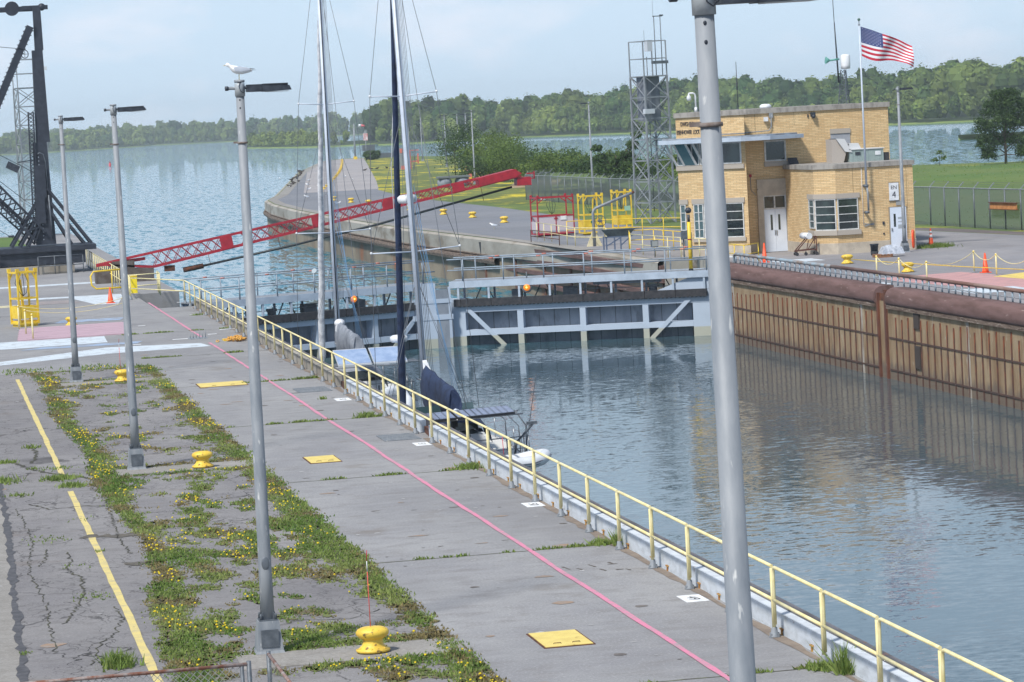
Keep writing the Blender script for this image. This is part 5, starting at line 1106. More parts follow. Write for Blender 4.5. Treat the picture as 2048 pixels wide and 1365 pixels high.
b=MB(); b.box((.25,-.53,.34),(.52,-.516,.5)); b.obj('badge',BLACK,t); b=MB(); b.box((1.3,-.53,.3),(1.6,-.516,.5)); b.obj('label_plate',WHITE,t)
t=thing('solar_panel','small dark panel tilted on the low roof corner above the double door','panel',(44.75,152.1,4.5)); b=MB(); b.add([(-.25,-.3,.02),(.25,-.3,.02),(.25,.1,.34),(-.25,.1,.34),(-.25,-.26,0),(.25,-.26,0),(.25,.14,.3),(-.25,.14,.3)],[(0,1,2,3),(7,6,5,4),(0,1,5,4),(1,2,6,5),(2,3,7,6),(3,0,4,7)]); b.obj('panel',BLACK,t); b=MB(); b.box((-.2,0,0),(-.16,.3,.2)); b.box((.16,0,0),(.2,.3,.2)); b.obj('bracket',GALV,t)
t=thing('vent_box','dark square vent box on the low roof near its right end','vent',(48.9,149.6,4.5)); b=MB(); b.cbox((0,0,.2),(.36,.4,.4)); b.obj('vent_body',BLACK,t); b=MB(); b.cbox((-.0,-.22,.2),(.3,.03,.3)); b.obj('grille',RUBBER,t)
t=thing('roof_frame','thin grey pipe frame standing on the low roof right end','frame',(50.4,156,3.4)); b=MB()
for x in (-.45,.45):
    for y in (-.3,.3): b.tube([(x,y,0),(x*.9,y,2.2)],.025,5)
for z in (1.3,2.2): b.tube([(-.43,-.3,z),(.43,-.3,z),(.43,.3,z),(-.43,.3,z),(-.43,-.3,z)],.02,5)
b.obj('pipe_frame',GALVD,t); b=MB(); b.bar((-.4,-.3,.1),(-.1,-.3,2.2),.04); b.bar((.4,-.3,.1),(.2,-.3,2.1),.04); b.obj('brace',GALVD,t); b=MB(); b.box((-.5,-.35,-3.4),(.5,.35,.02)); b.obj('support_block',BRICK,t)
t=thing('roof_vent','small round silver vent cowl on the high roof','vent',(44.4,155.5,7.45)); b=MB(); b.lathe([(.3,0),(.32,.12),(.22,.22),(0,.24)],n=14); b.obj('cowl',WHITE,t); b=MB(); b.lathe([(.2,-.02),(.2,.05)],n=12); b.obj('stub',GALV,t)
t=thing('dome_camera','white dome camera on a curved post at the left roof edge','camera',(40.7,155.8,7.45)); b=MB(); b.tube([(0,0,0),(0,0,.85),(-.04,0,.95),(-.12,0,1.0),(-.35,0,1.0)],.045,8); b.lathe([(.08,0),(.08,.25)],n=10); b.obj('post',WHITE,t); b=MB(); b.lathe([(0,.6),(.1,.62),(.13,.72),(.12,.82),(.05,.92),(.03,1.0)],(-.35,0,0),12); b.obj('dome',WHITE,t)
t=thing('roof_lamp','flat lamp head on a short pole behind the high roof, beside the big pole','roof lamp',(42.7,160,7.0)); b=MB(); b.tube([(0,0,0),(0,0,1.6)],.03,6); b.obj('pole',GALVD,t); b=MB(); b.box((-.5,-.1,1.5),(.05,.1,1.58)); b.obj('head',BLACK,t); b=MB(); b.add([(-.3,0,.85),(0,0,.95),(0,0,.8),(-.28,0,1.0)],[(0,1,3),(0,2,1)]); b.lathe([(.12,0),(.03,.2)],(-.1,0,.8),8); b.obj('horn',WHITE,t)
t=thing('whip_aerial','thin dark whip aerial on the roof left of the flag','aerial',(43.6,158,7.4)); MB().tube([(0,0,0),(0,0,2.6)],.02,5).obj('whip',BLACK,t); MB().tube([(0,0,1.1),(0,0,1.5)],.04,5).obj('coil',BLACK,t); MB().tube([(0,0,0),(0,0,.1)],.06,6).obj('mount',GALVD,t)
t=thing('radio_mast','short triangular lattice mast with a tall whip aerial, siren and white drum on the roof','radio mast',(49.25,157,7.4))
b=MB()
for k in range(3):
    a=k*2.094+.5; b.bar((.36*math.cos(a),.36*math.sin(a),0),(.16*math.cos(a),.16*math.sin(a),1.85),.045)
b.obj('leg',GALVD,t)
b=MB()
for z in range(7):
    f=.36-.2*z/7
    for k in range(3): a=k*2.094+.5; a2=a+2.094; b.bar((f*math.cos(a),f*math.sin(a),z*.27),(f*math.cos(a2),f*math.sin(a2),z*.27),.03); b.bar((f*math.cos(a),f*math.sin(a),z*.27),(f*math.cos(a2)*.94,f*math.sin(a2)*.94,z*.27+.26),.022)
b.obj('lacing',GALVD,t)
b=MB(); b.tube([(-.3,0,1.2),(-.36,0,3.1),(-.4,0,4.4)],.05,6,.03); b.tube([(-.4,0,4.4),(-.47,0,7.5)],.02,5); b.obj('aerial',BLACK,t)
b=MB(); b.lathe([(.0,1.9),(.24,1.92),(.26,2.1),(.26,2.6),(.2,2.68),(0,2.7)],(.12,0,0),14); b.obj('drum',WHITE,t)
b=MB(); b.tube([(-.25,-.1,2.45),(-.8,-.1,2.4)],.05,8); b.tube([(-.8,-.1,2.4),(-1.0,-.1,2.42)],.07,10,.2); b.obj('siren_horn',M('siren_green',lin((96,160,150)),.5),t)
# flagpole and flag
t=thing('flagpole','tall silver flagpole bracketed to the front of the brick building','flagpole',(46.77,146.2,2.0))
b=MB(); b.tube([(0,0,1.25),(0,0,9.4)],.055,10,.035); b.obj('pole',MAST,t)
b=MB(); b.ball((0,0,9.62),.075,.075,.075,12,8); b.obj('ball_finial',M('green_ball',lin((70,104,92)),.5),t)
b=MB(); b.tube([(0,0,9.4),(0,0,9.56)],.02,6); b.cbox((0,0,9.36),(.09,.09,.05)); b.obj('truck',GALVD,t)
b=MB()
for z in (.02,1.35): b.lathe([(.12,z-.06),(.13,z),(.12,z+.06)],(0,.05,0),12); b.tube([(0,0,z),(0,.4,z)],.07,8)
b.obj('wall_bracket',GALVD,t)
b=MB(); b.tube([(.03,0,1.3),(.06,.0,.9),(.06,0,.1)],.05,8); b.obj('lower_tube',GALV,t)
fl=thing('flag','American flag with red and white stripes and starred blue canton flying to the right','flag',(46.84,146.2,10.28))
Lf,Hf=2.75,1.45
def FP(u,v,off=0):   # u along fly, v down the hoist
    x=Lf*u*.96; droop=-.95*u**1.05-.1*u*u; hh_=Hf*(1-.2*math.sin(min(1,u*1.1)*math.pi*.5)*.9)
    z=1.06+droop-v*hh_*(1+.12*math.sin(u*6)*v)
    y=.16*math.sin(u*9.5+v*2.4)*u**.6+.05*math.sin(u*21+v*5)*u
    z+=.035*math.sin(u*11+v*3)*u
    return Vector((x,y+off,z-1.06+.99))
nu=48; wm=M('flag_white',lin((226,228,234)),.8); rm=M('flag_red',lin((190,44,66)),.8); bm_=M('flag_blue',lin((58,72,124)),.8)
for cn,test in (('red_stripes',lambda i,s_: s_%2==0 and not(s_<7 and i<nu*.4)),('white_stripes',lambda i,s_: s_%2==1 and not(s_<7 and i<nu*.4)),('canton',lambda i,s_: s_<7 and i<nu*.4)):
    b=MB()
    for s_ in range(13):
        for i in range(nu):
            if test(i,s_): b.add([FP(i/nu,s_/13),FP((i+1)/nu,s_/13),FP((i+1)/nu,(s_+1)/13),FP(i/nu,(s_+1)/13)],[(0,1,2,3)],True)
    b.obj(cn,{'red_stripes':rm,'white_stripes':wm,'canton':bm_}[cn],fl,fix=False)
b=MB()
for r_ in range(9):
    for c in range(6 if r_%2==0 else 5):
        u=(.4/12)*(1+2*c+(r_%2)); v=(7/13)*(r_+1)/10
        for off in (-.006,.006):
            pts=[]
            for k in range(10):
                a=math.pi/2+k*math.pi/5; rr=.032 if k%2==0 else .014; pts.append(FP(u+rr*math.cos(a)/Lf,v-rr*math.sin(a)/Hf,off))
            ctr=FP(u,v,off); b.add([ctr]+pts,[(0,k+1,(k+1)%10+1) for k in range(10)])
b.obj('stars',wm,fl,fix=False)
# things by the building
t=thing('roller_cart','rusty wheeled cart carrying a white roll, outside the double door','cart',(43.95,147.6,0)); t.rotation_euler=(0,0,R(-8))
RS=M('cart_rust',lin((90,58,50)),.8)
b=MB(); b.bar((-.55,-.3,.25),(.45,-.3,.3),.05); b.bar((-.55,.3,.25),(.45,.3,.3),.05); b.bar((.45,-.3,.2),(.45,-.3,.95),.05); b.bar((.45,.3,.2),(.45,.3,.95),.05); b.bar((-.6,-.3,.2),(.1,-.3,.95),.05); b.bar((-.05,-.3,.3),(.05,-.3,.75),.04); b.bar((-.1,-.3,.9),(.45,-.3,.95),.05); b.bar((-.6,.3,.2),(.1,.3,.95),.05); b.bar((-.55,-.3,.25),(-.55,.3,.25),.05); b.bar((.45,-.3,.25),(.45,.3,.25),.05); b.bar((.0,-.3,.3),(.4,-.3,.9),.04); b.obj('frame',RS,t)
for x,y in ((-.55,-.3),(.45,-.3),(-.55,.3),(.45,.3),(-.1,-.3)): b=MB(); b.tube([(x,y-.03,.09),(x,y+.03,.09)],.09,10); b.cbox((x,y,.17),(.04,.05,.12)); b.obj('wheel',RUBBER,t)
b=MB(); b.tube([(-.1,-.35,1.0),(-.1,.35,1.0)],.05,8); b.T=Matrix.Translation((-.02,0,.98))@Matrix.Rotation(R(-75),4,'Z'); b.lathe([(0,0),(0,0)],n=3) if False else None; b.tube([(-.45,0,0),(.45,0,0)],.16,14); b.obj('roll',WHITE,t)
t=thing('trash_bin','black bag lined bin standing near the lamp pole by the brick building','bin',(46.2,143.6,0)); b=MB(); b.lathe([(.16,0),(.2,.5),(.23,.52),(.22,.56),(.17,.5)],n=14); b.obj('bag',BLACK,t); b=MB(); b.lathe([(.17,0),(.2,.2)],n=14); b.obj('bin_body',RUBBER,t)
t=thing('tarp_bundle','bundle of silvery sheeting on a wooden pallet in front of the black bin','bundle',(46.2,141.4,0)); b=MB(); b.box((-.7,-.4,.0),(.1,.4,.12)); 
for k in range(5): b.box((-.7+k*.17,-.42,.12),(-.6+k*.17,.42,.16))
b.obj('pallet',M('pallet_wood',lin((150,108,78)),.9,c2=lin((110,80,60)),ns=5),t)
b=MB(); rr=random.Random(5)
b.frustum((.15,0,.14),(1.15,.7),(.9,.45),.34); b.frustum((.1,0,.48),(.8,.4),(.3,.2),.1)
b.obj('sheeting',M('silver_sheet',lin((190,196,206)),.4,c2=lin((150,158,170)),ns=6,bump=.8,bs=6),t)
t=thing('stretcher_board','orange rescue ring board leaning on the building corner by the small door','rescue board',(49.0,146.25,0),R(62)); b=MB()
pts=[(.12*math.sin(a),-.1+.06*math.cos(a)*0,.55+.42*math.cos(a)) for a in [k*math.pi/8 for k in range(17)]]
b.tube(pts,.06,8); b.obj('ring',ORANGE,t); b=MB(); b.bar((-.02,-.08,.1),(.0,-.0,1.0),.1,.03); b.obj('backing',CREAM,t)
t=thing('wall_box','grey electrical boxes and conduit on a frame by the tower corner','electrical box',(38.5,150.4,0)); b=MB(); b.box((-.12,-.1,.5),(.12,.1,1.0)); b.obj('box_body',GALV,t); b=MB(); b.bar((-.2,0,0),(-.2,0,1.5),.06); b.bar((.22,0,0),(.22,0,1.4),.05); b.obj('frame',GALVD,t); b=MB(); b.box((-.3,-.1,1.05),(.05,.1,1.5)); b.obj('upper_box',GALVD,t)
# far things on the point
t=thing('pedestal_block','pair of grey bulging concrete pedestals joined by a slab on the meadow','pedestal',(60.5,342,0)); GR=M('pedestal_grey',lin((142,148,158)),.8,c2=lin((118,124,134)),ns=1.5)
for sx_ in (-1,1): b=MB(); b.lathe([(.7,0),(.8,.15),(.86,.45),(.8,.75),(.62,.95)],(sx_*1.02,0,0),18); b.obj('pedestal',GR,t)
b=MB(); b.box((-1.85,-.8,1.0),(1.85,.8,1.2)); b.box((-1.7,-.7,.92),(1.7,.7,1.0)); b.obj('cap_slab',M('slab_dark',lin((110,116,120)),.8),t)
t=thing('signal_hut','grey and red marker post cluster with a red ladder frame on the far meadow','marker',(77.4,478,0)); MR=M('faded_red',lin((206,110,96)),.7)
b=MB(); b.box((-1.35,-.3,0),(-.5,.3,3.4)); b.obj('grey_panel',GALV,t)
b=MB(); b.box((-.2,-.3,.0),(.5,.3,3.0)); b.box((-1.2,-.35,2.6),(-.7,-.3,3.3)); b.box((-1.1,-.35,0),(-.4,-.3,.6)); b.box((1.6,-.1,.8),(1.8,.1,2.4)); b.bar((.5,0,2.95),(1.9,0,2.95),.12); b.bar((.5,0,1.2),(1.7,0,1.2),.2); b.obj('red_panel',MR,t)
b=MB(); b.bar((.9,0,0),(1.3,0,3),.12); b.bar((-1.3,0,2.4),(-1.3,0,8),.1); b.bar((-1.6,0,6.8),(.4,0,6.8),.14); b.obj('frame',GALVD,t)
for x,y,lb in ((63.6,348,'small red box at the foot of the lamp pole by the hedge'),(76.0,419,'small red box on the meadow at the foot of a far lamp pole')):
    t=thing('extinguisher_box',lb,'red box',(x,y,0),group='small red boxes at pole feet'); b=MB(); b.frustum((0,0,.2),(.4,.3),(.3,.25),1.0); b.obj('red_case',MR,t); b=MB(); b.box((-.08,-.05,0),(.08,.05,.2)); b.obj('leg',GALVD,t); b=MB(); b.box((-.15,-.16,.5),(.15,-.15,.8)); b.obj('label_plate',YEL,t)
for i,(x,y,h,lb) in enumerate(((92.6,640,7.6,'leftmost slim pole at the far end of the road'),(93.3,646,6.6,'middle slim pole at the far end of the road'),(94.9,640,5.9,'slim pole carrying a small red board at the far end of the road'))):
    t=thing('far_pole',lb,'pole',(x,y,0),group='slim poles at the far road end'); MB().tube([(0,0,0),(0,0,h)],.11,6).obj('pole',GALV,t); b=MB(); b.box((-.3,-.15,0),(.3,.15,.6)); b.obj('base',YEL,t)
    if i==2: b=MB(); b.box((-.45,-.1,3.9),(.5,.0,5.4)); b.obj('board',M('sign_red_pale',lin((196,120,120)),.6,c2=lin((225,215,215)),ns=2),t)
t=thing('windsock','red and white windsock flying at the far end of the approach road','windsock',(93.6,640,7.1)); b=MB(); b.tube([(0,0,0),(.5,0,.0)],.3,10,.28); b.obj('mouth',WHITE,t); b=MB(); b.tube([(.5,0,0),(1.3,0,-.15)],.27,10,.2); b.obj('tail',M('sock_red',lin((214,110,120)),.7),t)
t=thing('far_hut','dark low hut behind the bush at the far end of the meadow','hut',(98.3,645,0)); b=MB(); b.box((-.2,-1.5,0),(5,1.5,1.0)); b.obj('hut_body',GALVD,t); b=MB(); b.box((-3.4,-1,1.6),(-.9,1,2.9)); b.obj('frame_box',GALVD,t)
# fences
MESH=None
def meshmat():
    m=bpy.data.materials.new('chain_link'); m.use_nodes=True; nt=m.node_tree; b=nt.nodes['Principled BSDF']; N=nt.nodes.new; L=nt.links.new
    b.inputs['Base Color'].default_value=(*lin((100,110,108)),1); b.inputs['Roughness'].default_value=.6
    tr=N('ShaderNodeBsdfTransparent'); ms=N('ShaderNodeMixShader'); ms.inputs[0].default_value=.6; L(tr.outputs[0],ms.inputs[1]); L(b.outputs[0],ms.inputs[2]); L(ms.outputs[0],nt.nodes['Material Output'].inputs[0]); return m
MESH=meshmat()
def fence(label,pts,h,sp,off=0,name='chain_link_fence'):
    o=Vector((*pts[0],0)); t=thing(name,label,'fence',o); P=[Vector((*p,0))-o for p in pts]; pp=[]
    for i in range(len(P)-1):
        d=P[i+1]-P[i]; n=max(1,round(d.length/sp))
        for k in range(n+(1 if i==len(P)-2 else 0)): pp.append((P[i]+d*k/n,d.normalized()))
    first=None
    for p,d in pp[:98]:
        if first is None:
            b=MB(); b.tube([(0,0,0),(0,0,h)],.045,6); first=b.obj('post',GALVD,t); first.location=p; b=MB(); b.bar((0,0,h),(.32,.0,h+.33),.05); a1=b.obj('barb_arm',GALV,first)
        else:
            q=first.copy(); C.objects.link(q); q.parent=t; q.location=p; a=a1.copy(); C.objects.link(a); a.parent=q
    b=MB(); b.tube([p+Vector((0,0,h)) for p in P],.035,6); b.obj('top_rail',GALV,t)
    b=MB()
    for dx,dz in ((.12,.12),(.22,.22),(.32,.33)): b.tube([p+Vector((dx,0,h+dz)) for p in P],.008,4)
    b.obj('barbed_wire',GALVD,t)
    b=MB()
    for p,q in zip(P,P[1:]): b.add([p,q,q+Vector((0,0,h)),p+Vector((0,0,h))],[(0,1,2,3)])
    b.obj('mesh_panel',MESH,t,fix=False); return t
fence('long grey chain link fence running from the hedge behind the lattice tower',[(58.5,279),(54.9,272.7),(55.2,243),(55.9,226),(55.3,212),(55.6,196),(57.2,181)],2.25,2.75)
fence('grey chain link fence right of the brick building in front of the grass bank',[(57.3,180.9),(58.9,172),(59.3,163),(60.0,155),(61.5,135),(63.5,110)],2.25,2.2)
t=thing('rusty_beam','rusty orange steel beam hung on the chain link fence','beam',(59.3,160.8,1.32)); t.rotation_euler=(0,0,R(-85))
b=MB(); b.box((-1.7,-.03,-.17),(1.7,.03,.17)); b.obj('web',M('orange_rust_beam',lin((196,140,86)),.9,c2=lin((170,112,66)),ns=3),t); b=MB(); b.box((-1.75,-.12,.17),(1.75,.12,.2)); b.box((-1.75,-.12,-.2),(1.75,.12,-.17)); b.obj('flange',RUST,t)
# near wire fence at the bottom edge
t=thing('wire_fence','rusty topped chain link fence corner at the bottom left edge','fence',(3.95,38.3,0))
def diamond():
    m=bpy.data.materials.new('diamond_mesh'); m.use_nodes=True; nt=m.node_tree; b=nt.nodes['Principled BSDF']; N=nt.nodes.new; L=nt.links.new
    b.inputs['Base Color'].default_value=(*lin((150,152,150)),1); b.inputs['Metallic'].default_value=.3
    uv=N('ShaderNodeUVMap'); uv.uv_map='m'; sx=N('ShaderNodeSeparateXYZ'); L(uv.outputs[0],sx.inputs[0]); outs=[]
    for op in ('ADD','SUBTRACT'):
        a=N('ShaderNodeMath'); a.operation=op; L(sx.outputs[0],a.inputs[0]); L(sx.outputs[1],a.inputs[1])
        k=N('ShaderNodeMath'); k.operation='MULTIPLY'; k.inputs[1].default_value=11; L(a.outputs[0],k.inputs[0]); f=N('ShaderNodeMath'); f.operation='FRACT'; L(k.outputs[0],f.inputs[0]); g=N('ShaderNodeMath'); g.operation='LESS_THAN'; g.inputs[1].default_value=.13; L(f.outputs[0],g.inputs[0]); outs.append(g)
    mx=N('ShaderNodeMath'); mx.operation='MAXIMUM'; L(outs[0].outputs[0],mx.inputs[0]); L(outs[1].outputs[0],mx.inputs[1])
    tr=N('ShaderNodeBsdfTransparent'); ms=N('ShaderNodeMixShader'); L(mx.outputs[0],ms.inputs[0]); L(tr.outputs[0],ms.inputs[1]); L(b.outputs[0],ms.inputs[2]); L(ms.outputs[0],nt.nodes['Material Output'].inputs[0]); return m
DM=diamond(); RTOP=M('rusty_rail',lin((128,84,66)),.8,c2=lin((160,150,146)),ns=6)
b=MB(); b.tube([(-6,.0,1.12),(-.15,0,1.12)],.024,8); b.tube([(.17,.6,1.12),(.2,-3.5,1.12)],.024,8); b.obj('top_rail',RTOP,t)
b=MB(); b.tube([(-.15,0,0),(-.15,0,1.16)],.03,8); b.tube([(-.24,0,0),(-.24,0,1.1)],.025,8); b.tube([(.17,.6,0),(.17,.6,1.16)],.03,8); b.obj('fence_post',GALVD,t)
b=MB(); b.add([(-6,0,0),(-.24,0,0),(-.24,0,1.1),(-6,0,1.1)],[(0,1,2,3)]); b.add([(.17,.6,0),(.2,-3.5,0),(.2,-3.5,1.1),(.17,.6,1.1)],[(0,1,2,3)]); b.obj('mesh_panel',DM,t,fix=False)
# ---------------------------------------------------------------- sailboats
def loft(secs,closed=False):
    b=MB(); n=len(secs[0]); vs=[p for s_ in secs for p in s_]; fs=[]
    for i in range(len(secs)-1):
        for j in range(n-1): a=i*n+j; fs.append((a,a+1,a+n+1,a+n))
    b.add(vs,fs,True); return b
def sailboat(label,loc_,near,L=12.2,B=3.9,fb=1.25,mastx=None,navy=True,rz=0):
    # local: y forward (bow), x starboard, z from waterline
    t=thing('sailboat',label,'sailboat',loc_,rz)
    def half(s): return B/2*(1-max(0,(s-.42)/.58)**2.1)*(.86+.14*min(1,s/.35))
    secs=[]
    for i in range(15):
        s=i/14; y=-L/2+L*s; hw=half(s); sh=fb+.25*s*s
        secs.append([(-hw,y,sh),(-hw*.98,y,sh*.6),(-hw*.86,y,.15),(-hw*.55,y,-.3),(0,y,-.5*(1-s**4)),(hw*.55,y,-.3),(hw*.86,y,.15),(hw*.98,y,sh*.6),(hw,y,sh)])
    b=loft(secs); b.add(secs[0],[tuple(range(9))]); b.obj('hull',HULLW,t)
    b=MB(); vs=[]; 
    for i in range(15):
        s=i/14; y=-L/2+L*s; hw=half(s)-.02; sh=fb+.25*s*s-.03; vs+=[(-hw,y,sh),(hw,y,sh)]
    b.add(vs,[(2*i,2*i+1,2*i+3,2*i+2) for i in range(14)]); b.obj('deck',M('deck_offwhite',lin((206,206,202)),.7),t,fix=False)
    b=MB(); b.box((-.95,-L/2+.9,fb-.4),(.95,-L/2+2.9,fb-.3)); b.obj('cockpit_sole',M('teak',lin((132,106,82)),.8),t)
    b=MB(); b.frustum((0,-.2,fb),(2.4,5.2),(1.9,4.6),.5); c=b.obj('cabin',HULLW,t)
    for sx_ in (-1,1):
        for k in range(3): q=MB(); q.cbox((sx_*1.1,-1.6+k*1.4,fb+.26),(.04,.8,.16)); q.obj('portlight',GLASSD,c)
    # dodger and bimini
    cv=NAVY if navy else SAILG
    def arch(b,y0,y1,w0,w1,z0,z1,h,n=10):
        vs=[]
        for (y,w_,z,hh_) in ((y0,w0,z0,h),(y1,w1,z1,h)):
            for k in range(n+1): a=math.pi*k/n; vs.append((-w_/2*math.cos(a)*(1 if abs(math.cos(a))<.9 else 1),y,z+hh_*math.sin(a)**.55))
        b.add(vs,[(k,k+1,n+2+k,n+1+k) for k in range(n)],True)
    b=MB(); arch(b,-2.7,-1.7,2.4,2.3,fb+.2,fb+.45,.7); arch(b,-1.7,-.9,2.3,2.2,fb+.45,fb+.35,.2); b.obj('dodger',cv,t,fix=False)
    b=MB(); b.add([(-1.0,-1.66,fb+.55),(1.0,-1.66,fb+.55),(.9,-1.6,fb+1.35),(-.9,-1.6,fb+1.35)],[(0,1,2,3)]); b.obj('dodger_window',GLASSB,t,fix=False)
    b=MB()
    vs=[]
    for y in (-5.1,-4.2,-3.2): 
        for k in range(9): x=-1.35+2.7*k/8; vs.append((x,y,fb+1.3-.18*(x/1.45)**2*(1.8 if k in(0,8) else 1)))
    b.add(vs,[(j*9+k,j*9+k+1,(j+1)*9+k+1,(j+1)*9+k) for j in range(2) for k in range(8)],True); b.obj('bimini',cv,t,fix=False)
    b=MB()
    for y in (-5.2,-3.3):
        b.tube([(-1.5,y,fb),(-1.5,y,fb+.9),(-1.2,y,fb+1.24),(1.2,y,fb+1.24),(1.5,y,fb+.9),(1.5,y,fb)],.018,6)
    b.obj('bimini_frame',STEEL,t)
    # pushpit, lifelines
    b=MB(); yb=-L/2+.1
    b.tube([(-1.7,yb+1.2,fb),(-1.7,yb+1.2,fb+.65),(-1.6,yb,fb+.68),(1.6,yb,fb+.68),(1.7,yb+1.2,fb+.65),(1.7,yb+1.2,fb)],.016,6); b.tube([(-1.6,yb,fb),(-1.6,yb,fb+.68)],.016,6); b.tube([(1.6,yb,fb),(1.6,yb,fb+.68)],.016,6); b.tube([(-1.65,yb+.6,fb+.35),(-1.6,yb,fb+.35),(1.6,yb,fb+.35),(1.65,yb+.6,fb+.35)],.014,6)
    b.obj('pushpit',STEEL,t)
    b=MB()
    for sx_ in (-1,1):
        P=[]
        for k in range(7):
            s=.12+.125*k; y=-L/2+L*s; x=sx_*(half(s)-.06); z=fb+.25*s*s; b.tube([(x,y,z),(x,y,z+.62)],.013,5); P.append((x,y,z+.61))
        b.tube(P,.006,4); b.tube([(x,y,z-.3) for x,y,z in P],.006,4)
    b.obj('lifelines',STEEL,t)
    # mast and rig
    my=mastx if mastx is not None else .6; mh=17.5; z0=fb+.5
    b=MB(); b.tube([(0,my,z0),(0,my-.25,mh)],.1,10,.085); m_=b.obj('mast',MAST,t)
    b=MB(); b.tube([(0.0,my-.1,z0),(0,my-.35,mh)],.022 if not navy else .012,5); b.obj('sail_track',BLACK if not navy else GALV,m_)
    b=MB()
    def ml(z): return my-.25*(z-z0)/(mh-z0)
    SP=[(7.0,1.36),(11.7,1.02)]
    for z,w_ in SP:
        b.tube([(0,ml(z),z),(-w_,ml(z)-.25,z+.06)],.022,6); b.tube([(0,ml(z),z),(w_,ml(z)-.25,z+.06)],.022,6)
    b.obj('spreader',MAST,m_)
    b=MB()
    for z,w_ in SP:
        for sx_ in (-1,1): b.ball((sx_*w_,ml(z)-.25,z+.07),.04)
    b.obj('spreader_tip',WHITE,m_)
    b=MB()
    for sx_ in (-1,1):
        cx=sx_*1.6
        b.tube([(cx,my-.2,fb+.2),(sx_*SP[0][1],ml(SP[0][0])-.25,SP[0][0]+.06),(sx_*SP[1][1],ml(SP[1][0])-.25,SP[1][0]+.06),(0,ml(mh),mh)],.009,4)
        b.tube([(sx_*1.5,my-.5,fb+.2),(0,ml(6.2),6.2)],.008,4); b.tube([(sx_*1.5,my+.4,fb+.2),(0,ml(6.2),6.2)],.008,4)
        b.tube([(sx_*SP[0][1],ml(SP[0][0])-.25,SP[0][0]+.06),(0,ml(11.4),11.4)],.008,4)
    b.tube([(0,-L/2+.1,fb),(0,ml(mh)-.05,mh)],.009,4); b.tube([(0,L/2-.9,fb+.3),(0,ml(12),12)],.008,4)
    for k in range(4): b.tube([(.12+.05*k,my-.15,z0+.4),(.1+.04*k,ml(mh-1),mh-1)],.007,4)
    b.tube([(-.13,my+.1,z0+.4),(-.1,ml(14),14)],.007,4)
    b.obj('rigging',WIRE,t)
    b=MB(); 
    for k in range(4): b.tube([(.3+.1*k,my-3.2+.25*k,z0+1.0),(.12,ml(9)-.1,9-.6*k)],.005,4)
    b.obj('lazy_jack',M('blue_line',lin((90,140,185)),.7),t)
    return t,my,z0,half,ml,mh
A,my,z0,half,ml,mh=sailboat('near sailboat with navy sail cover, navy furled jib and dinghy on its stern',(15.0,90.0,WZ),True,12.2,3.8,1.2,1.2,True,R(.6)); A.rotation_euler=(0,R(-1.5),R(.6))
b=MB(); n=30; pts=[]; 
b.tube([(0+.0,5.8+(ml(mh)-5.8)*k/n,1.6+(mh-1.8-1.6)*k/n) for k in range(n+1)],.12,10,.07)
for k in range(n+1):
    pass
b.obj('furled_jib',NAVY,A)
b=MB(); b.tube([(-.14,5.9,1.7),(.02,4.6,6.0),(-.1,3.5,9.5),(.12,2.2,13.4)],.012,4); b.obj('jib_sheet',SAILW,A)
def sailcover(A,my,z0,mat_,drop,hgt,name='sail_cover'):
    b=MB(); secs=[]; n=14
    for i in range(n):
        s=i/(n-1); y=my-.25-4.6*s; zc=z0+.95+.05*s; h=hgt*(1-s*.6)+.16; w_=.17+.05*math.sin(s*9)
        lo=drop*(1-.5*s)
        secs.append([(w_*1.0*math.sin(a)*(1+.12*math.sin(i*2.1+a*3)),y+.05*math.sin(a*2+i),zc-lo/2+h/2+ (h+lo)/2*math.cos(a)+.03*math.sin(i*1.7+a*4)) for a in [2*math.pi*k/14 for k in range(15)]])
    b=loft(secs); b.add([p for p in secs[0][:14]],[tuple(range(14))]); b.add([p for p in secs[-1][:14]],[tuple(range(14))]); return b.obj(name,mat_,A)
sailcover(A,1.2,z0,NAVY,.55,.75)
b=MB(); b.tube([(0,1.0,z0+.75),(0,-3.9,z0+.85)],.07,8); bo=b.obj('boom',MAST,A)
b=MB(); b.tube([(0,-3.3,z0+.75),(0,-3.2,z0+.3)],.05,6); b.cbox((0,-3.3,z0+.5),(.16,.22,.3)); b.obj('sheet_block',RUBBER,bo)
b=MB(); b.add([(-.05,1.0,z0+2.0),(.08,1.0,z0+2.0),(.14,.3,z0+1.5),(-.14,.4,z0+1.4)],[(0,1,2,3)]); b.tube([(0,.9,z0+1.5),(0.02,.3,z0+1.62)],.12,8,.05); b.obj('sail_head',SAILW,A)
b=MB(); b.lathe([(0,0),(.26,.02),(.3,.1),(.3,.2),(.22,.26),(0,.28)],(0,1.65,8.45),16); b.cbox((0,1.35,8.4),(.1,.4,.05)); rd=b.obj('radar_dome',WHITE,A)

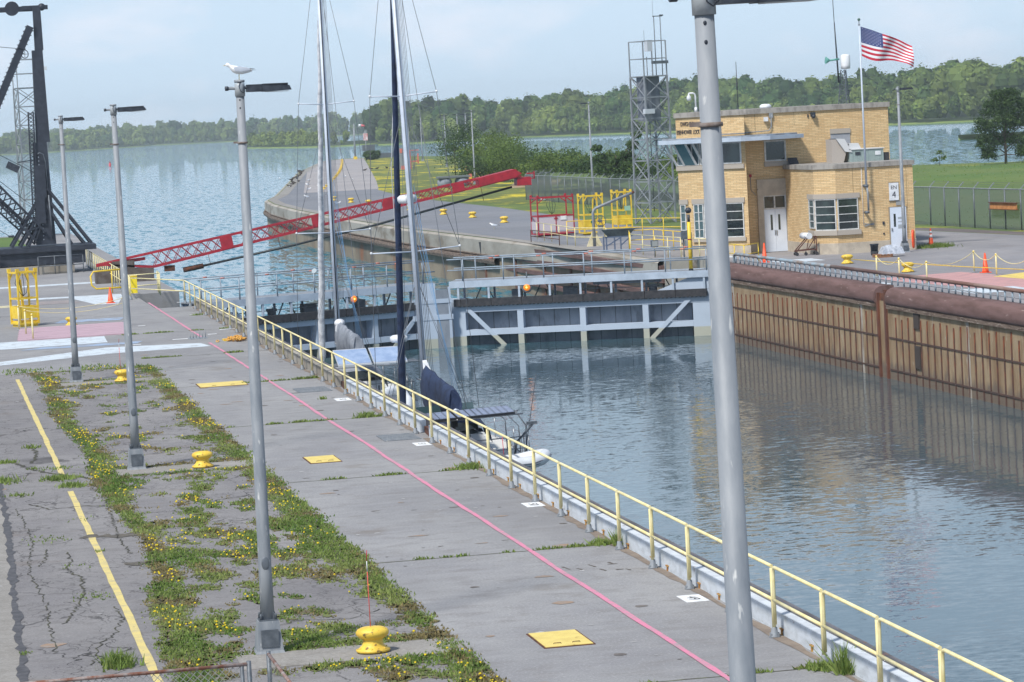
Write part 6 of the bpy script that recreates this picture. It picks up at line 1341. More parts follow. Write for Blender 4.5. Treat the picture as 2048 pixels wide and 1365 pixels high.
# arch with panel pair over the stern
b=MB()
for sx_ in (-1,1): b.tube([(sx_*1.5,-6.0,1.15),(sx_*1.5,-6.25,2.2),(sx_*1.2,-6.4,2.66)],.024,6)
b.tube([(-1.4,-6.9,2.62),(1.3,-6.9,2.62)],.024,6); b.tube([(-1.4,-6.3,2.65),(1.3,-6.3,2.65)],.022,6)
for sx_ in (-1,1): b.tube([(sx_*.9,-6.1,1.2),(sx_*.9,-6.9,1.8),(sx_*.9,-7.2,1.75)],.03,6)
b.obj('stern_arch',STEEL,A)
PANC=M('pv_dark',lin((128,136,160)),.2,.2,c2=lin((112,120,146)),ns=2); PVF=M('pv_black_frame',lin((34,34,40)),.4)
def pvpanel(A,x0,x1,y0,y1,z0_,z1_,cells,name='solar_array',fm=PVF,cm=PANC):
    b=MB(); b.add([(x0,y0,z0_),(x1,y0,z0_),(x1,y1,z1_),(x0,y1,z1_),(x0,y0,z0_-.05),(x1,y0,z0_-.05),(x1,y1,z1_-.05),(x0,y1,z1_-.05)],[(0,1,2,3),(7,6,5,4),(0,1,5,4),(1,2,6,5),(2,3,7,6),(3,0,4,7)]); o=b.obj(name,fm,A)
    b=MB(); g=.025
    for k in range(cells):
        a=x0+g+(x1-x0-g)*k/cells; c=x0+(x1-x0)*(k+1)/cells-g*.6; f0=.05; f1=.95
        b.add([(a,y0+(y1-y0)*f0,z0_+(z1_-z0_)*f0+.006),(c,y0+(y1-y0)*f0,z0_+(z1_-z0_)*f0+.006),(c,y0+(y1-y0)*f1,z0_+(z1_-z0_)*f1+.006),(a,y0+(y1-y0)*f1,z0_+(z1_-z0_)*f1+.006)],[(0,1,2,3)])
    b.obj('cells',cm,o,fix=False); return o
pvpanel(A,-1.75,-.62,-7.1,-6.0,2.7,2.8,5); pvpanel(A,-.58,1.05,-7.1,-6.0,2.7,2.8,9)
b=MB(); b.tube([(1.3,-5.8,1.2),(1.4,-6.2,1.3),(1.75,-7.0,3.7)],.01,5); b.obj('fishing_rod',BLACK,A)
b=MB(); b.tube([(1.1,-6.1,1.2),(1.15,-6.5,1.8),(1.35,-6.6,2.0),(1.65,-6.6,2.3)],.035,6); b.cbox((1.6,-6.6,2.3),(.3,.08,.08)); b.obj('outboard_hoist',GALVD,A)
b=MB(); b.lathe([(.3,0),(.3,.01)],n=3) if False else None
ring=[(-1.35,-4.9+.24*math.sin(a),2.35+.36*math.cos(a)) for a in [k*math.pi/8 for k in range(17)]]; b=MB(); b.tube(ring,.07,8); b.obj('lifebuoy',M('lifebuoy_red',lin((205,58,52)),.5),A)
b=MB(); b.cbox((-1.3,-5.4,1.75),(.3,.3,.28)); b.obj('red_can',M('can_red',lin((225,60,50)),.5),A)
b=MB(); b.tube([(-1.78,-1.2,1.0),(-1.8,-1.2,1.5)],.1,8); b.obj('fender',M('fender_yellow',lin((190,180,70)),.6),A)
for k,(y_,z_) in enumerate(((-2.2,.75),(.6,.8),(3.0,.95))): b=MB(); b.lathe([(0,-.3),(.11,-.22),(.12,.2),(0,.3)],(-1.98+.12*k*k*.5,y_,z_),10); b.tube([(-1.95+.06*k*k,y_,z_+.3),(-1.8+.06*k*k,y_,z_+.7)],.01,4); b.obj('fender',M('fender_blue',lin((60,74,110)),.6) if k%2 else HULLW,A)
b=MB(); b.tube([(-1.7,-5.6,1.25),(-2.2,-6.6,2.6),(-2.62,-7.3,3.35)],.014,5); b.tube([(-.5,5.4,1.5),(-1.6,6.4,2.6),(-2.6,7.2,3.35)],.014,5); b.obj('mooring_line',SAILW,A)
# dinghy hanging behind
def dinghy(label,loc_,rz,s=1):
    t=thing('inflatable_dinghy',label,'dinghy',loc_,rz); t.scale=(s,s,s)
    for sx_ in (-1,1):
        b=MB(); b.tube([(-1.35,sx_*.55,.0),(-1.2,sx_*.56,.0),(.6,sx_*.56,.02),(1.05,sx_*.42,.1),(1.32,sx_*.12,.16),(1.36,0,.17)],.22,14,.2); o=b.obj('tube',HULLW,t)
        b=MB(); b.tube([(-1.2,sx_*.785,-.0),(.6,sx_*.785,.02),(1.12,sx_*.58,.1),(1.5,sx_*.15,.16),(1.58,0,.17)],.022,5); b.tube([(-1.2,sx_*.77,-.08),(.6,sx_*.77,-.06),(1.12,sx_*.56,.02)],.015,5); b.obj('rubbing_strake',M('strake_grey',lin((100,106,118)),.6),o)
    b=MB(); b.add([(-1.2,-.4,-.12),(.9,-.35,-.1),(1.1,0,-.05),(.9,.35,-.1),(-1.2,.4,-.12),(-1.2,0,-.3),(.8,0,-.25)],[(0,1,6,5),(5,6,3,4),(1,2,6),(2,3,6)]); b.obj('floor',M('floor_grey',lin((170,176,184)),.6),t)
    b=MB(); b.box((-1.2,-.4,-.25),(-1.14,.4,.2)); b.obj('transom',M('transom_grey',lin((150,156,166)),.6),t)
    b=MB(); b.box((-.3,-.45,.1),(-.05,.45,.14)); b.obj('thwart',M('thwart_grey',lin((176,182,190)),.6),t); return t
D=dinghy('white inflatable dinghy slung across the stern of the near sailboat',(15.75,82.9,-1.8),R(12),.85)
b=MB(); b.tube([(-.1,0,.1),(-.15,-.05,.9)],.012,5); b.obj('red_lashing',M('lash_red',lin((200,60,80)),.6),D)
B2,my2,z02,_,ml2,_=sailboat('far sailboat with white furled jib, pale solar panels and a grey sail cover',(15.05,110.2,WZ),False,12.2,3.9,1.25,.9,False,R(.3))
b=MB(); n=26; b.tube([(.02*math.sin(k*1.3),5.9+(ml2(mh)-5.9)*k/n,1.7+(mh-3.5)*k/n) for k in range(n+1)],.13,10,.07); b.obj('furled_jib',SAILW,B2)
sailcover(B2,.8,z02+.35,SAILG,.5,.55)
b=MB(); b.tube([(0,.65,z02+.95),(0,-4.3,z02+.95)],.07,8); b.obj('boom',MAST,B2)
b=MB(); b.frustum((0,.35,z02+1.2),(.36,.5),(.3,.3),.75); b.ball((0,.35,z02+1.95),.2,.26,.16); b.obj('sail_stack',SAILW,B2)
pvpanel(B2,-1.2,-.04,-7.2,-6.0,2.75,3.2,1,'solar_array',SOLARB,M('pv_pale',lin((158,178,208)),.12,.1,c2=lin((140,162,196)),ns=3)); pvpanel(B2,.04,1.2,-7.2,-6.0,2.75,3.2,1,'solar_array',SOLARB,MATS['pv_pale'])
b=MB()
for y,z in ((-7.0,2.72),(-6.1,2.7)): b.tube([(-1.9,y,z-.7),(-1.85,y,z-.1),(-1.6,y,z),(1.6,y,z),(1.85,y,z-.1),(1.9,y,1.2)],.03,6)
for x in (2.0,2.15): b.tube([(x-.3,-5.8,2.0),(x,-5.9,1.9),(x+.05,-5.9,-.0)],.03,6)
b.obj('stern_arch',STEEL,B2)
b=MB(); b.lathe([(0,0),(.27,.02),(.31,.1),(.31,.2),(.22,.26),(0,.28)],(1.15,-5.9,3.3),16); b.tube([(1.15,-5.9,1.2),(1.15,-5.9,3.3)],.03,6); b.obj('radar_dome',WHITE,B2)
b=MB(); b.lathe([(0,0),(.05,.02),(.09,.08),(.1,.13)],n=12); q=b.obj('radar_reflector',M('reflector_silver',lin((130,145,155)),.5,.1),B2); q.location=(-.75,.6,5.6); q.rotation_euler=(R(60),0,R(-30))
b=MB(); b.tube([(.3,-6.3,1.0),(.3,-6.3,1.9)],.03,6); b.frustum((1.3,-6.2,.9),(.5,.4),(.4,.3),.4); b.obj('stern_gear',GALVD,B2)
D2=dinghy('pale grey dinghy propped upright at the stern of the far sailboat',(15.6,102.2,-1.75),R(20),.8); D2.rotation_euler=(R(35),R(-12),R(70))
# ---------------------------------------------------------------- buoy
t=thing('channel_buoy','small red channel buoy floating on the river between two lamp poles','buoy',(70.1,1095,WZ)); t.scale=(1.0,1.0,1.0); b=MB(); b.lathe([(.35,-.3),(.42,0),(.42,.9),(.3,1.1)],n=14); b.obj('body',M('buoy_red',lin((230,90,96)),.5),t); b=MB(); b.lathe([(.28,1.1),(.22,1.7),(0,1.75)],n=12); b.obj('top_mark',RED,t)
# ---------------------------------------------------------------- birds
GW=M('gull_white',lin((236,238,240)),.8); GG=M('gull_grey',lin((168,176,188)),.8); GB=M('wing_tip_black',lin((40,40,46)),.8)
def gull(label,loc_,rz,s=1,body=None,wing=None,group=None,stand=True):
    t=thing('gull' if body is None else 'dark_waterbird',label,'gull' if body is None else 'waterbird',loc_,rz,group); t.scale=(s,s,s)
    body_=body or GW; wing_=wing or GG
    b=MB(); S=[]
    for x,r,z in ((-.24,.02,.165),(-.16,.042,.165),(-.06,.066,.17),(.05,.076,.19),(.12,.066,.215),(.16,.048,.25),(.175,.042,.275),(.205,.038,.292),(.235,.022,.288),(.245,.004,.286)):
        S.append([(x,r*math.cos(a)*.85,z+r*math.sin(a)) for a in [2*math.pi*k/12 for k in range(13)]])
    loft(S).obj('body',body_,t)
    for sx_ in (-1,1):
        b=MB(); b.add([(.1,sx_*.06,.235),(-.02,sx_*.075,.235),(-.2,sx_*.05,.2),(-.2,sx_*.052,.17),(-.02,sx_*.076,.15),(.08,sx_*.068,.17),(0,sx_*.03,.255),(-.17,sx_*.02,.22)],[(0,1,4,5),(1,2,3,4),(0,6,1),(1,6,7,2)],True); w_=b.obj('wing',wing_,t,fix=False)
        b=MB(); b.add([(-.19,sx_*.045,.205),(-.31,sx_*.02,.2),(-.18,sx_*.05,.185),(-.34,sx_*.012,.17),(-.18,sx_*.05,.168)],[(0,1,2),(2,3,4)]); b.obj('wing_tip',GB,w_,fix=False)
    b=MB(); b.tube([(.243,0,.287),(.285,0,.278)],.008,5,.003); b.obj('beak',M('beak_yellow',lin((200,170,80)),.6),t)
    b=MB()
    for sx_ in (-1,1): b.tube([(0,sx_*.025,.13),(.005,sx_*.025,0)],.005,5); b.cbox((.015,sx_*.025,.004),(.05,.03,.006))
    b.obj('leg',M('leg_tan',lin((190,180,130)),.7),t); return t
g0=gull('white and grey gull perched on top of the left foreground lamp pole',(4.9,45.45,8.615),R(180),1.0)
g0.scale=(.8,.8,.8)
GN='gulls scattered on the approach road'
spots=[((38.0,174.0+40),200,'gull on the quay edge left of the red cage'),((46.5,300),10,'gull on the road above the first far bollard')]
base=gull('small white gull standing on the asphalt just beyond the red boom, near the middle bollards',(39.5,208,.0),R(160),1.3,group=GN)
for x,y,a,lb in ((54.2,262,200,'small white gull on the grass in front of the wire fence'),(40.0,290,20,'small white gull on the road near the navy furled sail'),(41.5,325,160,'small white gull on the road left of the masts'),(44.5,330,30,'small white gull on the grass edge beside the road'),(47.0,385,90,'small white gull by the bollard row on the road'),(50.0,390,150,'small white gull on the lighter road surface'),(54.0,420,10,'small white gull on the pinkish road, middle distance'),(49.5,375,200,'small white gull at the road edge left of the grey mast'),(60.5,430,60,'small white gull on the meadow margin'),(58,405,270,'small white gull on the flowery meadow edge'),(46.5,362,0,'small white gull between the wall edge and the bollard row'),(53,445,90,'small white gull far out on the road'),(63.5,300,10,'small white gull on the grass beside the hedge')):
    copytree(base,None,(x,y,0),R(a),lb)
DK=M('dark_feathers',lin((58,54,54)),.9,c2=lin((90,82,76)),ns=9)
db=gull('dark waterbird resting on the guide wall edge, nearest of the huddle',(47.0,385,0),R(150),1.6,DK,DK,'dark waterbirds on the guide wall and road')
rr=random.Random(11); k=0
for i in range(18):
    s=i/17; x=48.5+(63.6-48.5)*s+rr.uniform(.2,1.1); y=398+(508-398)*s+rr.uniform(-2,2)
    copytree(db,None,(x,y,0),rr.uniform(0,6.28),'dark waterbird resting along the pale edge of the far guide wall')
for i,(x,y) in enumerate(((70.5,478),(72.8,487),(74.0,488),(75.4,487),(76.6,488),(81,500))): copytree(db,None,(x,y,0),rr.uniform(0,6.28),'dark waterbird standing on the far end of the road or meadow edge')
# ---------------------------------------------------------------- vegetation
def crown(vs,fs,tn,c,rx,ry,rz,n,leaf,rr,tint,core=True,inner=.55,bm=1):
    """leaf clumps on the shells of several lobes; normals biased outward"""
    lobes=[]
    nl=max(3,int(5+rr.random()*4))
    for k in range(nl):
        a=rr.uniform(0,6.28); e=rr.uniform(-.6,1.0); q=rr.uniform(.35,.62)
        lobes.append((Vector((c[0]+rx*q*math.cos(a)*math.cos(e),c[1]+ry*q*math.sin(a)*math.cos(e),c[2]+rz*.62*math.sin(e))),rr.uniform(.38,.6),rr.uniform(-.12,.12)))
    lobes.append((Vector(c),.82,0)); lobes.append((Vector((c[0],c[1],c[2]-rz*.3)),.85,0)); nl+=2
    if core:
        for lc,lr,lt in lobes:
            b0=len(vs); k_=.8*lr
            for i in range(1,5):
                t_=math.pi*i/5
                for j in range(7): a=6.283*j/7+i; q=k_*rr.uniform(.85,1.1); vs.append(lc+Vector((rx*q*math.sin(t_)*math.cos(a),ry*q*math.sin(t_)*math.sin(a),rz*q*math.cos(t_)))); tn.append((max(0,min(1,tint+lt-.1)),.8*bm,0,1))
            for i in range(3):
                for j in range(7): fs.append((b0+i*7+j,b0+(i+1)*7+j,b0+(i+1)*7+(j+1)%7,b0+i*7+(j+1)%7))
            fs.append(tuple(b0+j for j in range(7)))
    for i in range(n):
        lc,lr,lt=lobes[rr.randrange(nl)]
        z=rr.uniform(-.55,1); a=rr.uniform(0,6.28); s=math.sqrt(1-z*z); d=Vector((s*math.cos(a),s*math.sin(a),z)); q=rr.uniform(inner,.98)**.5
        p=lc+Vector((d.x*rx*lr*q,d.y*ry*lr*q,d.z*rz*lr*q))
        nrm=(d+Vector((rr.gauss(0,.28),rr.gauss(0,.28),rr.gauss(0,.25)+.2))).normalized()
        t1=nrm.orthogonal().normalized(); t1.rotate(Matrix.Rotation(rr.uniform(0,6.28),3,nrm)); t2=nrm.cross(t1)
        L_=leaf*rr.uniform(.6,1.35); b0=len(vs)
        vs.extend((p+t1*L_,p+t2*L_*.7,p-t1*L_*.9,p-t2*L_*.75)); fs.append((b0,b0+1,b0+2,b0+3))
        tv=min(1,max(0,tint+lt+rr.uniform(-.18,.18))); br=rr.uniform(.55,1.35)*bm; tn.extend([(tv,br,0,1)]*4)
def leafobj(name,vs,fs,tn,mat_,parent=None,**k):
    me=bpy.data.meshes.new(name); me.from_pydata([tuple(v) for v in vs],[],fs); me.materials.append(mat_)
    ca=me.color_attributes.new('tint','FLOAT_COLOR','POINT'); ca.data.foreach_set('color',[x for t in tn for x in t])
    o=bpy.data.objects.new(name,me); C.objects.link(o); o.parent=parent; return tag(o,**k)
# far shores: ground strip then wood
def shore(name,pts,depth,z1,fl=14):
    """pts: waterline polyline left to right; land rises behind it"""
    mb=MB(); n=len(pts); F=[Vector(p) for p in pts]; vs=[]
    for p in F:
        d=p.normalized()
        for f,z in ((0,WZ-.4),(fl/depth,WZ+.5),(.3,WZ+1.2),(1,WZ+z1)): q=p+d*depth*f; vs.append((q.x,q.y,z))
    fs=[(i*4+j,(i+1)*4+j,(i+1)*4+j+1,i*4+j+1) for i in range(n-1) for j in range(3)]
    mb.add(vs,fs,True); mb.mi=[0 if k%3==0 else 1 for k in range(len(fs))]; return mb.obj(name,[SHORE,FLOOR],kind='structure',fix=False)
def wood(label,pts,start,depth,rows,sp,hmin,hmax,z1,leafn,leaf,seed,mat_=LEAFF,hf=None,dens=1,cat='wood',tbase=.35):
    rr=random.Random(seed); vs=[];fs=[];tn=[]
    F=[Vector(p) for p in pts]
    cum=[0]
    for a,b_ in zip(F,F[1:]): cum.append(cum[-1]+(b_-a).length)
    tot=cum[-1]
    for r_ in range(rows):
        s=rr.uniform(0,sp)
        while s<tot:
            i=max(j for j in range(len(cum)) if cum[j]<=s); i=min(i,len(F)-2); f=(s-cum[i])/(cum[i+1]-cum[i]); p=F[i].lerp(F[i+1],f)
            fr=(r_+rr.uniform(-.3,.3))/max(1,rows-1); dd=start+depth*max(0,fr); q=p+p.normalized()*dd
            u=s/tot; hs=hf(u) if hf else 1
            h=rr.uniform(hmin,hmax)*hs*(.5 if r_==0 else .8 if r_==1 else 1)
            zg=WZ+1+z1*max(0,fr)
            if rr.random()<.09: h*=1.22
            w_=h*rr.uniform(.3,.5)
            if rr.random()<dens:
                brt=rr.uniform(.75,1.3); tint=tbase+.5*fbm(q.x,q.y,.012)+rr.uniform(-.32,.38)+(.2 if r_==0 else 0)
                crown(vs,fs,tn,(q.x,q.y,zg+h*.55),w_,w_,h*.55,int(leafn*(.6 if r_==0 else 1)),leaf*rr.uniform(.85,1.2),rr,tint,bm=brt)
            s+=sp*rr.uniform(.6,1.3)*(1 if r_ else .8)
    return leafobj('woodland',vs,fs,tn,mat_,None,label=label,cat=cat,kind='stuff')
R1=[(205,1345),(222,1330),(245,1345),(270.7,1340),(285,1260),(300,1180),(318,1085),(334.7,979),(352,930),(375,880),(400,850)]
shore('hills',R1,260,3)
def h1(u): return .95+.12*u+.08*math.sin(u*17)
wood('wooded far shore behind the brick building and flag, bushy mixed green crowns',R1,12,150,6,10,12.5,17.5,2.5,210,.62,1,hf=h1,tbase=.4)
R0=[(184,1400),(192,1385),(205,1345)]
Lm=[(176,1640),(178.4,1610),(184,1480),(190,1420),(200,1400),(230,1460)]
shore('spit',Lm,60,2)
wood('low pale bushes on the point of land left of the masts',Lm[:5],9,40,3,9,3.5,7,1,120,.55,2,tbase=.75)
R2=[(186,1420),(200,1400),(222,1345),(232,1340)]
wood('dense dark tree group standing behind the silver masts',[(212,1420),(226,1400),(243,1390)],4,50,5,8,14,19,1,240,.6,3,LEAFD,tbase=.3)
R3=[(258,2560),(273.4,2561),(310,2540),(360,2500),(450,2300)]
R4=[(20,2330),(70,2413.9),(120,2440),(170,2540),(197.3,2605)]
shore('peninsula',R4,160,3,25); 
wood('misty wooded peninsula at the left edge behind the crane',R4,14,130,5,13,11,15.5,1,90,1.15,4,tbase=.55)
R5=[(60,2850),(150,2800),(200,2720),(240,2620),(273.4,2561),(330,2560),(420,2480)]
shore('hills',R5,300,3,25)
wood('blue hazed tree line across the river behind the masts',R5,12,240,5,13,13,17,2,90,1.2,5,tbase=.35)
R6=[(-100,3300),(100,3250),(230,3150),(420,3000)]
shore('hills',R6,400,4,30)
wood('faintest wooded ridge on the skyline left of the masts',R6,10,330,4,20,13,18,4,60,1.9,6,tbase=.35)
# spit on the right
SP_=[(221,625),(226,621),(232,616),(240,610),(262,600)]
shore('spit',SP_,18,.6,16); wood('low green bushes on the small spit behind the big right hand tree',SP_[2:],5,14,2,5,1.8,3.5,.4,70,.35,7,LEAFB)
# tree helper ---------------------------------------------------------
def tree(label,loc_,h,w_,seed,mat_,n,leaf,trunk=.16,name='tree',cat='tree',group=None,open_=False,blobs=None,th=.25):
    rr=random.Random(seed); t=thing(name,label,cat,loc_,0,group)
    b=MB(); k=4 if open_ else 3
    b.tube([(0,0,-.2),(.05*h/6,0,h*.3),(0,.03*h,h*.62)],trunk,8,trunk*.4)
    bl=blobs or [(rr.uniform(-.28,.28),rr.uniform(-.28,.28),rr.uniform(th+.08,.85),rr.uniform(.2,.36)) for _ in range(9)]
    for (x,y,z,r_) in bl: b.tube([(0,0,h*max(.12,z*.45)),(x*w_*.45,y*w_*.45,h*(z*.72)),(x*w_,y*w_,z*h)],trunk*.4,6,trunk*.12)
    b.obj('trunk',BARK,t)
    vs=[];fs=[];tn=[]
    for (x,y,z,r_) in bl: crown(vs,fs,tn,(x*w_,y*w_,z*h),r_*w_,r_*w_,r_*h*.62,n//len(bl),leaf,rr,rr.uniform(.2,.6),core=False,inner=.05)
    leafobj('crown',vs,fs,tn,mat_,t); return t
tree('large dark leafy tree at the right edge on the grass bank',(110.0,297,.1),7.6,6.0,21,LEAFD,22000,.095,.16,open_=False,
    blobs=[(-.3,0,.3,.28),(0,.1,.3,.3),(.3,0,.32,.3),(-.35,0,.5,.26),(-.05,0,.55,.32),(.3,.1,.55,.32),(-.2,0,.72,.26),(.1,0,.75,.3),(.4,0,.75,.25),(.1,0,.9,.22),(-.1,0,.9,.17),(.65,0,.45,.3),(.7,0,.7,.26),(-.3,0,.14,.2),(.35,0,.15,.22)])
tree('open branched dark shrub tree behind the fence, left of the lattice tower',(61.0,262,0),6.0,4.6,22,LEAFD,4500,.11,.1,open_=True,
    blobs=[(0,0,.25,.3),(-.25,0,.4,.22),(-.32,0,.6,.17),(-.36,0,.74,.12),(.15,0,.4,.25),(.25,0,.58,.2),(.33,0,.75,.16),(.42,0,.9,.12),(.5,0,1.0,.08),(0,0,.5,.2)])
tree('round bushy tree behind the lattice tower',(68.5,268,-.2),4.9,5.5,23,LEAFB,2400,.13,.1,blobs=[(0,0,.6,.32),(-.25,0,.45,.26),(.25,0,.5,.28),(0,0,.35,.3)])
tree('sapling with thin leaves rising above the grass bank by the roof corner',(91,285,-.1),3.9,1.6,24,LEAFB,260,.09,.03,name='sapling',blobs=[(0,0,.8,.25),(.1,0,.5,.3),(-.2,0,.35,.25)])
tree('sapling with a tuft of leaves on the skyline of the grass bank',(101.5,293,.3),1.9,1.8,25,LEAFB,380,.08,.03,name='sapling',blobs=[(0,0,.7,.3),(.2,0,.4,.3),(-.3,0,.35,.3)])
# hedge: separate shrubs behind the fence
rr=random.Random(9); HB=[]
lab=['tall rounded shrub at the left end of the hedge beside the lamp poles','dark shrub second from the left end of the hedge','pale green shrub in the hedge behind the lamp pole','sprawling bright shrub low in front of the hedge','dense green shrub in the hedge, left of the fence end','bushy shrub in the hedge just behind the fence end','yellow green shrub in the hedge right of the fence end','low dark shrub in the middle of the hedge','light green shrub in the hedge over the red cage','dark green shrub in the hedge above the yellow cages','rounded shrub in the hedge left of the fence lamp pole','shrub in the hedge right of the fence lamp pole','low shrub at the foot of the open branched tree','shrub between the open branched tree and the lattice tower','shrub in the gap behind the lattice tower','last low shrub of the hedge towards the brick building']
spec=[(72.5,408,7.4,9),(73.5,385,6.2,9),(70.5,372,5.4,8),(66.5,352,3.6,7),(70,352,4.8,8),(66,330,4.3,7.5),(69.5,325,4.5,8),(66.8,310,3.9,7.5),(69.5,302,4.1,7.5),(66.5,292,3.6,7.0),(70,285,3.8,7.5),(65.5,275,3.2,6.5),(63.5,262,2.7,5.5),(67,255,2.8,6),(65.5,245,2.7,6),(66,232,2.4,6)]
for i,((x,y,h,w_),lb) in enumerate(zip(spec,lab)):
    t=thing('shrub',lb,'shrub',(x,y,-.1),group='shrubs of the hedge'); h*=1.12; w_*=1.22; vs=[];fs=[];tn=[]
    for q in range(5): crown(vs,fs,tn,(rr.uniform(-.3,.3)*w_,rr.uniform(-.3,.3)*w_,h*rr.uniform(.3,.62)),w_*.36,w_*.36,h*.42,900,.12,rr,rr.uniform(.1,.8),core=False,inner=.05)
    leafobj('foliage',vs,fs,tn,LEAFB if i%3 else LEAFD,t); b=MB(); b.tube([(0,0,-.2),(.1,0,h*.5)],.08,6,.03); b.obj('stem',BARK,t)
t=thing('bush','single round bush at the far end of the meadow in front of the dark hut','bush',(92.5,618,0)); vs=[];fs=[];tn=[]
for q in range(4): crown(vs,fs,tn,(rr.uniform(-1,1),rr.uniform(-1,1),1.0),1.6,1.6,1.1,260,.17,rr,.4,inner=.3)
leafobj('foliage',vs,fs,tn,LEAFD,t); b=MB(); b.tube([(0,0,0),(0,0,1)],.08,6); b.obj('stem',BARK,t)
# ---------------------------------------------------------------- grass on the quay
rr=random.Random(4)
def dens(x,y):
    if y>104.3 or y<38: return 0
    n1=fbm(x*1.7+3,y*.55,1,5); n2=fbm(x*3.3+9,y*1.3+4,1,4)
    d=0
    e=abs(x-(7.42+.12*fbm(1,y*.35,1)));  wd=.45+.3*fbm(4,y*.2,1); d=max(d,(1-e/wd)*1.35 if x<7.62+.1*n2 else 0)       # strip along the concrete edge
    c=4.05-.35*ss(60,50,y)+.35*ss(80,100,y)*-1+.3*fbm(2,y*.15,1); e=abs(x-c); wd=.36+.35*fbm(7,y*.12,1); d=max(d,(1-e/wd)*1.25)
    mid=(3.9<x<7.4)
    if mid: d=max(d,(n1*1.5+n2*.7-.22+.6*ss(50,55,y)*ss(66,60,y)+(.2 if 44<y<49 else 0)-.12*ss(72,80,y))*1.0)
    for yb in (43.75,45.55,70.7,72.5,97.6,99.2,104.2):
        if 3.8<x<7.5: d=max(d,(1-abs(y-yb-.15*n2)/(.4))*.95+.5*n2)
    for yb in (44.7,71.6,98.4):
        if abs(y-yb)<.62 and 4.3<x<7.3: d=0
    if x<3.8: d=d if d>.5 else 0
    if x>7.62+.05*n2: d=0
    return max(0,min(1,d*1.25-.12+.6*n2*(d>0.05)))
def blades(vs,fs,tn,x,y,n,h,spread,tint):
    for _ in range(n):
        px=x+rr.gauss(0,spread); py=y+rr.gauss(0,spread*1.3); a=rr.uniform(0,6.28); hh_=h*rr.uniform(.5,1.2); w_=.012+.008*rr.random()+.0001*y; lx=rr.gauss(0,.45)*hh_; ly=rr.gauss(0,.45)*hh_
        b0=len(vs); vs.extend(((px-w_*math.cos(a),py-w_*math.sin(a),.005),(px+w_*math.cos(a),py+w_*math.sin(a),.005),(px+lx,py+ly,hh_))); fs.append((b0,b0+1,b0+2)); tv=max(0,min(1,tint+rr.uniform(-.25,.25))); tn.extend([(tv,rr.uniform(.75,1.2),0,1)]*3)
vs=[];fs=[];tn=[]; fv=[];ff=[]; dv=[];df=[];dt=[]
soil=MB(); cnt=0
y=38.5
while y<104.4:
    x=3.3; st=.085+.0007*(y-38)
    while x<7.75:
        xx=x+rr.uniform(-.04,.04); yy=y+rr.uniform(-.06,.06); d=dens(xx,yy)
        if d>.1 and rr.random()<d*1.8:
            tint=.5+.8*fbm(xx*.6,yy*.3,1); dry=fbm(xx*1.4+50,yy*.6,1,4)
            if dry>.02: blades(dv,df,dt,xx,yy,3+int(8*dry),.03+.03*d,.06+.0004*yy,.5)
            if dry<.2: blades(vs,fs,tn,xx,yy,5 if y>70 else 7,.03+.035*d,.055+.0004*y,tint)
            if rr.random()<.4: soil.add([(xx+.09*math.cos(a)*rr.uniform(.6,1.3),yy+.14*math.sin(a)*rr.uniform(.6,1.3),.0145) for a in [k*1.047 for k in range(6)]],[(0,1,2,3,4,5)])
            fl_=fbm(xx*1.1+20,yy*.45,1,4)
            if fl_>.12 and rr.random()<.05+fl_*.5:
                for _ in range(1):
                    qx=xx+rr.gauss(0,.06); qy=yy+rr.gauss(0,.08); qz=.05+.04*rr.random(); s_=.009+.01*rr.random()+.00008*yy; b0=len(fv)
                    a=rr.uniform(0,1.5); fv.extend([(qx+s_*math.cos(a+k*1.57),qy+s_*math.sin(a+k*1.57),qz+s_*.5*math.sin(k*2.1)) for k in range(4)]); ff.append((b0,b0+1,b0+2,b0+3)); fv.extend([(qx+s_*math.cos(a+k*1.57),qy-s_*.3,qz+s_*math.sin(a+k*1.57)) for k in range(4)]); ff.append((b0+4,b0+5,b0+6,b0+7))
        x+=st
    y+=st*1.35
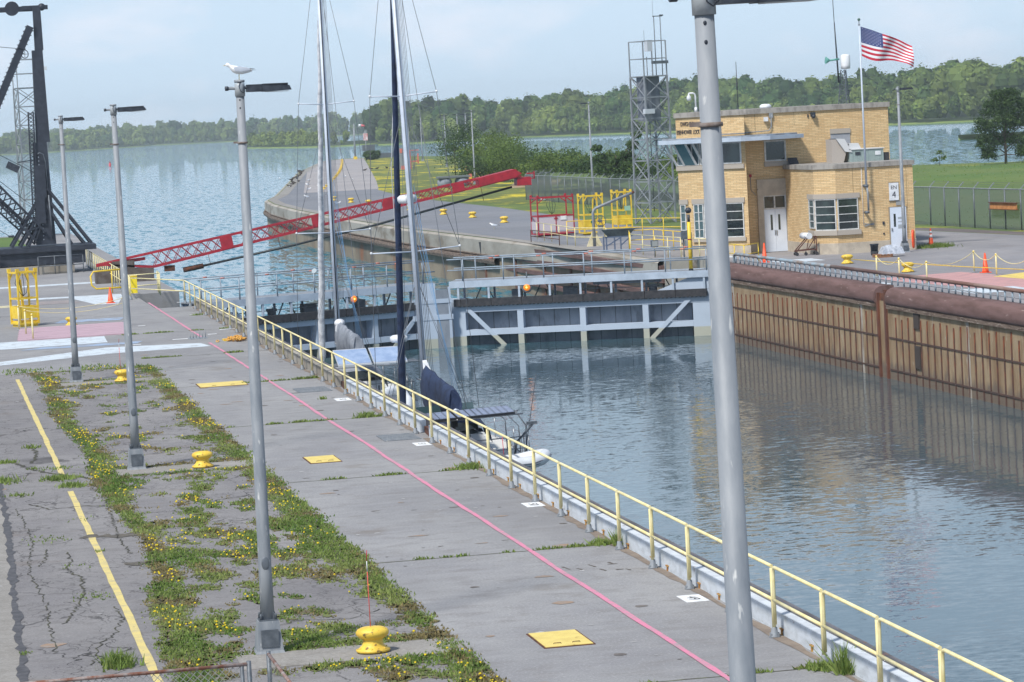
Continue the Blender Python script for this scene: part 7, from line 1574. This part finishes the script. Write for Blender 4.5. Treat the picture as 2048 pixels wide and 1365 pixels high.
# weeds in joints and by the kerb
for yj in (40.4,53.75,67.05,80.6,94.35,107.6,121):
    x=7.6
    while x<12.1:
        k=fbm(x*1.3,yj,1,3)+.35*max(0,(x-11.2))
        if k>.05: blades(vs,fs,tn,x,yj+rr.uniform(-.02,.02),int(2+14*k),.05+.06*k,.03,.5)
        x+=.05
for (x,y,n_,h_,s_) in ((11.95,40.3,260,.1,.12),(12.1,39.8,70,.42,.06),(11.85,53.8,140,.12,.08),(12.12,53.5,60,.3,.05),(11.9,67.2,220,.13,.14),(11.6,80.9,120,.14,.12),(11.2,86.9,40,.1,.05),(2.55,45.4,300,.22,.12),(1.6,71.5,240,.12,.22),(1.9,68.5,60,.08,.15),(2.9,71.2,260,.12,.16),(3.15,69.6,200,.1,.16),(3.0,73.5,60,.06,.2),(2.2,60.5,60,.05,.25),(2.6,52.5,50,.05,.2),(11.7,131,50,.1,.12),(5.6,104.9,160,.1,.5),(3.3,105.2,160,.1,.5),(7.0,104.5,60,.1,.3),(1.8,75.8,80,.08,.1),(2.0,75.7,40,.08,.08),(2.45,73.8,30,.07,.1),(2.6,79,60,.1,.12),(3.3,71.3,40,.07,.12),(2.45,56.5,12,.05,.15),(3.05,58.2,20,.06,.05),(3.04,63.5,14,.05,.2),(1.25,47.2,30,.05,.06),(50.8,147.5,500,.22,.35),(50.0,147.3,200,.15,.4)):
    blades(vs,fs,tn,x,y,n_,h_,s_,.45)
# dead tufts get their own soil patches
leafobj('grass',vs,fs,tn,BLADE,None,kind='stuff',label='tufts of green grass in the cracks of the left quay',cat='grass')
leafobj('dry_grass',dv,df,dt,DRY,None,kind='stuff',label='dry straw coloured grass among the green tufts on the left quay',cat='dry grass')
leafobj('wildflowers',fv,ff,[(0,1,0,1)]*len(fv),FLOWER,None,kind='stuff',label='small yellow wildflowers among the quay grass',cat='flowers')
soil.obj('soil_patches',M('mossy_soil',lin((104,112,66)),.95,c2=lin((100,88,72)),ns=3),None,kind='stuff',label='mossy soil patches under the grass on the quay',cat='soil',fix=False)
# grass tufts in the far lawn edge / by fence
vs=[];fs=[];tn=[]
for k in range(5000):
    x=rr.uniform(57,135); y=rr.uniform(150,300); d=x+.13*y
    if d<81: continue
    hh_=rr.uniform(.04,.1)+(.35 if d>125 and rr.random()<.3 else 0); z=bankz(x,y); a=rr.uniform(0,6.28); w_=.06; b0=len(vs)
    vs.extend(((x-w_,y,z-.03),(x+w_,y,z-.03),(x+rr.gauss(0,.1),y,z+hh_))); fs.append((b0,b0+1,b0+2)); tn.extend([(rr.random(),rr.uniform(.8,1.2),0,1)]*3)
leafobj('grass',vs,fs,tn,BLADE,None,kind='stuff',label='taller grass blades on the bank behind the right fence',cat='grass')
# ---------------------------------------------------------------- haze
hm=bpy.data.materials.new('haze_air'); hm.use_nodes=True; nt=hm.node_tree; nt.nodes.clear(); vo=nt.nodes.new('ShaderNodeVolumePrincipled'); ou=nt.nodes.new('ShaderNodeOutputMaterial')
vo.inputs['Color'].default_value=(.8,.92,1,1); vo.inputs['Density'].default_value=.00017; vo.inputs['Anisotropy'].default_value=.0; nt.links.new(vo.outputs[0],ou.inputs['Volume'])
mb=MB(); mb.box((-900,-150,-10.5),(1400,3800,42)); h=mb.obj('haze',hm,None,kind='stuff',label='thin blue summer haze over the river',cat='haze')
